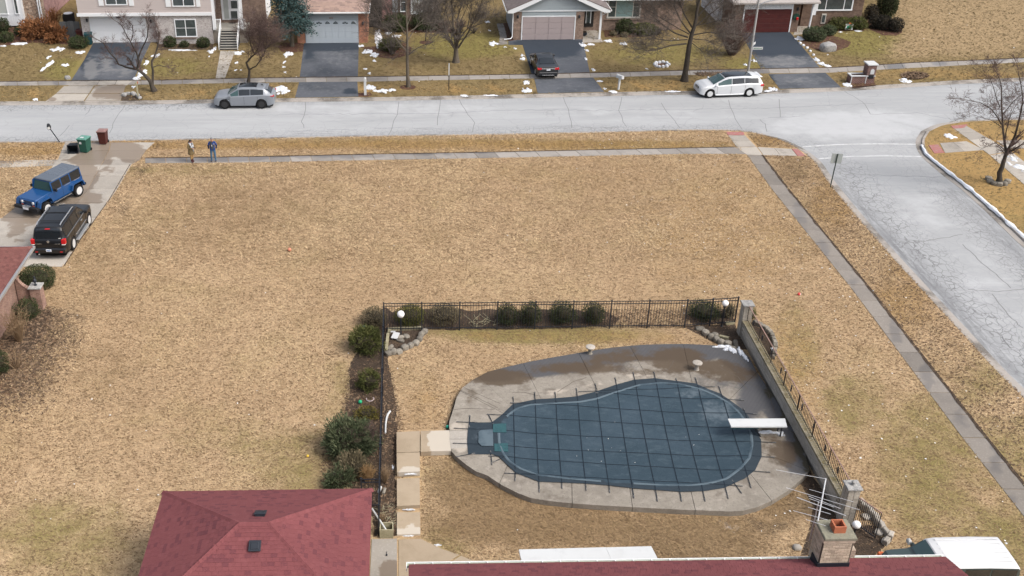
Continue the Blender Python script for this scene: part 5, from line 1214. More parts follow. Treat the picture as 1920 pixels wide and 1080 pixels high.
shrub('grey-green sprawling juniper just above the garage roof', 636, 918, 52, 44, M['juniper'], 7, .06, 2.0, .32, GL, spiky=.9, clump=40)
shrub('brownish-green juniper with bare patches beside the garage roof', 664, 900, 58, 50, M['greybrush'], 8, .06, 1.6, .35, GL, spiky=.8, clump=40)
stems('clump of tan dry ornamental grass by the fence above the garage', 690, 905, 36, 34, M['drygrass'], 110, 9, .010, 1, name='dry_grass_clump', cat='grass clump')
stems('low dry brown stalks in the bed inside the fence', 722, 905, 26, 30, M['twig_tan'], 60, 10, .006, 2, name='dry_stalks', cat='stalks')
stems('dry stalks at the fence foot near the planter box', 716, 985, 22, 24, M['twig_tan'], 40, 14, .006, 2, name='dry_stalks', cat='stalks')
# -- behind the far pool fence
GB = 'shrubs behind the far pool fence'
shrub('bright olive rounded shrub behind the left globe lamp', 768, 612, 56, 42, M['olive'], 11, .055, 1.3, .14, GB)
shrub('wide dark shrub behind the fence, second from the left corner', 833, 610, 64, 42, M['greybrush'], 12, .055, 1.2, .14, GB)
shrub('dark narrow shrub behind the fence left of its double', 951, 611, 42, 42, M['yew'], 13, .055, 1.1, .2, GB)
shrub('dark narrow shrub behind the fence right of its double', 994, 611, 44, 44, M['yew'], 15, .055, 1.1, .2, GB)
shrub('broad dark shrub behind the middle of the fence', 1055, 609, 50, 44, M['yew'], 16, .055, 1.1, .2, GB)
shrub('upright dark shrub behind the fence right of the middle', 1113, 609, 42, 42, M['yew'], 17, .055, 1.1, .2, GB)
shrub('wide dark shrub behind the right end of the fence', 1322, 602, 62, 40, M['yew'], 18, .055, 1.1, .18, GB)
shrub('small shrub tight against the far wall pillar', 1368, 598, 24, 30, M['greybrush'], 19, .05, 1.1, .18, GB)
shrub('small green shrub outside the wall beside the far pillar', 1408, 600, 20, 26, M['green'], 20, .05, 1.1, .18)
b = MB(); rg = random.Random(9)
for i in range(26):
    px, py = rg.uniform(880, 930), rg.uniform(597, 612); g = G(px, py, .03); a = rg.uniform(0, 6.3); L = rg.uniform(.2, .6); b.tube([g, g+Vector((L*math.cos(a), L*math.sin(a), rg.uniform(0, .15)))], .014, 4, False)
o = b.build('twigs', M['timber']); o['kind'] = 'stuff'
# -- by the left house
shrub('round clipped dark green yew behind the wing wall pillar', 69, 546, 68, 50, M['yew'], 30, .06, 1.5, .08)
shrub('dark green shrub against the pink brick wall below the wing wall', 52, 600, 44, 40, M['yew'], 31, .06, 1.2, .25)
shrub('green shrub cut off by the left frame edge in the leafy bed', -4, 705, 38, 50, M['yew'], 32, .06, 1.2, .15)
stems('thicket of tan leafless stems beside the pink brick house', 38, 640, 60, 66, M['twig_tan'], 70, 33, .008, 3)
stems('low leafless stems spreading over the lower part of the leafy bed', 30, 690, 60, 34, M['twig_tan'], 40, 34, .007, 3)

# ================================================================== BARE TREES
def onplane(px, py, Y):
    d = raydir(px, py); t = Y/d.y; return Vector((d.x*t, Y, HCAM+d.z*t))
def grow(b, p, d, L, r, depth, rg, up=.12, spread=.75, seg=3, kids=(3, 4)):
    if depth < 2: seg = 2
    pts = [p]; q = p.copy(); dd = d.copy(); rad = [r]
    for i in range(seg):
        dd = (dd+Vector((rg.uniform(-1, 1), rg.uniform(-1, 1), rg.uniform(-1, 1)))*.16+Vector((0, 0, up))).normalized(); q = q+dd*(L/seg); pts.append(q); rad.append(r*(1-.55*(i+1)/seg))
    b.tube(pts, rad, 5 if r > .03 else 3, False)
    if depth <= 0: return
    for k in range(rg.randint(*kids)+(1 if depth > 1 else 0)):
        s_ = rg.uniform(.25, 1.0); i = min(seg-1, int(s_*seg)); q0 = pts[i].lerp(pts[i+1], s_*seg-i)
        e = (dd+Vector((rg.uniform(-1, 1), rg.uniform(-1, 1), rg.uniform(-.6, .8)))*spread).normalized()
        grow(b, q0, e, L*rg.uniform(.45, .75), max(.0065, r*.58), depth-1, rg, up, spread, seg, kids)
def tree(lab, base, limbs, r0, m, tm, seed, name='bare_tree', depth=2, tl=1.1, n_tw=8, spread=.8, depthjit=.9, up=.1, rtw=.016):
    """limbs: list of (pixel polyline, r_start, r_end); drawn in the upright plane through the base, then pushed in depth at random"""
    g = G(*base); t = thing(name, lab, 'tree', g); rg = random.Random(seed)
    tb = MB(); cb = MB()
    for li, (pl, ra, rb) in enumerate(limbs):
        ra *= .82 if li == 0 else .66; rb *= .6
        side = 0 if li == 0 else rg.choice((-1, 1))*rg.uniform(.35, 1)*depthjit
        W = []
        n = len(pl)
        for i, (x, y) in enumerate(pl):
            q = onplane(x, y, g.y)
            f = 0 if li == 0 else (i/(n-1))
            q2 = onplane(x, y, g.y+side*f*1.6); W.append(q2-g)
        # smooth
        W2 = []
        for i in range(len(W)-1):
            W2.append(W[i]); W2.append(W[i].lerp(W[i+1], .5)+Vector((rg.uniform(-1, 1), rg.uniform(-1, 1), rg.uniform(-1, 1)))*.03)
        W2.append(W[-1]); k = len(W2)
        rad = [ra+(rb-ra)*i/(k-1) for i in range(k)]
        if li == 0: rad[0] *= 1.45
        tb.tube(W2, rad, 8 if ra > .08 else 5, False)
        if li == 0 and len(limbs) > 1: tws = 2
        else: tws = n_tw
        L = plen(W2)
        for j in range(max(2, int(tws*L/2))):
            s_ = rg.uniform(.3, 1) if li else rg.uniform(.7, 1); p = lerp2(W2, s_); d = (lerp2(W2, min(1, s_+.05))-lerp2(W2, s_-.05)); d = d.normalized() if d.length > 1e-6 else Vector((0, 0, 1))
            e = (d+Vector((rg.uniform(-1, 1), rg.uniform(-1, 1), rg.uniform(-.5, .9)))*spread).normalized(); grow(cb, p, e, tl*rg.uniform(.6, 1.2), max(rtw, rb*.6), depth, rg, up, spread)
        grow(cb, W2[-1], (W2[-1]-W2[-2]).normalized(), tl*.9, rb, depth, rg, up, spread)
    tb.build('trunk', m, t, 50); cb.build('crown', tm, t); return t
tree('gnarled bare tree leaning left over the mailbox on the far verge', (289.5, 171), [([(289.5, 171), (282, 153), (269, 138.5), (257, 130)], .25, .16), ([(257, 130), (236, 126), (223, 121), (217, 110), (208, 101.5), (195, 82), (184.5, 75)], .13, .05), ([(257, 130), (260, 118), (258.5, 106), (252.6, 92.6), (245, 78), (236, 64), (226, 45), (220, 41)], .13, .04),
     ([(259, 109), (269, 85), (276, 70), (278, 47), (275, 39)], .10, .04), ([(246.7, 76), (249.6, 63), (248, 46.7), (239, 38)], .07, .03), ([(251, 127), (242, 109), (236, 104)], .08, .03), ([(286, 160), (286.7, 132.6), (284.4, 115), (292.6, 97), (297, 78), (298.5, 66), (294, 48)], .16, .04), ([(286.7, 126), (298.5, 122), (313, 126)], .07, .03), ([(245, 122), (252, 100), (246, 92)], .05, .02)], .25, M['bark_dark'], M['twig_red'], 41, depth=3, tl=.8, n_tw=5, rtw=.010, spread=1.25, up=.03, depthjit=.9)
tree('small bare ornamental tree with twiggy mauve crown beside the front walk', (466, 154), [([(466, 154), (467.5, 132), (462, 117.5), (470, 108), (477.5, 102)], .14, .09), ([(466.5, 131), (480, 124), (490, 110), (497.5, 92.5), (510, 82)], .09, .04), ([(477.5, 102), (484, 90), (488, 70), (486, 50)], .08, .03), ([(477.5, 102), (470, 85), (466, 65), (470, 45)], .07, .03), ([(490, 110), (482, 95), (478, 80)], .05, .02), ([(497.5, 92), (500, 75), (498, 55)], .05, .02), ([(502, 88), (515, 70), (518, 50)], .05, .02)], .14, M['bark_dark'], M['twig_red'], 42, depth=3, tl=1.0, n_tw=15, rtw=.010, spread=1.15, up=.05)
tree('slender bare street tree in a mulch ring on the far verge', (766, 163), [([(766, 163), (763.7, 117.5), (764, 90), (763.7, 65), (762, 30), (760, -10)], .17, .06), ([(766, 103), (775, 95), (782.5, 90), (797.5, 84), (812, 77)], .08, .03), ([(763, 97), (742, 72), (717, 45), (700, 12)], .08, .03), ([(765, 74), (780, 50), (805, 22)], .07, .03), ([(763, 68), (745, 40), (740, 0)], .07, .03), ([(763, 50), (775, 20), (790, -15)], .06, .03), ([(763, 80), (735, 70), (705, 62)], .06, .02), ([(764, 62), (790, 45), (830, 40)], .06, .02), ([(763, 58), (730, 30), (715, -5)], .06, .02), ([(763, 88), (745, 88), (728, 84)], .05, .02)], .17, M['bark'], M['twig'], 43, depth=3, tl=1.4, n_tw=8, rtw=.010, spread=1.1, up=.06)
tree('many-stemmed bare tree spreading in a V on the far lawn', (855, 117), [([(855, 117), (855, 94), (856, 86)], .30, .24), ([(853, 88), (844, 75), (831, 44), (819, 10), (811, -25)], .14, .05), ([(854, 86), (849, 44), (847.5, 10), (845, -25)], .14, .05), ([(856, 86), (857.5, 60), (857.5, 37), (866, 7), (872, -25)], .15, .05), ([(859, 90), (877.5, 62), (887, 41), (902.5, 7), (910, -20)], .13, .05), ([(860, 74), (877.5, 52.5), (895, 47), (915, 38)], .08, .03), ([(877, 52), (884, 16), (880, -20)], .07, .03), ([(850, 80), (835, 65), (828, 40)], .07, .03), ([(852, 70), (838, 30), (830, -10)], .08, .03), ([(857, 60), (866, 35), (885, -10)], .07, .03), ([(846, 78), (822, 55), (800, 35)], .06, .02)], .3, M['bark'], M['twig'], 44, depth=3, tl=1.4, n_tw=7, rtw=.010, spread=1.0, up=.08)
tree('big bare tree with wide low limbs behind the white wagon', (1283, 152), [([(1283, 152), (1287.5, 120), (1292.5, 85), (1297.5, 62.5), (1305, 37.5), (1310, 5), (1312, -35)], .31, .13), ([(1287, 82), (1255, 86), (1230, 94), (1200, 93)], .12, .04), ([(1290, 70), (1265, 62), (1247, 50), (1225, 32)], .12, .04), ([(1294, 62), (1275, 37), (1265, 15), (1262, -10)], .11, .04), ([(1298, 52), (1282, 25), (1272, 0)], .10, .04), ([(1294, 78), (1312, 92), (1318, 100)], .06, .02), ([(1297, 66), (1330, 60), (1360, 66)], .10, .03), ([(1301, 52), (1325, 30), (1350, 12)], .10, .03), ([(1306, 33), (1330, 5), (1350, -20)], .10, .03), ([(1289, 74), (1255, 76), (1220, 72), (1200, 76)], .08, .02), ([(1294, 72), (1325, 75), (1350, 88)], .07, .02), ([(1300, 48), (1340, 40), (1375, 30)], .07, .02), ([(1292, 64), (1250, 40), (1215, 20)], .08, .02)], .31, M['bark_dark'], M['twig'], 45, depth=3, tl=1.6, n_tw=8, rtw=.010, spread=1.15, up=.05)
tree('bare forked tree in a ring of stones on the right corner', (1873, 345), [([(1873, 345), (1874, 324), (1881, 305), (1888, 286)], .23, .17), ([(1887, 284), (1883.4, 263.5), (1880, 236), (1877.6, 196), (1877.6, 161.7), (1869.5, 138.5)], .14, .03), ([(1878, 233), (1860, 205.6), (1837, 192), (1811.7, 187)], .06, .02), ([(1875, 201), (1865, 171), (1855.6, 145.5)], .05, .02), ([(1889, 283), (1904, 252), (1913.5, 212.6), (1918, 182.5), (1909, 134)], .13, .03), ([(1885, 260), (1886, 249), (1892.7, 222), (1902, 203)], .07, .02), ([(1890, 285), (1913.5, 272.8), (1935, 255)], .09, .03), ([(1885, 282), (1867, 268), (1839, 279.7)], .05, .015), ([(1880, 240), (1858, 225), (1825, 215)], .04, .015), ([(1879, 215), (1900, 190), (1925, 170)], .05, .015), ([(1916, 200), (1930, 175), (1940, 140)], .05, .015)], .23, M['bark_dark'], M['twig_red'], 46, depth=3, tl=1.1, n_tw=4, rtw=.007, spread=1.25, up=.0)
edging('stone_edging', 'ring of dark stones round the forked corner tree', 'edging', [(1853, 337), (1856, 342), (1864, 346), (1873, 348), (1882, 347), (1888, 343)], .5, .4, .3)
tree('thin sapling in an oval of red mulch on the far lawn', (798, 78), [([(798, 78), (799, 62), (801, 45), (803, 25)], .06, .03), ([(799, 60), (806, 45), (810, 30)], .03, .015), ([(800, 52), (792, 38), (788, 24)], .03, .015)], .06, M['bark_dark'], M['twig'], 47, 'sapling', 2, .8, 7, rtw=.010)
# far beds (mulch) --------------------------------------------------------
def oval(cx, cy, rx, ry, n=22, h=.01): return [G(cx+rx*math.cos(2*math.pi*i/n), cy+ry*math.sin(2*math.pi*i/n), h) for i in range(n)]
def bed(px, z=.012, m='mulch'): return sheet('mulch_bed', GP(px, z) if not isinstance(px[0], Vector) else px, z, M[m])
beds = [bed(oval(765, 163.5, 15, 4.6)), bed(oval(798, 79.5, 12, 3.6)), bed([(520, 88), (530, 80), (560, 80), (574, 84), (570, 96), (545, 99), (528, 97)]), bed([(674, 88), (700, 87), (760, 80), (772, 90), (768, 102), (740, 110), (712, 108), (695, 96)]),
        bed([(-40, 45), (90, 45), (118, 60), (150, 70), (165, 86), (150, 86), (110, 82), (60, 80), (0, 86), (-40, 90)]), bed([(294, 81), (400, 82), (400, 93), (294, 94)], .012, 'soil'), bed([(938, 44), (958, 42), (966, 76), (962, 79), (952, 76)]), bed([(1130, 50), (1234, 58), (1234, 66), (1180, 70), (1134, 70)]),
        bed([(1502, 78), (1520, 66), (1550, 64), (1580, 72), (1596, 79), (1590, 88), (1565, 97), (1540, 96), (1515, 88)]), bed([(1618, 36), (1640, 30), (1680, 40), (1692, 60), (1680, 67), (1655, 66), (1632, 56)]), bed(oval(1240, 122, 15, 4.5)), bed([(718, 50), (820, 50), (860, 56), (850, 62), (720, 60)]), bed([(1524, 44), (1560, 50), (1622, 50), (1620, 58), (1560, 58), (1530, 50)]),
        bed([(226, 182), (240, 174), (262, 176), (268, 184), (262, 189), (228, 189)], .012, 'soil'), bed([(672, 174), (694, 173), (698, 178), (690, 181), (672, 181)]), bed([(1596, 156), (1640, 154), (1642, 161), (1598, 165)])]
scatter('fallen_leaves', [[Vector(v.co) for v in []] or oval(1715, 142, 25, 7)], 2600, .16, M['leaflit'], .02, 51, lift=.5, label='oval patch of brown leaves on the far verge')
scatter('fallen_leaves', [GP([(1300, 137), (1400, 134), (1400, 141), (1310, 143)])], 1500, .12, M['leaflit'], .02, 52, label='leaves along the pavement behind the white wagon')
# far evergreen and bare shrubs ------------------------------------------
shrub('left of three clipped round shrubs under the white-framed window', 318, 89, 24, 21, M['yew'], 50, .10, 1.3, .05, 'clipped ball shrubs by the steps')
shrub('smallest middle one of the three clipped shrubs under the window', 345.5, 89, 18, 12, M['yew'], 51, .10, 1.3, .06, 'clipped ball shrubs by the steps')
shrub('right of three clipped round shrubs, next to the front steps', 381, 90, 25, 20, M['yew'], 52, .10, 1.3, .05, 'clipped ball shrubs by the steps')
shrub('dark green shrub filling the far left corner under the bay window', 2, 62, 30, 28, M['yew'], 53, .11, 1.2, .15); shrub('small dark shrub below the bay window corner', 37, 68, 20, 18, M['yew'], 54, .11, 1.2, .2); shrub('low green shrub in the bed at the far left', 12, 80, 26, 20, M['yew'], 55, .11, 1.2, .2)
shrub('sprawling dead orange juniper in front of the stone chimney', 72, 74, 58, 38, M['orange'], 56, .16, 1.0, .4, spiky=.7, clump=26, core=False); shrub('right-hand heap of dead orange juniper by the grey fence', 103, 82, 36, 34, M['orange'], 57, .16, 1.0, .45, spiky=.7, clump=16, core=False)
stems('tangle of dead orange branches climbing the wall gap', 104, 50, 40, 36, M['orange'], 60, 58, .02, 4)
shrub('dark green low yew beside the teal bin', 147, 92, 36, 24, M['yew'], 59, .11, 1.2, .2)
shrub('long dark hedge under the windows behind the slender tree', 742, 60, 50, 34, M['yew'], 60, .13, 1.1, .2); shrub('dark evergreen hedge mass right of the sapling', 800, 58, 54, 36, M['yew'], 61, .13, 1.1, .25)
shrub('bright green low shrub in the mulch bed by the snowy walk', 731, 96, 44, 24, M['green'], 62, .12, 1.2, .18); stems('arching bare grey branches over the green shrub', 735, 102, 54, 36, M['twig'], 46, 63, .014, 3)
stems('reddish leafless shrub behind the many-stemmed tree', 833, 60, 34, 24, M['twig_red'], 70, 64, .016, 4); stems('second reddish leafless shrub right of the first one', 862, 58, 28, 22, M['twig_red'], 60, 65, .016, 4)
shrub('dark green clipped yew, left half of the hedge under the teal curtains', 1172, 66, 34, 30, M['yew'], 66, .12, 1.2, .12); shrub('olive clipped shrub, right half of the hedge under the teal curtains', 1210, 67, 46, 24, M['green'], 67, .11, 1.2, .12); shrub('small dark shrub at the right end of the clipped hedge', 1230, 66, 20, 14, M['topiary'], 68, .1, 1.2, .15)
shrub('small rusty brown shrub at the mulch edge left of the hedge', 1150, 68, 13, 10, M['greybrush'], 69, .09, 1.2, .12); shrub('small rusty brown shrub at the foot of the clipped hedge', 1171, 70, 14, 10, M['greybrush'], 70, .09, 1.2, .12)
shrub('big rounded dark green shrub beside the red garage driveway', 1527, 78, 42, 28, M['juniper'], 71, .10, 1.5, .07); shrub('smaller rounded green shrub tucked behind the big rounded one', 1553, 67, 30, 20, M['juniper'], 72, .10, 1.5, .07)
shrub('long low hedge under the white picture window, left half', 1580, 56, 50, 24, M['green'], 73, .11, 1.2, .18); shrub('rounded right end of the low hedge by the house corner', 1608, 56, 36, 24, M['green'], 74, .11, 1.2, .15)
shrub('tall rounded near-black evergreen on the right lawn bed', 1665, 37, 36, 62, M['yew'], 75, .12, 1.6, .05); shrub('grey-brown clipped topiary globe left of the tall evergreen', 1634, 38, 22, 30, M['topiary'], 76, .11, 1.1, .1)
shrub('dark leafless clipped shrub in the mulch bed, left one', 1643, 55, 26, 28, M['topiary'], 77, .11, 1.1, .15); shrub('dark leafless clipped shrub in the mulch bed, middle one', 1658, 58, 26, 28, M['topiary'], 78, .11, 1.1, .15); shrub('dark leafless clipped shrub at the right end of the mulch bed', 1680, 61, 28, 28, M['topiary'], 79, .11, 1.1, .12)
stems('big reddish leafless thicket behind the white wagon', 1372, 103, 78, 66, M['twig_red'], 170, 80, .016, 5); stems('brown leafless hedge against the white side wall', 1378, 62, 44, 30, M['twig_red'], 90, 81, .02, 4)
stems('grey leafless twig heap by the many-stemmed tree lawn edge', 888, 62, 26, 14, M['twig'], 30, 82, .012, 3)
# blue spruce
g = G(548, 87); t = thing('blue_spruce', 'blue spruce standing beside the orange brick garage pier', 'tree', g)
b = MB(); b.tube([(0, 0, 0), (.02, 0, 3), (0, 0, 8.2)], [.2, .16, .03], 8, False); b.build('trunk', M['bark'], t, 50)
rg = np.random.default_rng(77); V_ = []; cb = MB()
for k in range(230):
    z = 1.5+6.5*(k/230)**1.05; R0 = max(.25, 2.35*(1-(z-1.3)/7.2)**.75)*rg.uniform(.6, 1.1); a = k*2.399+rg.uniform(-.3, .3)
    tip = np.array([math.cos(a)*R0, math.sin(a)*R0, z-R0*.12+rg.uniform(-.15, .15)]); rt = np.array([0, 0, z+.1])
    cb.tube([Vector(rt), Vector(rt*.5+tip*.5)+Vector((0, 0, .05)), Vector(tip)], [.03, .02, .01], 3, False)
    n = 70; f = rg.uniform(.25, 1.05, n)**.8
    p = rt+(tip-rt)*f[:, None]+rg.normal(size=(n, 3))*np.array([.17, .17, .10])
    td = (tip-rt)/np.linalg.norm(tip-rt)+rg.normal(size=(n, 3))*.8; td /= np.linalg.norm(td, axis=1)[:, None]
    s = np.cross(td, rg.normal(size=(n, 3))); s /= np.linalg.norm(s, axis=1)[:, None]; L = .16*rg.uniform(.6, 1.3, n)[:, None]; W = .07
    V_.append(np.stack([p-s*W*.5, p+s*W*.5, p+td*L+s*W*.3, p+td*L-s*W*.3], 1).reshape(-1, 3))
V_ = np.concatenate(V_); o = bpy.data.objects.new('crown', quadmesh('crown', V_, M['spruce'], rg.uniform(0, 1, len(V_)//4))); COL.objects.link(o); o.parent = t
cb.build('branch', M['bark_dark'], t)
# ================================================================== VEHICLES
def paint(name, c, metal=.0, rough=.4, coat=.35): return mat(name, c, rough, spec=.5, metal=metal, coat=coat)
M['glass'] = mat('tinted_car_glass', (.012, .016, .020), .06, spec=.9)
M['glass_teal'] = mat('clear_car_glass', (.035, .075, .075), .06, spec=.9)
M['tyre'] = mat('tyre_rubber', (.013, .013, .014), .85)
M['rim'] = mat('alloy_rim', (.60, .61, .62), .4, metal=.15)
M['rim_black'] = mat('black_rim', (.022, .022, .024), .35, spec=.5)
M['chrome'] = mat('chrome_trim', (.70, .71, .72), .2, metal=.85)
M['plastic'] = mat('black_trim_plastic', (.018, .019, .021), .6)
M['under'] = mat('underbody_black', (.006, .006, .006), 1.0)
M['redlamp'] = mat('red_lamp_lens', (.50, .012, .018), .2, spec=.6)
M['clearlamp'] = mat('clear_lamp_lens', (.72, .74, .76), .15, spec=.7)
M['amber'] = mat('amber_lens', (.75, .16, .04), .25, spec=.6)
M['plate'] = mat('licence_plate', (.72, .75, .80), .5); M['plate_blue'] = mat('plate_blue_print', (.08, .20, .45), .5)
def interp(pts, x):
    return float(np.interp(x, [p[0] for p in pts], [p[1] for p in pts]))
WHEELS = {}
def wheel_meshes(r, wd, spokes, rimm):
    key = (round(r, 3), spokes, rimm)
    if key in WHEELS: return WHEELS[key]
    b = MB(); Mx = Matrix.Rotation(math.pi/2, 4, 'X'); k = r*.66
    b.lathe([(k, -wd/2), (r*.93, -wd/2), (r, -wd/2+.03), (r, wd/2-.03), (r*.93, wd/2), (k, wd/2), (k*.98, wd/2-.03), (k*.98, -wd/2)], 26, Mx, False); ty = b.mesh('wheel', 40); ty.materials.append(M['tyre'])
    b = MB(); b.lathe([(0, -wd*.1), (k*.97, -wd*.1), (k*.97, 0), (0, 0)], 20, Mx); disc = b.mesh('hub_disc', 30); disc.materials.append(M['plastic'])
    b = MB(); b.lathe([(k*.86, -.01), (k*.99, 0), (k*.99, .03), (k*.86, .02)], 26, Matrix.Translation((0, 0, 0))@Mx@Matrix.Translation((0, 0, -wd/2+.01)))
    b.lathe([(k*.86, -.01), (k*.99, 0), (k*.99, .03), (k*.86, .02)], 26, Mx@Matrix.Translation((0, 0, wd/2-.04)))
    for sgn in (-1, 1):
        for s_ in range(spokes):
            a = 2*math.pi*s_/spokes; b.box(k*.12, k*.92, -.035-.0*k, .035, -.012, .012, Matrix.Translation((0, sgn*(wd/2-.03), 0))@Matrix.Rotation(a, 4, 'Y')@Matrix.Rotation(math.pi/2, 4, 'X'))
        b.lathe([(0, -.02), (k*.2, -.015), (k*.2, .015), (0, .02)], 12, Matrix.Translation((0, sgn*(wd/2-.03), 0))@Mx)
    rm = b.mesh('rim'); rm.materials.append(M[rimm]); WHEELS[key] = (ty, disc, rm); return WHEELS[key]
def car(lab, name, cat, loc, head, L, W, H, wb, xf, xr, ztop, belt, roofw, mbody, wins, ws, rw, wr=.34, spokes=7, rimm='rim', sill=.22, glass='glass', glass1=None, roof=None, gh=None):
    t = thing(name, lab, cat, loc, head); hw = W/2
    xs = sorted(set([xr+(xf-xr)*i/70 for i in range(71)]+[p[0] for p in ztop]))
    ra = wr+.055
    def plan(x):
        e = min((xf-x), (x-xr)); k = min(1, max(0, e/.55)); return hw*(.80+.20*math.sqrt(max(0, 1-(1-k)**2)))
    def zlow(x):
        z = sill+.10*max(0, 1-min(xf-x, x-xr)/.4)
        for c in (wb/2, -wb/2):
            d = abs(x-c)
            if d < ra: z = max(z, wr+math.sqrt(max(0, ra*ra-d*d)))
        return z
    secs = []
    for x in xs:
        zt = interp(ztop, x); zb = min(interp(belt, x), zt-.015); w_ = plan(x); zl = min(zlow(x), zb-.05)
        g = max(0, min(1, (zt-zb-.02)/.25)); wre = interp(roofw, x)*hw*g+(w_*.90)*(1-g); wre = min(wre, w_*.96)
        zm = max(zl+.02, zb*.62)
        secs.append([(w_*.955, zl), (w_, min(zm, zb-.02)), (w_*.985, zb-.03), (w_*.955, zb), (wre, max(zb+.004, zt-.055*g-.008)), (wre*.90, max(zb+.008, zt-.012*g)), (wre*.5, zt+.012), (0, zt+.016)])
    vs = []; fs = []; m_ = len(secs[0])
    for x, s_ in zip(xs, secs):
        for y, z in s_: vs.append((x, y, z))
        for y, z in reversed(s_[:-1]): vs.append((x, -y, z))
    n2 = 2*m_-1
    for i in range(len(xs)-1):
        for k in range(n2-1): fs.append((i*n2+k, i*n2+k+1, (i+1)*n2+k+1, (i+1)*n2+k))
    fs.append(tuple(range(n2))); fs.append(tuple(reversed(range((len(xs)-1)*n2, len(xs)*n2))))
    b = MB(); b.add(vs, fs); body = b.build('body', mbody, t, 32)
    b = MB(); b.box(xr+.12, xf-.12, -hw*.86, hw*.86, .2, .62); b.build('underbody', M['under'], t)
    def sec(x):
        i = 0
        while i < len(xs)-2 and xs[i+1] < x: i += 1
        u = (x-xs[i])/max(1e-9, xs[i+1]-xs[i]); return [(a[0]+(c[0]-a[0])*u, a[1]+(c[1]-a[1])*u) for a, c in zip(secs[i], secs[i+1])]
    def sidepanel(nm, m, x0, x1, f0, f1, off, ia=3, ib=4, part=t, n=10, fx=None):
        for sg in (1, -1):
            vv = []; ff = []
            for i in range(n+1):
                x = x0+(x1-x0)*i/n; s_ = sec(x); a, c = s_[ia], s_[ib]
                fa, fb = (f0, f1) if fx is None else fx(i/n)
                for f in (fa, fb): vv.append((x, sg*(a[0]+(c[0]-a[0])*f+off), a[1]+(c[1]-a[1])*f))
            for i in range(n): ff.append((2*i, 2*i+1, 2*i+3, 2*i+2) if sg > 0 else (2*i, 2*i+2, 2*i+3, 2*i+1))
            q = MB(); q.add(vv, ff); q.build(nm, m, part)
    for k, (x0, x1) in enumerate(wins): sidepanel('side_window', M[glass1] if (glass1 and k == len(wins)-1) else M[glass], x0, x1, .10, .90, .010)
    def top_panel(nm, m, x0, x1, wf, off, n=8, yn=6):
        vv = []; ff = []
        for i in range(n+1):
            x = x0+(x1-x0)*i/n; s_ = sec(x); e = s_[4]; c = s_[7]
            for j in range(yn+1):
                y = -e[0]*wf+2*e[0]*wf*j/yn; ay = abs(y)
                pts = [(s_[7][0], s_[7][1]), (s_[6][0], s_[6][1]), (s_[5][0], s_[5][1]), (s_[4][0], s_[4][1])]
                z = float(np.interp(ay, [p[0] for p in pts], [p[1] for p in pts])); vv.append((x, y, z+off))
        for i in range(n):
            for j in range(yn): ff.append((i*(yn+1)+j, (i+1)*(yn+1)+j, (i+1)*(yn+1)+j+1, i*(yn+1)+j+1))
        q = MB(); q.add(vv, ff); return q.build(nm, m, t, 40)
    top_panel('windscreen', M[glass1 or glass], ws[0], ws[1], .90, .014)
    if rw: top_panel('rear_window', M[glass], rw[0], rw[1], .86, .014)
    if roof: top_panel('roof_panel', M[roof[0]] if isinstance(roof[0], str) else roof[0], roof[1], roof[2], roof[3], .018)
    ty, disc, rm = wheel_meshes(wr, .23, spokes, rimm)
    for sx in (1, -1):
        for sy in (1, -1):
            o = inst(ty, 'wheel', Matrix.Translation((sx*wb/2, sy*(hw-.115), wr)), t); inst(rm, 'rim', Matrix.Identity(4), o); inst(disc, 'hub_disc', Matrix.Identity(4), o)
    def pbox(nm, m, x0, x1, y0, y1, z0, z1, both=True, bev=.015):
        for sg in ((1, -1) if both else (1,)):
            q = MB(); ya, yb = (y0, y1) if sg > 0 else (-y1, -y0); q.bevbox(x0, x1, ya, yb, z0, z1, bev); q.build(nm, m, t)
    # mirrors
    xm = ws[0]-.18 if ws[0] > ws[1] else ws[0]
    zmir = interp(belt, xm)+.03
    pbox('mirror', mbody, xm-.06, xm+.08, hw*.95, hw+.17, zmir, zmir+.15, bev=.05)
    return t, pbox, sec, hw, top_panel, sidepanel
def doorline(t, xsl, hw, z0, z1):
    for x in xsl:
        for sg in (1, -1):
            b = MB(); b.box(x-.006, x+.006, sg*hw-.006, sg*hw+.003, z0, z1); b.build('door_seam', M['plastic'], t)
# grey crossover
ang = math.pi
mg = paint('grey_metallic_paint', (.235, .255, .285), .25)
t, pb, sec, hw, tp, sp = car('grey crossover parked at the far kerb with black wheels', 'parked_car', 'car', (-12.42, 78.87, ZR), math.pi, 4.73, 1.94, 1.65, 2.87, 2.295, -2.435,
   [(-2.435, .80), (-2.40, 1.04), (-2.25, 1.12), (-1.75, 1.52), (-1.62, 1.58), (-.9, 1.64), (0, 1.65), (.35, 1.60), (.7, 1.40), (1.22, 1.09), (1.6, 1.05), (2.05, .96), (2.23, .82), (2.295, .62)], [(-2.4, 1.08), (-1.6, 1.10), (0, 1.03), (1.3, .99), (2.3, .9)], [(-2.4, .72), (-1.7, .74), (0, .78), (.4, .76), (1.2, .86)], mg, [(-1.62, -.62), (-.58, .28), (.32, .98)], (1.16, .42), (-2.22, -1.82), .375, 5, 'rim_black', .26, glass1='glass_teal', roof=(M['glass'], -1.1, .3, .74))
pb('headlamp', M['clearlamp'], 2.02, 2.22, .60, .80, .72, .82); pb('tail_lamp', M['redlamp'], -2.43, -2.12, .66, .93, .98, 1.05); pb('grille', M['plastic'], 2.26, 2.305, -.42, .42, .50, .74, False); pb('air_intake', M['plastic'], 2.19, 2.27, .5, .8, .36, .56); pb('fin_antenna', M['plastic'], -1.55, -1.38, -.03, .03, 1.6, 1.68, False); pb('side_vent', M['plastic'], 1.05, 1.35, .955, .975, .80, .84); pb('roof_spoiler', mg, -1.95, -1.72, -.66, .66, 1.5, 1.545, False)
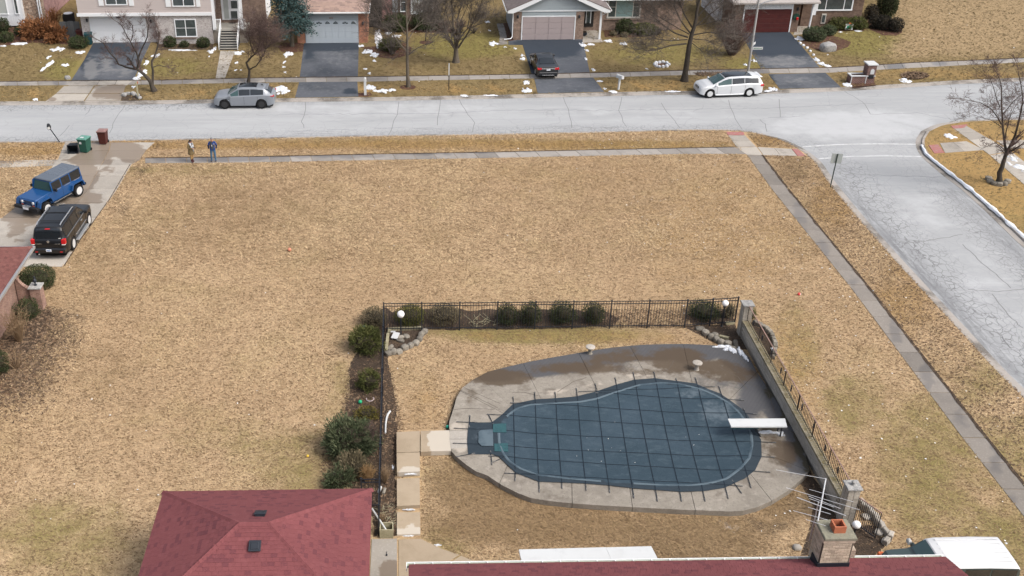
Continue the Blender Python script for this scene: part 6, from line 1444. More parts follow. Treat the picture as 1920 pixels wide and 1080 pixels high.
doorline(t, (1.0, -.1, -1.15), hw, .35, .98)
# silver wagon
mw = paint('silver_white_paint', (.62, .64, .66), .15)
hd = math.pi+.067; cx_, cy_ = 26.16-.058, 79.62+.86
t, pb, sec, hw, tp, sp = car('silver white wagon with black glass roof parked at the far kerb', 'parked_car', 'car', (cx_, cy_, ZR), hd, 5.16, 1.92, 1.66, 3.215, 2.43, -2.73,
   [(-2.73, .75), (-2.70, 1.02), (-2.58, 1.30), (-2.40, 1.54), (-2.2, 1.61), (-1, 1.66), (.1, 1.63), (.5, 1.51), (1.42, 1.05), (1.9, .99), (2.22, .87), (2.38, .72), (2.43, .55)], [(-2.7, 1.06), (-1.5, 1.10), (0, 1.03), (1.4, .97), (2.4, .85)], [(-2.6, .70), (-1.8, .74), (0, .78), (.4, .76), (1.4, .86)], mw, [(-2.3, -1.16), (-1.12, -.12), (-.08, 1.0)], (1.36, .48), (-2.66, -2.45), .36, 7, 'rim', .24, glass1='glass_teal', roof=(M['glass'], -1.75, .42, .82))
pb('headlamp', M['clearlamp'], 2.02, 2.33, .56, .80, .70, .82); pb('tail_lamp', M['redlamp'], -2.72, -2.45, .64, .93, .88, 1.04); pb('grille', M['plastic'], 2.36, 2.44, -.36, .36, .62, .80, False); pb('air_intake', M['plastic'], 2.33, 2.41, -.6, .6, .34, .44, False); pb('side_marker', M['redlamp'], 2.0, 2.16, .86, .885, .52, .56); pb('roof_spoiler', mw, -2.62, -2.38, -.64, .64, 1.53, 1.575, False); pb('sill_trim', mw, -1.15, 1.15, .93, .965, .22, .30)
for k in range(3): pb('grille_bar', M['chrome'], 2.37, 2.448, -.34, .34, .65+k*.05, .665+k*.05, False, .004)
doorline(t, (1.05, -.08, -1.2), hw, .35, .98)
# black sedan on the driveway
mb_ = paint('black_sedan_paint', (.013, .015, .018), .0, .35, .4)
t, pb, sec, hw, tp, sp = car('black sedan parked nose-in on the driveway of the gabled garage', 'parked_car', 'car', (12.13, 86.62, .02), math.pi/2+.03, 4.87, 1.84, 1.48, 2.77, 2.33, -2.54,
   [(-2.54, .72), (-2.50, .98), (-2.44, 1.03), (-1.95, 1.07), (-1.85, 1.09), (-1.15, 1.38), (-.4, 1.47), (.1, 1.46), (.45, 1.37), (1.2, .99), (2.0, .87), (2.28, .72), (2.33, .58)], [(-2.5, 1.0), (-1.5, .99), (0, .95), (1.3, .90), (2.3, .8)], [(-2.5, .78), (-1.8, .72), (-.8, .72), (0, .76), (.4, .74), (1.2, .84)], mb_, [(-1.45, -.52), (-.46, .40), (.44, .95)], (1.14, .48), (-1.80, -1.12), .335, 10, 'rim', .22)
pb('tail_lamp', M['redlamp'], -2.53, -2.25, .54, .90, .82, .97); pb('chrome_strip', M['chrome'], -2.565, -2.50, -.56, .56, .885, .925, False, .008); pb('licence_plate', M['plate'], -2.565, -2.52, -.16, .16, .76, .86, False, .004); pb('rear_bumper', mb_, -2.60, -2.35, -.78, .78, .34, .62, False, .06); pb('bumper_trim', M['chrome'], -2.61, -2.55, -.5, .5, .36, .385, False, .006); pb('headlamp', M['clearlamp'], 2.1, 2.28, .55, .78, .62, .74); pb('high_brake_lamp', M['redlamp'], -1.8, -1.74, -.12, .12, 1.10, 1.12, False, .004)
doorline(t, (.95, -.05, -.95), hw, .32, .92)
# black large SUV
ms = paint('black_suv_paint', (.008, .009, .011), .0, .35, .3)
t, pb, sec, hw, tp, sp = car('large black sport utility vehicle with chrome roof rails seen from behind', 'parked_car', 'car', (-20.03, 55.7, .02), R_(88.5), 5.26, 2.0, 1.95, 3.13, 2.40, -2.82,
   [(-2.82, .95), (-2.80, 1.16), (-2.74, 1.24), (-2.56, 1.76), (-2.42, 1.88), (-1, 1.95), (.1, 1.94), (.4, 1.86), (1.12, 1.30), (1.3, 1.24), (2.1, 1.16), (2.34, 1.02), (2.40, .72)], [(-2.8, 1.20), (-1.5, 1.22), (0, 1.18), (1.2, 1.16), (2.4, 1.02)], [(-2.8, .84), (-2.4, .76), (0, .80), (.4, .78), (1.2, .88)], ms, [(-2.42, -1.22), (-1.16, -.18), (-.12, .95)], (1.08, .44), (-2.74, -2.52), .40, 10, 'rim', .34)
for sg in (1, -1):
    b = MB(); b.tube([(-2.3, sg*.66, 1.93), (-2.15, sg*.68, 1.99), (-.1, sg*.69, 2.01), (.05, sg*.68, 1.95)], .034, 8); b.build('roof_rail', M['chrome'], t, 40)
for x in (-1.85, -.75):
    b = MB(); b.box(x-.03, x+.03, -.66, .66, 1.975, 1.995); b.build('cross_bar', M['plastic'], t)
pb('tail_lamp', M['redlamp'], -2.83, -2.6, .76, .975, .98, 1.26); pb('tail_lamp_base', M['clearlamp'], -2.832, -2.62, .77, .96, .93, .98); pb('rear_bumper', ms, -2.93, -2.55, -.93, .93, .46, .74, False, .08); pb('licence_plate', M['plate'], -2.945, -2.92, -.15, .15, .56, .70, False, .004); pb('plate_print', M['plate_blue'], -2.95, -2.944, -.11, .11, .60, .655, False, .002)
pb('reflector', M['redlamp'], -2.94, -2.9, .62, .78, .52, .57); pb('running_board', M['steel'], -1.05, 1.05, .95, 1.14, .34, .40, True, .02); pb('door_trim', M['chrome'], -1.0, 1.0, 1.0, 1.018, .68, .72); pb('window_trim', M['chrome'], -2.3, 1.0, .955, .975, 1.195, 1.215, True, .006); pb('exhaust_tip', M['chrome'], -2.95, -2.8, .55, .62, .36, .42, False); pb('door_handle', M['chrome'], .1, .3, .99, 1.03, 1.03, 1.08); pb('high_brake_lamp', M['redlamp'], -2.62, -2.5, -.14, .14, 1.80, 1.825, False, .004)
b = MB(); b.lathe([(0, 0), (.075, 0), (.07, .02), (0, .02)], 14, Matrix.Translation((-2.80, 0, 1.12))@Matrix.Rotation(-math.pi/2, 4, 'Y')); b.build('round_badge', M['chrome'], t)
for y0, y1 in ((.36, .72), (-.68, -.36)):
    n = 6 if y0 > 0 else 4
    for i in range(n):
        q = MB(); yy = y0+(y1-y0)*(i+.15)/n; q.box(-2.842, -2.828, yy, yy+(y1-y0)/n*.7, .985, 1.015); q.build('badge_letter', M['chrome'], t)
q = MB(); q.box(-2.79, -2.775, -.74, -.62, 1.30, 1.35); q.build('window_sticker', M['white'], t)
doorline(t, (1.02, -.15, -1.2), hw, .5, 1.14)
# white-topped dark green sport utility at the lower right
mgr = paint('dark_green_paint', (.04, .062, .062), .1, .4)
M['white_roof'] = mat('white_roof_paint', (.58, .59, .60), .6, spec=.15)
xrf = G(1733, 1006, 1.72).x; yfar = G(1800, 1003, 1.72).y
t, pb, sec, hw, tp, sp = car('dark green sport utility with a broad white roof at the lower right', 'parked_car', 'car', (xrf+.62, yfar-.82, .01), math.pi, 4.25, 1.70, 1.72, 2.58, 2.02, -2.2,
   [(-2.2, .85), (-2.19, 1.05), (-2.08, 1.60), (-2.0, 1.69), (-1, 1.73), (.3, 1.72), (.56, 1.67), (1.02, 1.24), (1.1, 1.19), (1.9, 1.12), (2.0, 1.0), (2.02, .6)], [(-2.2, 1.08), (0, 1.08), (1.1, 1.06), (2.0, 1.0)], [(-2.2, .92), (-1.9, .92), (.5, .90), (1.05, .94)], mgr, [(-1.98, -1.1), (-1.04, -.18), (-.12, .82)], (1.0, .60), (-2.17, -2.09), .37, 6, 'rim', .28, glass1='glass_teal')
bd = [o for o in t.children if o.name.startswith('body')][0]; bd.data.materials.append(M['white_roof'])
for f in bd.data.polygons:
    if f.center.z > 1.50 and f.center.x < .62: f.material_index = 1
for k in range(6):
    b = MB(); b.bevbox(-1.9, .35, -.58+k*.22-.018, -.58+k*.22+.018, 1.725, 1.745, .008); b.build('roof_rib', M['white_roof'], t)
pb('headlamp', M['clearlamp'], 1.94, 2.05, .42, .70, .68, .86); pb('turn_lamp', M['amber'], 1.88, 2.06, .70, .90, .74, .90); pb('front_bumper', M['white'], 1.95, 2.14, -.86, .86, .42, .58, False, .03); pb('tail_lamp', M['redlamp'], -2.24, -2.1, .70, .90, .78, 1.02); pb('mirror_cap', M['white'], .86, .98, .98, 1.16, 1.12, 1.30, True, .04); pb('washer_vent', M['plastic'], 1.04, 1.14, -.3, .3, 1.19, 1.215, False)
# blue four-door off-roader
mj = paint('blue_offroader_paint', (.007, .060, .190), .05, .3, .5)
M['hardtop'] = mat('grey_blue_hardtop', (.105, .125, .155), .6, [('noise', 6, .45, .7, (.085, .10, .13), .5)])
pw_r, pw_f = G(145, 357.5, .40), G(89.5, 388.5, .40); hd = math.atan2(pw_f.y-pw_r.y, pw_f.x-pw_r.x); dv = Vector((math.cos(hd), math.sin(hd), 0)); lf = Vector((-dv.y, dv.x, 0))
ctr = pw_r+dv*1.42-lf*.80; ctr.z = .02
t = thing('parked_car', 'blue boxy four-door off-roader with grey hardtop on the wet driveway', 'car', ctr, hd)
def jb(nm, m, *a, bev=.03):
    b = MB(); b.bevbox(*a, bev); return b.build(nm, m, t)
hw = .80
b = MB()       # tub with raked nose, arches left open
prof = [(-2.05, .55), (-1.95, .50), (-1.90, .90), (-1.0, .90), (-.92, .5), (.95, .5), (1.02, .92), (1.95, .92), (1.95, 1.02), (.72, 1.16), (.70, 1.12), (-2.05, 1.12)]
b.prism(prof, -hw, hw, Matrix.Rotation(math.pi/2, 4, 'X')); b.build('body', mj, t)
b = MB(); b.add([(.72, -.70, 1.165), (.72, .70, 1.165), (1.97, .56, 1.06), (1.97, -.56, 1.06), (.72, -.78, 1.10), (.72, .78, 1.10), (1.99, .64, .98), (1.99, -.64, .98)], [(0, 1, 2, 3), (0, 4, 5, 1), (1, 5, 6, 2), (2, 6, 7, 3), (3, 7, 4, 0)]); b.build('hood', mj, t)
jb('underbody', M['under'], -2.0, 1.9, -.7, .7, .35, .9)
jb('grille', mj, 1.96, 2.05, -.60, .60, .62, 1.03)
for k in range(7): jb('grille_slot', M['under'], 2.045, 2.056, -.27+k*.09-.022, -.27+k*.09+.022, .68, .98, bev=.004)
for s_ in (1, -1):
    b = MB(); b.lathe([(0, 0), (.095, 0), (.085, .03), (0, .045)], 14, Matrix.Translation((2.045, s_*.43, .88))@Matrix.Rotation(math.pi/2, 4, 'Y')); b.build('headlamp', M['clearlamp'], t, 40)
    jb('turn_lamp', M['amber'], 2.05, 2.07, min(s_*.36, s_*.5), max(s_*.36, s_*.5), .68, .72, bev=.005)
    # flared fenders
    for cx_, zz in ((1.45, .98), (-1.45, 1.0)):
        b = MB(); y0, y1 = sorted((s_*.72, s_*.97))
        pf = [(-.62, .62), (-.50, .98-.03), (-.36, 1.02), (.36, 1.02), (.52, .95), (.64, .62), (.56, .62), (.44, .90), (.32, .96), (-.32, .96), (-.42, .90), (-.54, .62)]
        b.prism([(cx_+p[0], p[1]) for p in pf], -y1, -y0, Matrix.Rotation(math.pi/2, 4, 'X')); b.build('fender', mj, t)
    jb('rock_rail', M['plastic'], -.85, .85, min(s_*.80, s_*.92), max(s_*.80, s_*.92), .44, .52)
    jb('rail_trim', M['chrome'], -.8, .8, min(s_*.915, s_*.925), max(s_*.915, s_*.925), .48, .505, bev=.002)
    # cab sides: pillars and windows leaning in
    def cab(x0, x1, z0, z1, nm, m, off):
        yo = lambda z: s_*(hw-.01-(z-1.12)*.16+off)
        b = MB(); b.add([(x0, yo(z0), z0), (x1, yo(z0), z0), (x1, yo(z1), z1), (x0, yo(z1), z1)], [(0, 1, 2, 3) if s_ < 0 else (3, 2, 1, 0)]); b.build(nm, m, t)
    cab(-2.02, .70, 1.12, 1.78, 'cab_side', mj, 0)
    for x0, x1 in ((-.16, .60), (-.98, -.26)): cab(x0, x1, 1.20, 1.70, 'side_window', M['glass'], .008)
    cab(-1.94, -1.06, 1.18, 1.72, 'side_window', M['glass'], .008)
    for x0, x1 in ((-.1, .5), (-.95, -.4), (-1.8, -1.25)): cab(x0, x1, 1.135, 1.165, 'belt_strip', M['chrome'] if x0 < -1.2 else mg, .012)
    jb('mirror', M['plastic'], .50, .60, min(s_*.86, s_*1.06), max(s_*.86, s_*1.06), 1.18, 1.36)
    for x in (.72, -.22, -1.0): jb('hinge', mj, x-.03, x+.03, min(s_*.79, s_*.82), max(s_*.79, s_*.82), 1.02, 1.06, bev=.005)
    jb('door_seam', M['under'], -.225, -.215, min(s_*.798, s_*.803), max(s_*.798, s_*.803), .55, 1.1, bev=.001)
b = MB(); b.add([(.70, -.78, 1.12), (.70, .78, 1.12), (.50, .68, 1.78), (.50, -.68, 1.78), (-2.05, -.78, 1.12), (-2.05, .78, 1.12), (-2.0, .68, 1.78), (-2.0, -.68, 1.78)], [(0, 1, 2, 3), (5, 4, 7, 6)]); b.build('cab_ends', mj, t)
b = MB(); b.add([(.692, -.68, 1.19), (.692, .68, 1.19), (.545, .61, 1.70), (.545, -.61, 1.70)], [(0, 1, 2, 3)]); q = b.build('windscreen', M['glass_teal'], t); q.location.x = .018
b = MB(); b.add([(-2.06, .6, 1.22), (-2.06, -.6, 1.22), (-2.03, -.58, 1.68), (-2.03, .58, 1.68)], [(0, 1, 2, 3)]); b.build('rear_window', M['glass'], t)
rf = MB(); rf.bevbox(-2.04, .54, -.71, .71, 1.765, 1.84, .05); rfo = rf.build('hardtop', M['hardtop'], t)
for k in range(7): b = MB(); b.bevbox(-1.9, -.25, -.56+k*.187-.04, -.56+k*.187+.04, 1.838, 1.856, .012); b.build('roof_rib', M['hardtop'], rfo)
jb('front_bumper', M['plastic'], 2.05, 2.30, -.92, .92, .50, .68); jb('licence_plate', M['plate'], 2.295, 2.315, -.22, .22, .50, .64, bev=.004); jb('winch_plate', M['chrome'], 2.06, 2.31, -.26, .26, .675, .70, bev=.006); jb('rear_bumper', M['plastic'], -2.25, -2.05, -.85, .85, .5, .68)
ty, disc, rm = wheel_meshes(.40, .26, 5, 'rim')
for sx in (1, -1):
    for sy in (1, -1):
        o = inst(ty, 'wheel', Matrix.Translation((sx*1.45, sy*.83, .40)), t); inst(rm, 'rim', Matrix.Identity(4), o); inst(disc, 'hub_disc', Matrix.Identity(4), o)
inst(ty, 'spare_wheel', Matrix.Translation((-2.2, 0, 1.02))@Matrix.Rotation(math.pi/2, 4, 'Z'), t)

# ================================================================== PEOPLE
def person(lab, g, face, joints, edges, mats, pick, H=1.0, extras=()):
    """skinned figure in one continuous mesh; pick(p) chooses the material of each face"""
    t = thing('person', lab, 'person', g, face)
    me = bpy.data.meshes.new('skeleton'); names = list(joints)
    me.from_pydata([joints[n][:3] for n in names], [(names.index(a), names.index(b_)) for a, b_ in edges], []); o = bpy.data.objects.new('skeleton', me); COL.objects.link(o)
    md = o.modifiers.new('skin', 'SKIN'); md.use_smooth_shade = True; ss = o.modifiers.new('sub', 'SUBSURF'); ss.levels = 1; ss.render_levels = 1
    for i, n in enumerate(names):
        r = joints[n][3]; r = r if hasattr(r, '__len__') else (r, r); me.skin_vertices[0].data[i].radius = r; me.skin_vertices[0].data[i].use_root = (i == 0)
    dg = bpy.context.evaluated_depsgraph_get(); dg.update(); mm = bpy.data.meshes.new_from_object(o.evaluated_get(dg)); mm.name = 'body'
    bpy.data.objects.remove(o); mm.materials.clear()
    for m in mats: mm.materials.append(m)
    for f in mm.polygons: f.material_index = pick(f.center); f.use_smooth = True
    o = bpy.data.objects.new('body', mm); COL.objects.link(o); o.parent = t; return t
M['skin'] = mat('skin', (.44, .235, .165), .6); M['jeans'] = mat('blue_jeans', (.055, .125, .215), .9, [('noise', 9, .45, .7, (.09, .18, .28), .6)]); M['blue_jacket'] = mat('royal_blue_jacket', (.010, .045, .20), .75); M['navy'] = mat('navy_sleeve', (.012, .018, .04), .8); M['grey_shirt'] = mat('dark_grey_shirt', (.055, .06, .068), .9)
M['shoe'] = mat('dark_shoe', (.05, .035, .032), .7); M['greyhair'] = mat('grey_cap', (.19, .19, .20), .9); M['coat'] = mat('olive_tan_coat', (.155, .115, .058), .9, [('noise', 8, .45, .7, (.115, .082, .042), .7)]); M['trouser'] = mat('tan_trousers', (.33, .215, .095), .9); M['boot'] = mat('dark_red_boot', (.055, .016, .02), .6); M['hair'] = mat('black_hair', (.012, .010, .010), .6); M['scarf'] = mat('white_patterned_scarf', (.55, .57, .60), .9, [('cell', 14, .4, .6, (.12, .14, .17), .9)]); M['phone'] = mat('phone', (.02, .02, .022), .3)
J = {'pelvis': (0, 0, .93, (.165, .125)), 'spine': (0, 0, 1.14, (.17, .135)), 'chest': (0, .01, 1.34, (.185, .125)), 'neck': (0, 0, 1.50, .062), 'head': (0, -.03, 1.60, (.082, .095)), 'crown': (0, -.02, 1.70, (.075, .085)),
     'sl': (.185, .01, 1.42, .078), 'el': (.285, .05, 1.16, .062), 'wl': (.235, -.03, .96, .052), 'sr': (-.185, .01, 1.42, .078), 'er': (-.285, .05, 1.16, .062), 'wr': (-.235, -.03, .96, .052),
     'hl': (.10, 0, .86, .105), 'kl': (.125, -.01, .49, .072), 'al': (.135, .03, .10, .055), 'tl': (.15, -.13, .045, (.05, .04)), 'hr': (-.10, 0, .86, .105), 'kr': (-.125, -.01, .49, .072), 'ar': (-.135, .03, .10, .055), 'tr': (-.15, -.13, .045, (.05, .04))}
ED = [('pelvis', 'spine'), ('spine', 'chest'), ('chest', 'neck'), ('neck', 'head'), ('head', 'crown'), ('chest', 'sl'), ('sl', 'el'), ('el', 'wl'), ('chest', 'sr'), ('sr', 'er'), ('er', 'wr'), ('pelvis', 'hl'), ('hl', 'kl'), ('kl', 'al'), ('al', 'tl'), ('pelvis', 'hr'), ('hr', 'kr'), ('kr', 'ar'), ('ar', 'tr')]
def pick_m(p):
    if p.z > 1.50: return 5
    if p.z < .11: return 3
    if p.z < .90 and not (abs(p.x) > .19 and p.z > .8): return 2
    if abs(p.x) > .225 and p.z < 1.22: return 4
    if abs(p.x+.01) < .075 and p.y < -.05 and p.z > .92: return 1
    return 0
man = person('man in a royal blue jacket and jeans standing on the wet pavement', G(401, 303, ZP), .12, J, ED, [M['blue_jacket'], M['grey_shirt'], M['jeans'], M['shoe'], M['navy'], M['skin']], pick_m)
def headgear(t, m, c, r, zc, name, back=0.0):
    bm = bmesh.new(); bmesh.ops.create_icosphere(bm, subdivisions=3, radius=r)
    bmesh.ops.delete(bm, geom=[v for v in bm.verts if v.co.z < -.2*r and v.co.y < .3*r], context='VERTS')
    me = bpy.data.meshes.new(name); bm.to_mesh(me); bm.free(); me.materials.append(m); me.polygons.foreach_set('use_smooth', [True]*len(me.polygons))
    o = bpy.data.objects.new(name, me); COL.objects.link(o); o.parent = t; o.location = (c[0], c[1], zc); o.scale = (.95, 1.05, 1.0); return o
def face(t, c, m):
    b = MB(); b.add([(c[0]-.012, c[1], c[2]-.02), (c[0]+.012, c[1], c[2]-.02), (c[0], c[1], c[2]+.02), (c[0], c[1]-.022, c[2]-.015)], [(0, 1, 3), (1, 2, 3), (2, 0, 3)]); b.build('nose', m, t)
    for s_ in (1, -1):
        b = MB(); b.lathe([(0, -.008), (.008, -.004), (.008, .004), (0, .008)], 6, Matrix.Translation((c[0]+s_*.032, c[1]+.012, c[2]+.028))); b.build('eye', M['hair'], t)
        b = MB(); b.box(c[0]+s_*.082-.008, c[0]+s_*.082+.008, c[1]+.07, c[1]+.11, c[2]-.02, c[2]+.035); b.build('ear', m, t)
    b = MB(); b.box(c[0]-.022, c[0]+.022, c[1]+.006, c[1]+.014, c[2]-.05, c[2]-.042); b.build('mouth', M['boot'], t)
headgear(man, M['greyhair'], (0, -.015), .105, 1.685, 'cap'); face(man, (0, -.128, 1.60), M['skin'])
b = MB(); b.box(-.045, .0, -.158, -.15, 1.18, 1.30); b.build('shirt_print', M['white'], man); b = MB(); b.box(.10, .17, -.142, -.136, 1.33, 1.37); b.build('chest_badge', M['white'], man)
JW = dict(J); JW.update({'pelvis': (0, 0, .90, (.155, .13)), 'spine': (0, 0, 1.10, (.165, .14)), 'chest': (0, 0, 1.27, (.17, .125)), 'neck': (0, -.01, 1.41, .055), 'head': (0, -.06, 1.49, (.075, .088)), 'crown': (0, -.05, 1.58, (.07, .08)),
   'sl': (.165, 0, 1.33, .072), 'el': (.235, .03, 1.08, .062), 'wl': (.09, -.23, 1.08, .045), 'sr': (-.165, 0, 1.33, .072), 'er': (-.235, .03, 1.08, .062), 'wr': (-.07, -.25, 1.09, .045), 'hl': (.085, 0, .80, .105), 'kl': (.085, 0, .47, .075), 'al': (.085, .03, .10, .055), 'tl': (.09, -.13, .045, (.048, .04)), 'hr': (-.085, 0, .80, .105), 'kr': (-.085, -.05, .47, .075), 'ar': (-.09, -.06, .10, .055), 'tr': (-.095, -.22, .045, (.048, .04)), 'coatl': (.1, .01, .70, (.15, .15)), 'coatr': (-.1, .01, .70, (.15, .15))})
def pick_w(p):
    if p.z > 1.42: return 4
    if p.z < .26: return 3
    if p.z < .66: return 2
    if abs(p.x) < .07 and p.y < -.08 and .8 < p.z < 1.38: return 1
    return 0
EW = [e for e in ED]
wom = person('woman in an olive coat and dark red boots looking at her phone', G(360.5, 304, ZP), .95, {k: v for k, v in JW.items() if not k.startswith('coat')}, EW, [M['coat'], M['scarf'], M['trouser'], M['boot'], M['skin']], pick_w)
b = MB(); b.lathe([(.235, .62), (.225, .80), (.19, 1.02), (.17, 1.06)], 18); o = b.build('coat_skirt', M['coat'], wom, 60); o.scale = (1, .85, 1)
headgear(wom, M['hair'], (0, -.035), .108, 1.555, 'hair'); face(wom, (0, -.148, 1.485), M['skin'])
b = MB(); b.tube([(0, .06, 1.52), (0, .13, 1.44), (.01, .14, 1.30)], [.05, .045, .02], 8); b.build('ponytail', M['hair'], wom, 40)
b = MB(); b.tube([(.09, -.05, 1.40), (.10, -.13, 1.25), (.05, -.155, 1.0), (.05, -.16, .78)], [.05, .055, .05, .04], 8); b.tube([(-.09, -.05, 1.40), (-.10, -.13, 1.28), (-.06, -.155, 1.12)], [.05, .05, .04], 8); b.tube([(.1*math.cos(a), -.01+.09*math.sin(a), 1.40) for a in [math.pi*2*i/10 for i in range(11)]], .045, 7); b.build('scarf', M['scarf'], wom, 50)
for s_, c in ((1, (.09, -.26, 1.08)), (-1, (-.06, -.28, 1.09))):
    b = MB(); b.bevbox(c[0]-.035, c[0]+.035, c[1]-.05, c[1]+.04, c[2]-.015, c[2]+.015, .01)
    for f in range(4): b.tube([(c[0]-.03+.02*f, c[1]-.045, c[2]), (c[0]-.03+.02*f-.01*s_, c[1]-.085-.006*(1 if f in (1, 2) else 0), c[2]+.008), (c[0]-.03+.02*f-.02*s_, c[1]-.10, c[2]+.035)], [.010, .009, .007], 5)
    b.tube([(c[0]-.03*s_, c[1], c[2]), (c[0]-.06*s_, c[1]-.035, c[2]+.02), (c[0]-.05*s_, c[1]-.06, c[2]+.04)], [.012, .010, .008], 5); b.build('hand', M['skin'], wom)
b = MB(); b.bevbox(-.04, .04, -.08, .08, 0, .012, .004, Matrix.Translation((.01, -.36, 1.12))@Matrix.Rotation(.5, 4, 'X')); tag(b.build('phone', M['phone']), 'dark phone held in front of the woman in the olive coat', 'phone'); bpy.context.view_layer.update(); bpy.data.objects['phone'].matrix_world = Matrix.LocRotScale(wom.location, wom.rotation_euler, None)

# ================================================================== BINS, MAILBOXES, LAMP POST, SIGNS
def bin_(lab, g, rz, cb, cl, H=1.08, W=.56, D=.62, tip=False, cat='bin', wheels=True):
    t = thing('wheelie_bin', lab, cat, g, rz); k = .80
    b = MB(); z1 = H-.10; b.add([(-W/2*k, -D/2*k, .05), (W/2*k, -D/2*k, .05), (W/2*k, D/2*k, .05), (-W/2*k, D/2*k, .05), (-W/2, -D/2, z1), (W/2, -D/2, z1), (W/2, D/2, z1), (-W/2, D/2, z1)], [(0, 3, 2, 1), (4, 5, 6, 7), (0, 1, 5, 4), (1, 2, 6, 5), (2, 3, 7, 6), (3, 0, 4, 7)]); b.bevbox(-W/2-.02, W/2+.02, -D/2-.02, D/2+.02, z1-.07, z1-.002, .01); b.build('body', cb, t)
    b = MB(); b.bevbox(-W/2-.035, W/2+.035, -D/2-.05, D/2+.03, z1, z1+.05, .02); b.bevbox(-W/2+.05, W/2-.05, -D/2+.04, D/2-.06, z1+.05, z1+.09, .03); b.build('lid', cl, t)
    b = MB(); b.tube([(-W/2, D/2+.05, z1-.03), (W/2, D/2+.05, z1-.03)], .018, 6); b.build('handle', cb, t)
    for s_ in (1, -1): b = MB(); b.lathe([(.02, -.03), (.10, -.03), (.11, 0), (.10, .03), (.02, .03)], 14, Matrix.Translation((s_*(W/2*k+.01), D/2*k, .11))@Matrix.Rotation(math.pi/2, 4, 'Y')); b.build('wheel', M['tyre'], t)
    if tip: t.rotation_euler = (R_(84), 0, rz)
    return t
mgb = mat('green_bin_plastic', (.022, .085, .062), .55); mgl = mat('pale_green_bin_lid', (.10, .24, .20), .5); mbr = mat('brown_bin_plastic', (.075, .022, .018), .55); mbl = mat('brown_bin_lid', (.24, .145, .135), .5); mtl = mat('teal_bin_plastic', (.012, .055, .065), .55); mdk = mat('dark_tub_plastic', (.018, .022, .028), .6)
tb = bin_('green wheeled bin with white label on its lid, standing by the driveway', G(161, 284, .03), -.25, mgb, mgl, 1.12, .66, .72); b = MB(); b.box(-.16, .08, -.25, -.05, 1.11, 1.118); b.build('label', M['white'], tb); b = MB(); b.box(-.2, -.02, -.375, -.362, .68, .84); b.build('label', M['white'], tb)
bin_('dark brown wheeled bin with pale lid standing at the street end', G(195, 269, .03), -.1, mbr, mbl, 1.08, .60, .62)
t = thing('open_tub', 'dark open tub lying on its side against the green bin', 'tub', G(139, 285, .03), .1)
b = MB(); w1, w2 = .34, .27
b.add([(-w1, -.3, 0), (w1, -.3, 0), (w1, -.3, .62), (-w1, -.3, .62), (-w2, .35, .05), (w2, .35, .05), (w2, .35, .55), (-w2, .35, .55)], [(0, 1, 5, 4), (1, 2, 6, 5), (2, 3, 7, 6), (3, 0, 4, 7), (4, 5, 6, 7)]); b.build('shell', mdk, t)
b = MB()
for a in ((-w1-.03, w1+.03, -.33, -.27, 0, .04), (-w1-.03, w1+.03, -.33, -.27, .60, .65), (-w1-.03, -w1+.01, -.33, -.27, .04, .60), (w1-.01, w1+.03, -.33, -.27, .04, .60)): b.box(*a)
b.build('rim', mdk, t)
def mailbox(lab, base, m_post, m_box, lean=(0, 0), H=1.1, rz=0.0, sz=1.0, flag=False, pw=.09):
    t = thing('mailbox', lab, 'mailbox', G(*base)); t.rotation_euler = (lean[0], lean[1], rz)
    b = MB(); b.box(-pw/2, pw/2, -pw/2, pw/2, 0, H-.02); b.build('post', m_post, t)
    b = MB(); pr_ = [(-.10, 0), (.10, 0), (.10, .13)]+[(.10*math.cos(a), .13+.10*math.sin(a)) for a in [math.pi*i/8 for i in range(1, 8)]]+[(-.10, .13)]
    b.prism([(p[0]*sz, p[1]*sz) for p in pr_], -.26*sz, .26*sz, Matrix.Translation((0, 0, H))@Matrix.Rotation(math.pi/2, 4, 'X')); b.build('box', m_box, t)
    if flag: b = MB(); b.box(.105, .12, -.1, .02, H+.1, H+.28); b.build('flag', M['redlamp'], t)
    return t
mailbox('black mailbox with pale face on a thin post leaning left at the street', (112, 266.5), M['blackmetal'], M['plastic'], (0, R_(-24)), 1.25, .3, 1.15, pw=.06)
o = bpy.data.objects['mailbox']; b = MB(); b.box(-.09, .09, -.325, -.305, 1.28, 1.46); b.build('pale_face', M['white'], o)
mailbox('weathered wooden mailbox post with red-flagged box by the bare leaning tree', (259.5, 184), M['timber'], M['timber'], (0, 0), 1.12, 0, .9, True, .10)
mailbox('white wooden mailbox post in snow right of the asphalt apron', (685, 178), M['white'], M['white'], (0, 0), 1.25, 0, .8, pw=.2)
mailbox('white mailbox on a white post beside the second asphalt apron', (1159.5, 168), M['white'], M['white'], (0, R_(3)), .95, .6, 1.25, pw=.13)
# marker stake
t = thing('marker_stake', 'thin marker stake, white above and black below, on the far verge', 'stake', G(841.5, 169)); b = MB(); b.box(-.035, .035, -.02, .02, 0, 1.25); b.build('lower_part', M['plastic'], t); b = MB(); b.box(-.038, .038, -.022, .022, 1.25, 2.25); b.build('upper_part', M['white'], t)
# sign seen from behind
t = thing('street_sign', 'square grey sign plate seen from behind on a dark post', 'sign', G(1556.5, 351.5)); t.rotation_euler = (0, R_(1.5), -.12)
b = MB(); b.box(-.03, .03, -.02, .02, 0, 2.35); b.build('post', mat('dark_green_post', (.035, .05, .045), .6), t); b = MB(); b.bevbox(-.34, .34, .022, .03, 1.68, 2.36, .002); b.build('plate', mat('sign_back', (.36, .39, .38), .6), t)
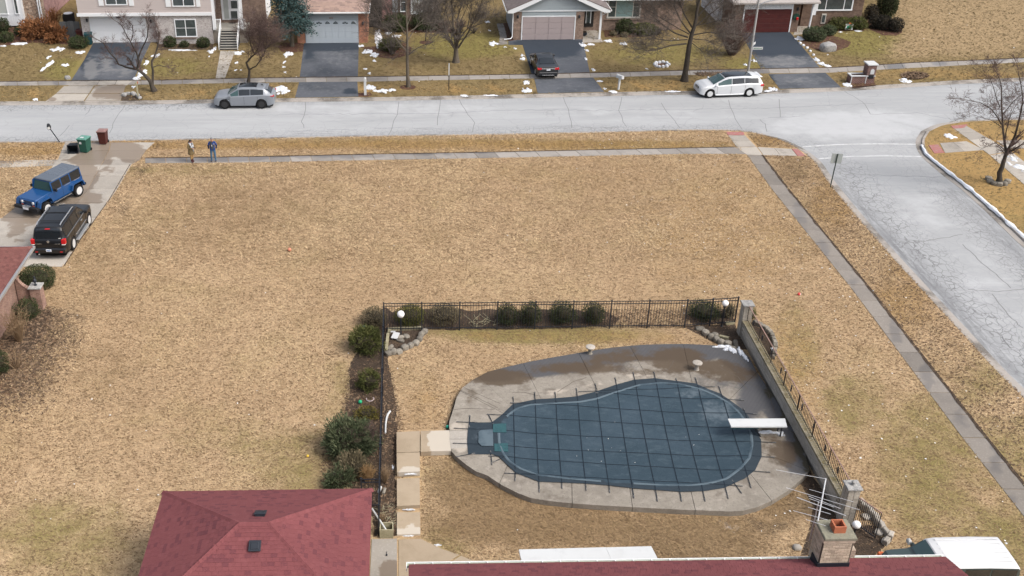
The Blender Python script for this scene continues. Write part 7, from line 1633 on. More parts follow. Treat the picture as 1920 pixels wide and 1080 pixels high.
# lamp post with name plates
g = G(1402, 137); t = thing('street_lamp', 'tall grey street lamp post carrying white street name plates', 'street lamp', g)
b = MB(); b.lathe([(.16, 0), (.16, .12), (.105, .16), (.10, 2.5), (.075, 9.0), (.06, 9.2)], 14); b.build('pole', M['steel'], t, 40)
b = MB(); zt_ = topz(g, 4.5); b.tube([(0, 0, zt_-.25), (.5, -.1, zt_+.05), (1.8, -.5, zt_+.45)], .04, 8); b.build('arm', M['steel'], t, 40); b = MB(); b.bevbox(1.75, 2.35, -.68, -.42, zt_+.40, zt_+.54, .04); b.build('lamp_head', M['steel'], t)
zp_ = topz(g, 93); b = MB(); b.bevbox(.12, .95, -.015, .015, zp_, zp_+.22, .004); b.build('name_plate', M['white'], t); b = MB(); b.bevbox(-.015, .015, .1, .9, zp_+.26, zp_+.46, .004, Matrix.Rotation(-.6, 4, 'Z')); b.build('name_plate', M['white'], t)
b = MB()
for i in range(7): b.box(.2+i*.1, .2+i*.1+.06, -.0185, -.0155, zp_+.06, zp_+.15)
b.build('plate_lettering', mat('green_lettering', (.05, .16, .10), .6), t)
# brick mailbox pier with planter
M['brick_dark'] = brickmat('dark_red_brick', (.15, .065, .055), (.10, .045, .042), (.26, .20, .18), .21, .075, .014)
t = thing('brick_mailbox', 'dark brick mailbox pier with white cap and brick planter at the kerb', 'mailbox pier', G(1615, 157))
def bb(nm, m, x0, x1, y0, y1, z0, z1): b = MB(); b.bevbox(x0, x1, y0, y1, z0, z1, .012); return b.build(nm, m, t)
x_l, x_m, x_r = -.95, .30, 1.0; zt_ = topz(G(1627, 157), 122.5)
bb('planter_wall', M['brick_dark'], x_l, x_m, 0, .12, 0, .62); bb('planter_wall', M['brick_dark'], x_l, x_m, .68, .80, 0, .62); bb('planter_wall', M['brick_dark'], x_l, x_l+.12, .12, .68, 0, .62)
bb('planter_soil', M['rockgrey'], x_l+.12, x_m, .12, .68, .3, .52); bb('pier', M['brick_dark'], x_m, x_r, -.02, .82, 0, zt_)
for a in ((x_l-.04, x_m, -.04, .14), (x_l-.04, x_m, .66, .84), (x_l-.04, x_l+.14, .14, .66)): bb('rim_stone', M['white'], *a, .62, .69)
bb('band', M['white'], x_m, x_r+.03, -.05, -.02, .62, .69); bb('trim', M['white'], x_l+.02, x_l+.08, -.012, .0, 0, .62); bb('trim', M['white'], x_m-.03, x_m+.03, -.035, -.0, 0, .62); bb('cap', M['white'], x_m-.08, x_r+.08, -.1, .9, zt_, zt_+.10)
zz = zt_-.75; b = MB(); b.prism([(x_r-.46, zz)]+[(x_r-.46+.16-.16*math.cos(a), zz+.28+.16*math.sin(a)) for a in [math.pi*i/8 for i in range(9)]]+[(x_r-.14, zz)], .021, .04, Matrix.Rotation(math.pi/2, 4, 'X')); b.build('plaque', M['white'], t); bb('letter_box', M['plastic'], x_r-.56, x_r-.12, -.06, -.021, zz-.36, zz-.06)
# rubble planter ring
edging('stone_ring', 'oval ring of white-painted stones on the far lawn', 'edging', [(1227, 122), (1230, 119.6), (1236, 118.4), (1243, 118.3), (1250, 119.5), (1254, 122), (1250, 125.3), (1243, 127), (1236, 126.6), (1230, 125)], .35, .25, .25, 'snow')
edging('stone_edging', 'irregular ring of grey rocks around the mailbox bed', 'edging', [(233, 180), (240, 177), (250, 178), (258, 181), (262, 185)], .5, .35, .3, 'rockgrey')
stone('boulder', 'large pale grey boulder in the red mulch bed', 1552, 95, 1.5, 1.1, .9, .3, None, 'rockgrey', 5, 'boulder')
stone('loose_stone', 'mossy rock on the driveway edge at the far left', 127, 148, .5, .4, .35, .3, None, 'rockgrey', 6)
edging('stone_edging', 'row of white stones along the mulch bed beside the red-door driveway', 'edging', [(1500, 82), (1506, 86), (1513, 91), (1519, 97), (1525, 104)], .3, .25, .2, 'snow')
# ---- snow left in patches
def snow(px, py, rx, ry, seed, h=.09, m='snow', n=14):
    """one thawing patch: several ragged little mounds that run into each other"""
    rg = random.Random(seed*7+1); g = G(px, py, .02); sc = pxscale(g); X = rx/sc*.95; Y = ry/sc/math.sin(math.atan2(HCAM, g.y))*.95; b = MB()
    for q in range(rg.randint(10, 15) if rx > 6 else rg.randint(4, 7)):
        r = rg.uniform(.12, .45) if q else .5; a0 = rg.uniform(0, 6.283); d0 = (1-r)*rg.uniform(.5, 1.1) if q else 0; cx, cy = X*d0*math.cos(a0), Y*d0*math.sin(a0)
        vs = [(cx, cy, h*rg.uniform(.7, 1))]; fs = []
        for ring, f in ((1, .6), (2, 1.0)):
            for i in range(n):
                a = 2*math.pi*i/n; k = r*f*(1+.5*mnoise.noise(Vector((math.cos(a)*1.9, math.sin(a)*1.9, seed*3.1+q)))+.35*mnoise.noise(Vector((math.cos(a)*6, math.sin(a)*6, seed*1.7+q)))); vs.append((cx+X*k*math.cos(a), cy+Y*k*math.sin(a), h*(.6+.35*rg.random()) if ring == 1 else -.015))
        for i in range(n): j = (i+1) % n; fs += [(0, 1+i, 1+j), (1+i, 1+n+i, 1+n+j, 1+j)]
        b.add(vs, fs)
    o = b.build('snow', M[m], None, 60); o.location = (g.x, g.y, .01); o['kind'] = 'stuff'; return o
SN = [(83, 128, 6, 10, 1), (95, 118, 7, 9, 2), (108, 92, 16, 4.5, 3), (122, 122, 9, 3, 4), (150, 98, 12, 3, 5), (90, 107, 6, 4, 6), (35, 82, 18, 3, 7), (5, 86, 8, 2, 8), (66, 187, 7, 2.5, 9), (268, 138, 12, 9, 10), (275, 116, 6, 8, 11), (292, 104, 10, 4, 12), (255, 147, 10, 4, 14), (340, 94, 32, 1.8, 15), (396, 96, 9, 4, 16), (403, 90, 4, 6, 17), (392, 105, 4, 2, 18), (449, 99, 12, 4, 19), (444, 117, 5, 3.5, 20), (441, 131, 4, 2, 21), (451, 131, 3, 1.2, 22), (250, 163, 6, 3, 23), (528, 168, 17, 10, 24), (512, 172, 8, 5, 40), (540, 102, 10, 6, 25), (533, 116, 5, 4, 26), (532, 125, 5, 2, 27), (535, 135, 4, 2, 28), (690, 97, 14, 5, 29), (702, 103, 10, 5, 30), (702, 114, 5, 2.5, 31), (685, 129, 5, 2, 32), (693, 137, 5, 2.5, 33), (693, 165, 14, 8, 34), (715, 170, 18, 6, 35), (735, 169, 9, 3, 41), (728, 62, 8, 3, 36), (745, 67, 12, 4, 37), (678, 86, 7, 3, 38), (709, 70, 9, 20, 39),
      (924, 82, 12, 5, 42), (914, 41, 6, 3, 43), (918, 57, 5, 1.6, 44), (946, 88, 5, 1.6, 45), (966, 91, 4, 3, 46), (979, 103, 5, 4, 47), (980, 110, 7, 3, 48), (987, 155, 8, 5, 49), (988, 170, 11, 6, 50), (1092, 84, 9, 5, 51), (1108, 83, 8, 2.6, 52), (1100, 94, 5, 3, 53), (1099, 111, 5, 4, 54), (1113, 131, 5, 3.4, 55), (1141, 77, 11, 3, 56), (1170, 82, 9, 3, 57), (1125, 152, 7, 2, 58), (1134, 166, 4, 2, 59), (1150, 172, 12, 2.5, 60), (1213, 129, 4, 1.6, 61), (1397, 121, 4, 2.5, 62), (1414, 114, 6, 3, 63), (1498, 72, 10, 5, 64), (1531, 112, 6, 6, 65), (1540, 119, 8, 4, 66), (1550, 123, 10, 3, 67), (1449, 167, 9, 4, 68), (1590, 159, 11, 4, 69), (1697, 151, 13, 5.5, 70), (1576, 60, 5, 1.5, 71), (1608, 58, 10, 1.3, 72), (1552, 102, 3, 1.5, 73), (870, 179, 10, 2, 74), (920, 178.5, 16, 1.6, 75), (1260, 171, 18, 1.6, 76), (1440, 170, 10, 2, 77),
      (1915, 315, 16, 10, 78), (1900, 298, 10, 6, 79), (1893, 308, 6, 5, 80), (1351, 650, 22, 3, 81), (1373, 657, 9, 7, 82), (1362, 655, 8, 4, 83), (1389, 660, 7, 12, 84), (1398, 672, 5, 8, 85), (1440, 811, 24, 3, 86), (1464, 814, 9, 5, 87), (1448, 655, 4, 3, 88), (765, 1004.5, 12, 1.2, 89), (768, 957, 16, 1.4, 90), (768, 893, 18, 1.4, 91), (868, 867, 10, 2, 92), (851, 852, 4, 4, 93), (820, 1022, 9, 2, 94), (951, 921, 4, 1.6, 95), (1354, 919, 5, 1.8, 96), (1780, 255, 14, 5, 97), (737, 877, 3, 7, 98), (1440, 940, 5, 1.6, 99), (1425, 947, 5, 1.4, 100)]
for s_ in SN:
    o = snow(*s_, h=.03 if s_[3] < 2.2 else .06)
    if 1340 < s_[0] < 1475 and 645 < s_[1] < 830: o.location.z = ZD+.004; g = G(s_[0], s_[1], ZD); o.location.x, o.location.y = g.x, g.y
    if s_[4] in (90, 91): o.location.z = .14 if s_[4] == 91 else .06
# ridge of ploughed snow along the right-hand kerb
pl = GP([(1727, 272), (1735, 288), (1748, 299), (1772, 318), (1812, 349), (1858, 389), (1920, 445), (2000, 518), (2100, 612)], 0); rg = random.Random(4); b = MB(); n = 90; vs = []; fs = []
for i in range(n+1):
    p = lerp2(pl, i/n); d = (lerp2(pl, min(1, i/n+.01))-lerp2(pl, max(0, i/n-.01))); d.normalize(); r = Vector((d.y, -d.x, 0)); wd = .55*(.28+.3*mnoise.noise(Vector((i*.35, 0, 7))))*(1.0 if i > 8 else .7)
    for o_, z in ((-wd-.05, .005), (-wd*.4, .05+.06*rg.random()), (wd*.3, .04+.06*rg.random()), (wd*.7, -.02)): vs.append((p.x+r.x*o_, p.y+r.y*o_, z))
for i in range(n):
    for k in range(3): fs.append((i*4+k, (i+1)*4+k, (i+1)*4+k+1, i*4+k+1))
b.add(vs, fs); b.build('snow', M['snow'], None, 60)['kind'] = 'stuff'
# ================================================================== HOUSES ACROSS THE STREET
M['wash_brick'] = mat('whitewashed_brick', (.46, .43, .415), .9, [('cell', 9, .35, .75, (.56, .53, .52), .8, (1, 1, 2.4)), ('cell', 11, .72, .95, (.25, .20, .19), .8, (1, 1, 2.4)), ('noise', 1.2, .45, .7, (.38, .35, .34), .5)])
M['orange_brick'] = brickmat('orange_brick', (.42, .17, .10), (.34, .13, .08), (.40, .27, .20)); M['tan_red_brick'] = brickmat('mottled_tan_brick', (.29, .20, .155), (.18, .115, .09), (.30, .245, .205)); M['brown_brick'] = brickmat('brown_brick', (.185, .125, .095), (.125, .078, .06), (.17, .13, .105)); M['rose_brick'] = brickmat('rose_brick', (.36, .21, .20), (.29, .16, .155), (.34, .23, .22))
M['siding_beige'] = mat('beige_siding', (.50, .445, .43), .7); M['siding_blue'] = mat('blue_grey_siding', (.33, .375, .40), .7); M['siding_white'] = mat('white_siding', (.70, .72, .75), .7); M['door_white'] = mat('white_garage_door', (.74, .755, .775), .6, [('noise', .8, .45, .7, (.69, .71, .74), .5)]); M['door_blue'] = mat('pale_blue_garage_door', (.44, .495, .545), .6); M['door_taupe'] = mat('taupe_garage_door', (.37, .315, .315), .6); M['door_red'] = mat('dark_red_garage_door', (.085, .022, .02), .5, [('noise', 2, .4, .7, (.06, .016, .016), .7)])
M['trim'] = mat('white_house_trim', (.76, .785, .81), .5); M['pane'] = mat('window_pane', (.045, .060, .066), .12, spec=.7, layers=[('noise', 1.5, .4, .7, (.085, .105, .11), .7)]); M['curtain'] = mat('teal_curtain_behind_glass', (.22, .32, .31), .3, [('wave', 3, .3, .8, (.13, .20, .20), .8)], spec=.6); M['pane_pale'] = mat('pale_blind_behind_glass', (.40, .43, .42), .3, spec=.6)
M['fieldstone'] = mat('fieldstone_veneer', (.30, .215, .16), .92, [('cell', 3.4, .3, .8, (.42, .33, .26), .8), ('edge', 3.4, .06, .0, (.07, .055, .045), .95)], bump=[('vor', 3.4, .6, None, .08)])
M['stair'] = mat('dark_wet_stair', (.065, .066, .066), .7); M['tread'] = mat('pale_stair_tread', (.36, .345, .31), .9); M['grey_wood'] = mat('grey_fence_wood', (.165, .17, .17), .9, [('noise', 5, .4, .7, (.11, .115, .115), .8, (6, 6, .6))], rnd=.25); M['dark_shade'] = mat('painted_shade', (.03, .028, .027), .9); M['roof_grey'] = mat('grey_brown_shingles', (.155, .13, .125), .9, [('noise', 3, .4, .7, (.11, .095, .09), .8), ('cell', 4, .5, .9, (.2, .17, .16), .5)])  # dark_shade: the gloom of entries and house gaps put into a colour
M['wreath'] = mat('wreath_green', (.02, .055, .04), .9); M['beige_pot'] = mat('pale_pot', (.52, .50, .46), .8)
def fxz(px, py, Y): q = onplane(px, py, Y); return q.x, q.z
class House:
    def __init__(s, lab, px, Y, name='house'):
        s.x0, s.Y = fxz(px, 60, Y)[0], Y; s.t = thing(name, lab, 'house', (s.x0, Y, 0))
    def X(s, px, py, Y=None): x, z = fxz(px, py, Y if Y is not None else s.Y); return x-s.x0, z
    def dy(s, Y): return Y-s.Y
    def box(s, nm, m, x0, x1, y0, y1, z0, z1, par=None, bev=0):
        b = MB(); (b.bevbox(x0, x1, y0, y1, z0, z1, bev) if bev else b.box(x0, x1, y0, y1, z0, z1)); return b.build(nm, m, par or s.t)
    def pbox(s, nm, m, px0, px1, pyt, pyb, Y, d0=-.03, d1=.05, par=None):
        """box whose front face covers a pixel rectangle on the facade plane Y"""
        xa, zt = s.X(px0, pyt, Y); xb, zb = s.X(px1, pyb, Y); xa2, _ = s.X(px0, pyb, Y)
        x_a = (xa+xa2)/2; xb2, _ = s.X(px1, pyt, Y); x_b = (xb+xb2)/2
        return s.box(nm, m, x_a, x_b, s.dy(Y)+d0, s.dy(Y)+d1, max(0, zb), zt, par), (x_a, x_b, max(0, zb), zt)
    def window(s, px0, px1, pyt, pyb, Y, cols, rows=1, frame='trim', glass='pane', fw=.09, glasses=None):
        xa, zt = s.X((px0), pyt, Y); xb, zb = s.X(px1, pyb, Y); y = s.dy(Y)
        b = MB(); b.box(xa, xb, y-.07, y-.002, zt-fw, zt); b.box(xa, xb, y-.09, y-.002, zb, zb+fw); b.box(xa, xa+fw, y-.07, y-.002, zb+fw, zt-fw); b.box(xb-fw, xb, y-.07, y-.002, zb+fw, zt-fw); f = b.build('window', M[frame], s.t)
        edges = [0]; tot = sum(cols)
        for c in cols: edges.append(edges[-1]+c/tot)
        X0, X1, Z0, Z1 = xa+fw, xb-fw, zb+fw, zt-fw
        for i in range(len(cols)):
            a, c = X0+(X1-X0)*edges[i]+(.035 if i else 0), X0+(X1-X0)*edges[i+1]-(.035 if i < len(cols)-1 else 0)
            if i < len(cols)-1: s.box('mullion', M[frame], c, c+.07, y-.065, y-.002, Z0, Z1, f)
            r_ = rows[i] if hasattr(rows, '__len__') else rows
            for j in range(r_):
                z0, z1 = Z0+(Z1-Z0)*j/r_+(.02 if j else 0), Z0+(Z1-Z0)*(j+1)/r_-(.02 if j < r_-1 else 0)
                g = glasses[i] if glasses else glass
                s.box('pane', M[g], a, c, y-.035, y-.004, z0, z1, f)
            if r_ > 1: s.box('glazing_bar', M[frame], a, c, y-.045, y-.004, (Z0+Z1)/2-.02, (Z0+Z1)/2+.02, f)
        return f
    def siding(s, m, x0, x1, z0, z1, Y, st=.2, poly=None, name='siding_board'):
        y = s.dy(Y); n = int((z1-z0)/st)
        for i in range(n+1):
            za = z0+i*st; zb = min(z1, za+st)
            if zb-za < .03: continue
            a, c = (x0, x1) if poly is None else poly((za+zb)/2)
            if c-a < .1: continue
            b = MB(); b.add([(a, y-.028, za), (c, y-.028, za), (c, y-.006, zb), (a, y-.006, zb), (a, y, za), (c, y, za)], [(0, 1, 2, 3), (4, 5, 1, 0), (0, 3, 4), (1, 5, 2)]); b.build(name, m, s.t)
    def gdoor(s, m, px0, px1, pyt, pyb, Y, rows, cols, frame='trim'):
        xa, zt = s.X(px0, (pyt+pyb)/2, Y); xb, zb = s.X(px1, pyb, Y); _, zt = s.X((px0+px1)/2, pyt, Y); zb = .01; y = s.dy(Y)
        xa = s.X(px0, pyb, Y)[0]; xb = s.X(px1, pyb, Y)[0]
        d = s.box('garage_door', m, xa, xb, y-.01, y+.04, zb, zt)
        for r in range(rows):
            for c in range(cols):
                a, b_ = xa+(xb-xa)*c/cols+.03, xa+(xb-xa)*(c+1)/cols-.03; z0, z1 = zb+(zt-zb)*r/rows+.018, zb+(zt-zb)*(r+1)/rows-.018
                s.box('door_panel', m, a, b_, y-.035, y-.011, z0, z1, d, .012)
        if frame:
            s.box('door_frame', M[frame], xa-.10, xa-.003, y-.05, y+.02, 0, zt+.09); s.box('door_frame', M[frame], xb+.003, xb+.10, y-.05, y+.02, 0, zt+.09); s.box('door_frame', M[frame], xa-.003, xb+.003, y-.05, y+.02, zt+.003, zt+.09)
        return xa, xb, zb, zt
    def lantern(s, px, py, Y):
        x, z = s.X(px, py, Y); b = MB(); b.lathe([(.02, -.16), (.07, -.1), (.09, .08), (.11, .1), (.03, .2), (0, .22)], 8, Matrix.Translation((x, s.dy(Y)-.12, z))); b.box(x-.02, x+.02, s.dy(Y)-.1, s.dy(Y), z+.05, z+.09); b.build('wall_lantern', M['vent'], s.t)
    def hip(s, m, x0, x1, y0, y1, z, rise, name='roof', inset=None, fascia='trim'):
        k = inset if inset is not None else (y1-y0)/2
        b = MB(); b.add([(x0, y0, z), (x1, y0, z), (x1, y1, z), (x0, y1, z), (x0+k, (y0+y1)/2, z+rise), (x1-k, (y0+y1)/2, z+rise)], [(0, 1, 5, 4), (1, 2, 5), (2, 3, 4, 5), (3, 0, 4), (3, 2, 1, 0)]); r = b.build(name, m, s.t)
        b = MB(); b.box(x0-.03, x1+.03, y0-.04, y0-.004, z-.16, z+.03); b.box(x0-.03, x0-.003, y0-.004, y1, z-.16, z+.03); b.box(x1+.003, x1+.03, y0-.004, y1, z-.16, z+.03); b.build('eaves_board', M[fascia], s.t); return r
# ---- two-storey beige house
Yg, Yf, Yu = 95.9, 95.25, 95.1
h = House('two-storey house with beige siding above whitewashed brick and white garage door', 157, Yg)
xL, _ = h.X(154, 56, Yg); xR = h.X(401, 80, Yf)[0]; xP = h.X(294, 60, Yf)[0]; zB0, zB1 = h.X(300, 29.6, Yu)[1], h.X(300, 23.8, Yu)[1]
gxa, gxb, _, gzt = h.gdoor(M['door_white'], 175.5, 276, 36.5, 78.5, Yg, 4, 4)
h.box('wall', M['wash_brick'], xL, gxa-.10, 0, .3, 0, zB0-.004); h.box('wall', M['wash_brick'], gxb+.10, xP, 0, .3, 0, zB0-.004); h.box('lintel', M['siding_white'], gxa-.10, gxb+.10, 0, .3, gzt+.09, zB0-.004)
h.box('wall', M['wash_brick'], xP+.003, xR, h.dy(Yf), h.dy(Yf)+8, 0, zB0-.004); h.box('wall', M['wash_brick'], xL, xP, .31, 8, 0, zB0-.004)
h.box('band', M['trim'], h.X(144, 27, Yu)[0], h.X(397, 27, Yu)[0], h.dy(Yu)-.06, h.dy(Yu)+.02, zB0, zB1)
ux0, ux1 = h.X(144.5, 15, Yu)[0], h.X(396, 15, Yu)[0]
h.box('upper_wall', M['siding_beige'], ux0, ux1, h.dy(Yu)+.03, 9, zB0, 6.3); h.siding(M['siding_beige'], ux0, ux1, zB1, 6.25, Yu+.03, .16)
h.window(192.5, 239.5, -30, 9.3, Yu, (1, 1), 2); h.window(319, 366, -28, 12, Yu, (1, 1), 2)
for a, b_ in ((183, 192), (240, 249), (309, 318.5), (366.5, 374)): h.pbox('shutter', M['trim'], a, b_, -28, 10.5 if a < 300 else 12.5, Yu, -.06, -.004)
h.window(326, 370.5, 35.5, 69, Yf, (1, 1), 2); x_, z_ = h.X(348, 70.5, Yf); h.box('window_sill', M['tan_red_brick'], x_-1.0, x_+1.0, h.dy(Yf)-.1, h.dy(Yf)-.004, z_-.05, z_+.03)
h.lantern(163.5, 38, Yg); h.lantern(283, 40, Yg); h.pbox('flood_lamp', M['vent'], 218.5, 226.5, 30.5, 33.5, Yu+.2, -.16, -.004)
h.hip(M['roof_grey'], ux0-.5, ux1+4.5, h.dy(Yu)-.5, 9.6, 6.35, 2.2)
# porch, door and steps
Ye = 97.6; zp = 1.32; sx0, sx1 = h.X(412, 94, 93.2)[0], h.X(444.5, 94, 93.2)[0]; y_st = h.dy(93.2)
nst = 8; run = .27; y_p = y_st+nst*run
px0, px1 = xR+.004, xR+3.1
h.box('porch_slab', M['tread'], px0, px1, y_p, h.dy(Ye)-.003, zp-.18, zp); h.box('porch_base', M['mortar'], px0, px1, y_p+.05, h.dy(Ye)-.003, 0, zp-.184)
stp = h.box('stair', M['stair'], sx0, sx1, y_st+.02, y_p-.003, 0, .10)
for i in range(nst): h.box('step', M['stair'], sx0, sx1, y_st+i*run, y_p-.003, (i)*zp/nst*.98+.104*(i == 0), (i+1)*zp/nst*.98-.035, stp); h.box('tread', M['tread'], sx0-.01, sx1+.01, y_st+i*run-.02, y_st+i*run+run*.55, (i+1)*zp/nst*.98-.034, (i+1)*zp/nst*.98, stp)
for xx in (sx0-.06, sx1+.06):
    b = MB(); b.tube([(xx, y_st+.05, 0), (xx, y_st+.05, .95), (xx, y_p, zp+.95), (xx, y_p, zp)], .035, 6); b.tube([(xx, y_st+.05, .5), (xx, y_p, zp+.5)], .022, 5)
    for k in range(1, 9): yy = y_st+.05+(y_p-y_st)*k/9; zz = zp*k/9; b.box(xx-.012, xx+.012, yy-.012, yy+.012, zz+.05, zz+.95)
    b.build('handrail', M['trim'], h.t)
b = MB()
for xx0, xx1 in ((px0+.1, sx0-.1), (sx1+.1, px1-.05)):
    b.box(xx0, xx1, y_p+.04, y_p+.08, zp+.86, zp+.92)
    for k in range(int((xx1-xx0)/.12)+1): b.box(xx0+k*.12, xx0+k*.12+.025, y_p+.045, y_p+.07, zp+.06, zp+.86)
b.build('porch_railing', M['trim'], h.t)
for pa, pb_ in ((402, 46), (453.5, 44)):
    x_ = h.X(pa, pb_, 95.3)[0]; h.box('column', M['trim'], x_-.13, x_+.13, h.dy(95.3)-.13, h.dy(95.3)+.13, zp, 6.2)
h.box('wall', M['tan_red_brick'], px0, px1+1.6, h.dy(Ye), h.dy(Ye)+.3, 0, 6.3); h.pbox('door_surround', M['trim'], 414.5, 449, -22, 36.5, Ye, -.08, -.004); h.pbox('door', M['siding_white'], 431, 447, -20, 36, Ye, -.13, -.084); h.pbox('sidelight', M['pane_pale'], 419, 428, -18, 34.5, Ye, -.11, -.084)
for k in range(3): h.pbox('door_glass', M['pane'], 433.5, 445.5, -18+k*19, -4+k*19, Ye, -.15, -.134)
h.pbox('door_mat', M['soil'], 434, 446, 37.2, 38.8, Ye-.3, -.2, .2)
h.box('rear_wing', M['siding_white'], h.X(468, 30, 99)[0], h.X(489, 30, 99)[0], h.dy(99), h.dy(99)+8, 0, 6.3)
# ---- far left house: white bay, stone chimney, rose brick side
Y1 = 102.2; h = House('house with white panelled bay window, stone chimney and rose brick side', 83, Y1)
xs_ = h.X(83, 46, Y1)[0]
h.box('wall', M['rose_brick'], -14, 0, .02, 12, 0, 5.2); h.pbox('stone_chimney', M['fieldstone'], 41, 80, -22, 48, Y1-.5, 0, .5)
bx0, bx1 = h.X(-60, 46, 101.2)[0], h.X(46.5, 46, 101.2)[0]; zb_ = h.X(30, 48.5, 101.2)[1]
h.box('bay', M['siding_white'], bx0, bx1, h.dy(101.2), 0, zb_, 5.0)
for k in range(int((bx1-bx0)/.22)): h.box('panel_board', M['siding_white'], bx0+k*.22+.008, bx0+(k+1)*.22-.008, h.dy(101.2)-.02, h.dy(101.2)-.002, zb_+.02, h.X(10, 27, 101.2)[1])
h.window(-40, 16.5, -40, 27, 101.2, (1,), 1, glasses=['pane_pale']); h.window(17.5, 37, -35, 26.5, 101.2, (1,), 2)
for k in (0, 1): x_ = h.X(73+k*4, 20, Y1-.6)[0]; b = MB(); b.box(x_-.05, x_+.05, h.dy(Y1-.6)-.06, h.dy(Y1-.6)+.03, .2, 5.2); b.build('downspout', M['trim'], h.t)
h.hip(M['roof_grey'], -14.6, .5, -1.4, 12.6, 5.25, 2.2)
w_ = h.box('side_window', M['trim'], .003, .05, 3.2, 4.2, 3.0, 4.2); h.box('pane', M['pane'], .051, .06, 3.3, 4.1, 3.1, 4.1, w_)
# plank fence, gate gap and machines between the two houses
Yk = G(130, 74).y; fg = thing('plank_fence', 'weathered grey plank fence between the two far left houses', 'fence', G(131, 74)); x0 = fxz(117, 74, Yk)[0]-fg.location.x; x1 = fxz(153, 73, Yk)[0]-fg.location.x; n = 13; rg = random.Random(4)
for i in range(n): b = MB(); w_ = (x1-x0)/n; b.box(x0+i*w_+.008, x0+(i+1)*w_-.008, -.015, .015, .02, 1.72+rg.uniform(-.04, .04)); b.build('plank', M['grey_wood'], fg)
for z in (.4, 1.4): b = MB(); b.box(x0, x1, .017, .06, z-.05, z+.05); b.build('rail', M['grey_wood'], fg)
ac = thing('air_conditioner', 'air conditioner painted shade-dark, with pale ring top behind the plank fence', 'air conditioner', G(131, 46)); b = MB(); b.bevbox(-.45, .45, -.45, .45, 0, 1.1, .05); b.build('cabinet', M['dark_shade'], ac); b = MB(); b.lathe([(.28, 1.1), (.42, 1.1), (.42, 1.15), (.28, 1.15)], 20); b.build('fan_ring', M['trim'], ac)  # cabinet colour carries the shade of the gap between the houses
bin_('teal wheeled bin standing against the whitewashed garage corner', G(168, 83), .2, mtl, mtl, 1.12, .66, .72); bin_('brown wheeled bin half hidden behind the teal bin', G(153, 76), .1, mbr, mbr, 1.08, .66, .7)
# ---- garage with the pale blue door and its brick house
Y3 = 95.15; h = House('orange brick garage house with pale blue door and tan shingle roof', 557, Y3)
a, b_, _, zt3 = h.gdoor(M['door_blue'], 574, 672.5, 38, 80, Y3, 4, 8, None)
zl = h.X(620, 24.5, Y3)[1]; xl_ = 0; xr_ = h.X(689.5, 78, Y3)[0]
h.box('wall', M['orange_brick'], xl_, a-.03, 0, .4, 0, zl); h.box('wall', M['orange_brick'], b_+.03, xr_, 0, .4, 0, zl); h.box('wall', M['orange_brick'], xl_, xr_, .41, 7, 0, zl)
h.siding(M['siding_blue'], a-.03, b_+.03, zt3+.05, zl, Y3+.02, .2); h.box('door_frame', M['siding_blue'], a-.03, b_+.03, -.04, .3, zt3+.003, zt3+.05); h.box('door_frame', M['siding_blue'], a-.03, a-.004, -.04, .05, 0, zt3); h.box('door_frame', M['siding_blue'], b_+.004, b_+.03, -.04, .05, 0, zt3)
gd = [o for o in h.t.children if o.name.startswith('garage_door')][0]
for c_ in range(6):       # sunburst lights along the top row
    fx = (579.5, 598, 613.5, 629.5, 647, 662)[c_]; x_, z_ = h.X(fx, 42.7, Y3); wd = .36; b = MB(); k = c_ % 3
    for i in range(3):
        if k == 1: a0 = math.pi*(.06+i*.31); pts = [(x_+.06*math.cos(a0), z_-.11+.06*math.sin(a0)), (x_+.30*math.cos(a0), z_-.11+.22*math.sin(a0)), (x_+.30*math.cos(a0+.72), z_-.11+.22*math.sin(a0+.72)), (x_+.06*math.cos(a0+.72), z_-.11+.06*math.sin(a0+.72))]
        else: s_ = 1 if c_ in (2, 5) else -1; o_ = x_-s_*.26; a0 = math.pi*(.02+i*.115); pts = [(o_+s_*.1*math.cos(a0), z_-.11+.1*math.sin(a0)), (o_+s_*.52*math.cos(a0), z_-.11+.30*math.sin(a0)), (o_+s_*.50*math.cos(a0+.26), z_-.11+.30*math.sin(a0+.26)), (o_+s_*.1*math.cos(a0+.26), z_-.11+.1*math.sin(a0+.26))]
        b.prism(pts, .0365, .044, Matrix.Rotation(math.pi/2, 4, 'X'))
    b.build('sunburst_light', M['pane'], gd)
for i in range(4):
    x_, z_ = h.X(618+i*1.9, 33.5, Y3); h.box('house_number', M['tan_red_brick'], x_-.03, x_+.025, -.05, -.032, z_-.07, z_+.07)
h.lantern(680.5, 44, Y3); h.lantern(564, 60, Y3)
ze = h.X(620, 23, 94.75)[1]; x_e0, x_e1 = h.X(555, 23, 94.75)[0], h.X(692.5, 23, 94.75)[0]
O_, E_, T0, T1 = Vector((x_e0, -.4, ze)), Vector((x_e1, -.4, ze)), Vector((x_e0, 3.6, ze+1.75)), Vector((x_e1, 3.6, ze+1.75))
b = MB(); b.add([O_, E_, T1, T0, (x_e0, 7.6, ze), (x_e1, 7.6, ze), O_-Vector((0, 0, .15)), E_-Vector((0, 0, .15)), (x_e0, 7.6, ze-.15), (x_e1, 7.6, ze-.15)], [(0, 1, 2, 3), (3, 2, 5, 4), (0, 6, 7, 1), (1, 7, 9, 5, 2), (0, 3, 4, 8, 6), (6, 8, 9, 7)]); r3 = b.build('roof', M['shingle_tan'], h.t)
shingles(r3, O_, (E_-O_).normalized(), (T0-O_).normalized(), [(0, 0), ((E_-O_).length, 0), ((E_-O_).length, 1.9), (0, 1.9)], M['shingle_tan'], ex=.18, tw=.45, nmax=160, seed=31, focus=E_)
h.box('gutter', M['gutter'], x_e0, x_e1, -.53, -.404, ze-.10, ze+.01); h.box('rake_board', M['trim'], x_e1+.003, x_e1+.04, -.5, 3.0, ze-.1, ze+.02)
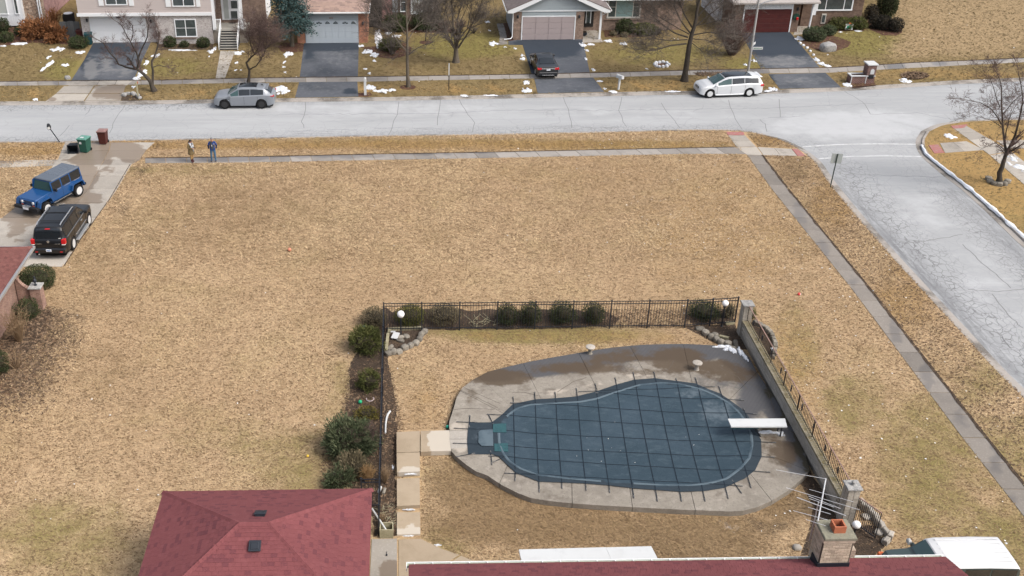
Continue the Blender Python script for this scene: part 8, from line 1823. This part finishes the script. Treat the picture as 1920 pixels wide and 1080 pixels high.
Ym = G(760, 51).y; mx0, mx1 = h.X(690, 50, Ym)[0], h.X(822, 50, Ym)[0]
h.box('wall', M['brown_brick'], mx0, mx1, h.dy(Ym), h.dy(Ym)+8, 0, 3.9); h.hip(M['roof_grey'], mx0-.5, mx1+.6, h.dy(Ym)-.6, h.dy(Ym)+8.6, 3.95, 2.2)
h.pbox('rose_wall', M['rose_brick'], 717, 737, -10, 48, Ym, -.12, -.004); h.pbox('pale_panel', M['siding_blue'], 735.5, 746, -12, 22, Ym, -.2, -.13); h.window(750, 762, -14, 22, Ym-.005, (1,), 2); h.window(770, 812, -14, 26, Ym-.005, (1, 1), 1, glasses=['pane_pale', 'pane']); h.pbox('gap_shade', M['dark_shade'], 691, 715, -10, 50, Ym, -.06, -.004)  # flat dark panel paints the shaded gap beside the garage
# ---- house with the gabled taupe garage
Y4 = 95.65; h = House('house with blue-grey gable above a taupe garage door and white trim', 962.5, Y4)
a, b_, _, zt4 = h.gdoor(M['door_taupe'], 978.5, 1075, 31.5, 74, Y4, 4, 4)
zl4 = h.X(1030, 19.5, Y4)[1]; x_a, x_b = 0, h.X(1092.5, 73, Y4)[0]; x_c = h.X(1126, 70, Y4)[0]
h.box('wall', M['tan_red_brick'], x_a, a-.10, 0, .4, 0, zl4); h.box('wall', M['tan_red_brick'], b_+.10, x_b, 0, .4, 0, zl4); h.box('side_wall', M['siding_blue'], x_a+.02, x_b, .41, 7, 0, zl4)
for k in range(15): h.box('siding_board', M['siding_blue'], x_a-.005, x_a+.018, .42, 7, .1+k*.2, .1+k*.2+.19)
h.siding(M['siding_blue'], a-.10, b_+.10, zt4+.10, zl4, Y4+.02, .14)
xg0, xg1 = h.X(952, 19, 95.2)[0], h.X(1145, 18, 95.2)[0]; zg = h.X(1050, 20, 95.2)[1]; xm = (xg0+xg1)/2-.05; rise = (xg1-xg0)/2*.42
h.siding(M['siding_blue'], x_a, x_c, zl4+.004, zl4+rise, Y4, .16, poly=lambda z: (xm-(xg1-xg0)/2*(1-(z-zg)/rise)+.35, xm+(xg1-xg0)/2*(1-(z-zg)/rise)-.35))
h.box('gable_beam', M['trim'], x_a, x_c+.1, -.06, .05, zl4-.09, zl4+.0)
b = MB(); Mx = Matrix.Rotation(math.pi/2, 4, 'X'); top = (xm, zg+rise)
for s_ in (-1, 1):
    e_ = (xg0, zg) if s_ < 0 else (xg1, zg)
    b.prism([e_, (e_[0], e_[1]-.22), (e_[0]-s_*.55, e_[1]-.22), (top[0], top[1]-.26), top], .40, .45, Mx)
b.build('barge_board', M['trim'], h.t)
b = MB(); d0, d1 = -.46, 8.0
for s_ in (-1, 1):
    e_ = (xg0-.06, zg-.01) if s_ < 0 else (xg1+.06, zg-.01)
    b.add([(e_[0], d0, e_[1]), (top[0], d0, top[1]+.02), (top[0], d1, top[1]+.02), (e_[0], d1, e_[1]), (e_[0], d0, e_[1]+.06), (top[0], d0, top[1]+.09), (top[0], d1, top[1]+.09), (e_[0], d1, e_[1]+.06)], [(0, 1, 2, 3), (4, 5, 6, 7), (0, 4, 5, 1), (0, 3, 7, 4)])
b.build('roof', M['roof_grey'], h.t)
h.box('gutter', M['gutter'], xg0-.14, xg0-.07, -.45, 7.5, zg-.1, zg); h.box('gutter', M['gutter'], xg1+.07, xg1+.14, -.45, 3.2, zg-.1, zg)
xd = x_a-.1; b = MB(); b.tube([(xd, -.1, zl4), (xd, -.1, .35), (xd-.15, -.25, .2), (xd-.75, -.3, .15)], .045, 6); b.build('downspout', M['trim'], h.t)
h.box('column', M['trim'], x_c-.2, x_c-.02, -.08, .10, .0, zl4-.09); b = MB(); b.tube([(x_c+.02, 0, zl4-.45), (x_c+.3, -.1, zl4-.28), (x_c+.75, -.2, zl4-.05)], .035, 6); b.build('downspout', M['trim'], h.t)
h.lantern(971, 31, Y4); h.lantern(1086, 31, Y4)
Yd = 98.6; h.box('wall', M['tan_red_brick'], x_b+.004, x_c+8.2, h.dy(Yd), h.dy(Yd)+8, 0, 3.15)
h.pbox('entry_shade', M['dark_shade'], 1096, 1113, 16, 50, Yd, -.05, -.004); h.pbox('storm_door', M['pane'], 1099, 1107, 18, 42, Yd, -.1, -.054); h.pbox('door_trim', M['siding_white'], 1098, 1099.5, 18, 43, Yd, -.14, -.054); h.pbox('door_trim', M['siding_white'], 1106.5, 1108, 18, 43, Yd, -.14, -.054)  # entry shade painted as a flat dark panel on the wall
h.window(1140.5, 1200, -8, 33.5, Yd, (.62, 1.5, .55), (2, 1, 2), 'beige_pot', glasses=['pane', 'curtain', 'pane'], fw=.14)
x_, z_ = h.X(1170, 35.5, Yd); h.box('window_sill', M['tan_red_brick'], x_-1.8, x_+1.8, h.dy(Yd)-.12, h.dy(Yd)-.004, z_-.06, z_+.02)
zs_ = 3.2; h.hip(M['roof_grey'], x_c-.2, x_c+8.8, h.dy(Yd)-.7, h.dy(Yd)+8.6, zs_, 2.0)
pot = thing('plant_pot', 'dark round plant pot by the porch of the gabled garage', 'plant pot', G(1095, 67)); b = MB(); b.lathe([(.14, 0), (.26, .1), (.28, .3), (.2, .34), (0, .34)], 12); b.build('bowl', M['vent'], pot); b = MB(); b.lathe([(.2, .33), (.22, .42), (0, .46)], 10); b.build('dead_plant', M['soil'], pot)
# ---- house with the dark red garage door
Y5 = 97.5; h = House('brown brick house with dark red garage door and white corrugated eave', 1372, Y5)
a, b_, _, zt5 = h.gdoor(M['door_red'], 1391, 1478, 17, 59.5, Y5, 5, 1)
ze5 = h.X(1440, 4.5, Y5-.4)[1]; x_l, x_r = h.X(1374, 60, Y5)[0], h.X(1494, 60, Y5)[0]
h.box('wall', M['brown_brick'], x_l, a-.10, 0, .4, 0, ze5); h.box('wall', M['brown_brick'], b_+.10, x_r, 0, .4, 0, ze5); h.box('wall', M['brown_brick'], x_l, x_r, .41, 8, 0, ze5)
n = 26
for i in range(n): xx = a-.1+(b_-a+.2)*i/n; h.box('corrugated_strip', M['siding_white'], xx+.01, xx+(b_-a+.2)/n-.01, -.05-.02*(i % 2), .1, zt5+.10, ze5-.02)
Yh = 99.4; hx0_, hx1_ = x_r+.004, h.X(1613, 40, Yh)[0]
h.box('wall', M['brown_brick'], hx0_+.9, hx1_, h.dy(Yh), h.dy(Yh)+9, 0, 3.4); h.box('entry_shade', M['dark_shade'], hx0_, hx0_+.9, h.dy(Yh)+.6, h.dy(Yh)+1, 0, 3.2); h.box('door', M['dark_shade'], hx0_+.1, hx0_+.5, h.dy(Yh)+.5, h.dy(Yh)+.59, 0, 2.2)  # dark panel and door put the entry's shade into their colour
h.window(1538, 1597, -25, 19.5, Yh, (.8, 1.9, .8), 1, 'trim', glasses=['pane', 'brown_glass', 'pane'] if 'brown_glass' in M else ['pane', 'pane', 'pane'], fw=.12)
h.pbox('crawl_window', M['beige_pot'], 1539.5, 1548, 25.5, 44, Yh, -.06, -.004); h.pbox('pane', M['pane'], 1541, 1546.5, 28, 41.5, Yh, -.09, -.064)
x_, _ = h.X(1519, 37, Y5-.2); b = MB(); b.tube([(x_, -.2, .1), (x_+.12, -.2, 3.0)], .09, 8); b.build('column', M['trim'], h.t); h.pbox('white_screen', M['siding_white'], 1522, 1531, 3, 28, Y5+.3, -.05, 0)
h.lantern(1495.5, 17, Y5); b = MB(); x_, z_ = h.X(1493, 31, Y5); b.lathe([(.12, -.05), (.3, -.04), (.32, .0), (.3, .05), (.12, .04)], 16, Matrix.Translation((x_-.02, -.08, z_))@Matrix.Rotation(math.pi/2, 4, 'X')); wr = b.build('wreath', M['wreath'], h.t); b = MB(); b.bevbox(x_-.02, x_+.18, -.2, -.14, z_-.26, z_-.02, .03); b.build('bow', M['redlamp'], wr)
xq0, xq1 = x_l-.5, hx0_+1.6
b = MB(); b.add([(xq0, -.55, ze5), (xq1, -.55, ze5), (xq1, 8.5, ze5+2.6), (xq0, 8.5, ze5+2.6), (xq0, -.55, ze5-.14), (xq1, -.55, ze5-.14), (xq1, 8.5, ze5-.14), (xq0, 8.5, ze5-.14)], [(0, 1, 2, 3), (4, 7, 6, 5), (0, 4, 5, 1), (1, 5, 6, 2), (3, 2, 6, 7), (0, 3, 7, 4)]); b.build('roof', mat('pale_grey_roof', (.36, .33, .31), .85, [('noise', 4, .45, .7, (.28, .26, .25), .6)]), h.t)
h.hip(M['roof_grey'], hx0_+.5, hx1_+.5, h.dy(Yh)-.5, h.dy(Yh)+9.5, 3.45, 2.0)
Yw = 101.5; h.box('white_wing', M['siding_white'], h.X(1344, 33, Yw)[0], x_l-.01, h.dy(Yw), h.dy(Yw)+6, 0, 3.6)
pt_ = thing('plant_pot', 'square pale planter beside the red garage door', 'plant pot', G(1489, 59)); b = MB(); b.bevbox(-.25, .25, -.2, .2, 0, .42, .02); b.build('box', M['beige_pot'], pt_); b = MB(); b.box(-.2, .2, -.16, .16, .42, .45); b.build('soil', M['soil'], pt_)
ys = thing('yard_sign', 'white and green yard sign in front of the low hedge', 'sign', G(1591, 57.5)); ys.rotation_euler = (-.25, .08, 0)
b = MB(); b.box(-.26, -.24, 0, .02, 0, .3); b.box(.24, .26, 0, .02, 0, .3); b.build('stake', M['steel'], ys); b = MB(); b.box(-.36, .36, -.02, -.005, .1, .62); b.build('panel', M['trim'], ys); b = MB(); b.prism([(-.26, .18), (.22, .18), (.28, .40), (.1, .50), (-.2, .44)], .021, .026, Matrix.Rotation(math.pi/2, 4, 'X')); b.build('green_print', mat('sign_green', (.03, .36, .22), .6), ys); b = MB(); b.bevbox(-.08, .14, -.015, .005, .62, .74, .03); b.build('orange_top', M['amber'], ys)

# ================================================================== CUT EDGES OF THE TURF
eg = MB()
def turf_edge(pl, wd, off):
    n = max(4, int(plen(pl)/.3)); q = [lerp2(pl, i/n) for i in range(n+1)]; vs = []; fs = []
    for i, p in enumerate(q):
        d = q[min(i+1, n)]-q[max(i-1, 0)]; d.z = 0; d.normalize(); r = Vector((d.y, -d.x, 0)); w1 = wd*(.7+.9*abs(mnoise.noise(Vector((p.x*1.7, p.y*1.7, 1)))))
        vs += [(p.x+r.x*(off-w1), p.y+r.y*(off-w1), .034), (p.x+r.x*(off+wd*.3), p.y+r.y*(off+wd*.3), .034)]
    for i in range(n): fs.append((2*i, 2*i+1, 2*i+3, 2*i+2))
    eg.add(vs, fs)
turf_edge(list(nt_), .10, 0); turf_edge(list(reversed(sr_)), .12, 0); turf_edge(list(ft), .16, 0)
turf_edge(deck_out[1:28], .09, -.03); turf_edge(GP([(244, 309), (205, 375), (152, 449), (120, 500)]), .05, .02)
eg.build('turf_edge', M['soil'])['kind'] = 'structure'  # soil-dark strips stand for the edge trench and its shadow
# ================================================================== GRASS BLADES, LITTER
walks = [list(nt_)+list(reversed(nb_)), list(sl_)+list(reversed(sr_)), list(deck_out)]
dr_near = GP([(122, 267), (290, 267), (246, 309), (202, 380), (158, 440), (118, 500), (-250, 500), (-250, 400), (4, 408), (40, 380), (100, 309)])
walk_n = [GP(q) for q in ([(742, 806), (846, 804), (848, 848), (789, 849), (789, 1009), (830, 1029), (1000, 1090), (745, 1100), (690, 1100), (696, 1008), (743, 1008)],)]
houses_n = [[(-8.9, 20, 0), (-1.2, 20, 0), (-1.2, 29.6, 0), (-8.9, 29.6, 0)], [(-60, 20, 0), (-20, 20, 0), (-20, 48, 0), (-60, 48, 0)], [(0, 10, 0), (18, 10, 0), (18, 25.5, 0), (0, 25.5, 0)]]
holes = walks+[dr_near, bedL, bedB, bedB2, bedC, bedD, bedH, bedE, bedR, GP([(1357, 245), (1398, 247), (1420, 275), (1500, 278), (1515, 293), (1400, 291)])]+walk_n+houses_n
GA = {'green': GREEN_N, 'dark': DARK_N, 'orange': ORA_N, 'g': 'rand'}
scatter('grass', [near_poly], 640000, .085, M['blade'], .0, 61, holes, lift=.5, width=.12, label='dry straw-coloured grass of the near lawn', attrs=GA, box=(-24, 34, 25.5, 52), align=-.35)
scatter('grass', [near_poly], 420000, .115, M['blade'], .0, 62, holes, lift=.5, width=.13, label='dry straw-coloured grass of the middle lawn', attrs=GA, box=(-34, 44, 52, 76), align=-.3)
fholes = [list(ft)+list(reversed(fb))]+[GP(q) for q in ([(175, 78), (283, 76), (240, 190), (86, 190)], [(570, 78), (673, 77), (673, 183), (553, 183)], [(953, 75), (1092, 71), (1133, 173), (1008, 175)], [(1388, 60), (1482, 58), (1577, 165), (1462, 167)])]
M['blade_far'] = mat('far_grass_blades', (.235, .175, .085), .95, [('noise', .3, .45, .7, (.165, .138, .056), .6), ('noise', .12, .4, .7, (.31, .235, .125), .5)], spec=.1, attr=[('tan', (.40, .295, .172), .85, .6, (.6, 1.3)), ('orange', (.38, .25, .105), .8, .8, (.6, 1.3)), ('green', (.19, .17, .06), .8, .9, (.55, 1.25)), ('g', (.14, .10, .045), .8, .5, (.95, 1.3))])
scatter('grass', [far_poly], 150000, .16, M['blade_far'], .0, 63, fholes, lift=.3, width=.18, label='olive winter grass of the lawns across the street', attrs={'g': 'rand', 'tan': TAN_F, 'orange': ORA_F, 'green': GREEN_F}, box=(-40, 66, 79.5, 112), align=-.3)
scatter('grass', [right_poly], 22000, .15, M['blade_far'], .0, 64, [GP([(1741, 268), (1846, 262), (1846, 283), (1771, 288)]), GP([(1783, 234), (1812, 233), (1896, 284), (1990, 260), (2100, 255), (2120, 272), (1990, 276), (1900, 288), (2100, 440), (2050, 450), (1856, 292)])], lift=.3, width=.18, label='winter grass on the right corner', attrs={'g': 'rand'}, box=(36, 60, 45, 78), align=-.3)
scatter('pale_litter', [near_poly], 420, .06, M['white_bit'], .04, 65, holes, lift=.4, width=.5, label='pale scraps scattered on the lawn', box=(14, 32, 26, 74)); scatter('pale_litter', [near_poly], 160, .06, M['white_bit'], .04, 66, holes, lift=.4, width=.5, label='pale scraps scattered on the open lawn', box=(-22, 22, 30, 72)); scatter('pale_litter', [far_poly], 120, .09, M['white_bit'], .04, 67, fholes, lift=.4, width=.5, label='pale scraps on the far lawns', box=(-38, 60, 80, 104))

# thatch: dark strokes painted as its shadow, pale tufts as the mower left them
M['thatch_shadow'] = mat('painted_thatch_shadow', (.215, .145, .085), .95, [('noise', .5, .4, .7, (.16, .105, .06), .8)], spec=.05); M['thatch_pale'] = mat('pale_thatch', (.53, .395, .25), .95, [('noise', .5, .4, .7, (.46, .34, .20), .8)], spec=.05, attr=[('green', (.25, .215, .08), .75, .9, (.55, 1.25)), ('dark', (.18, .12, .06), .75, 1.2, (.6, 1.3)), ('orange', (.38, .25, .105), .7, .8, (.6, 1.3))])
verge = list(sr_)+list(reversed(kn[9:]))
scatter('grass', [near_poly], 105000, .105, M['thatch_shadow'], .012, 71, holes, lift=.3, width=.17, label='dark strokes painted as thatch shadow in the near lawn', box=(-30, 42, 25.5, 76), align=-.25)
scatter('grass', [near_poly], 70000, .105, M['thatch_pale'], .012, 72, holes, lift=.3, width=.13, attrs=GA, label='pale dry tufts in the near lawn', box=(-30, 42, 25.5, 76), align=-.25)
scatter('fallen_leaves', [verge], 9000, .075, M['leaflit'], .03, 73, holes, lift=.5, label='brown leaf scraps on the verge beside the side street', box=(20, 40, 26, 72))
M['thatch_shadow_far'] = mat('painted_far_thatch_shadow', (.13, .095, .05), .95, spec=.05)  # far blades coloured dark as painted thatch shadow
scatter('grass', [far_poly], 26000, .2, M['thatch_shadow_far'], .012, 74, fholes, lift=.3, width=.2, label='dark strokes painted as thatch shadow across the street', box=(-40, 66, 79.5, 112), align=-.25)
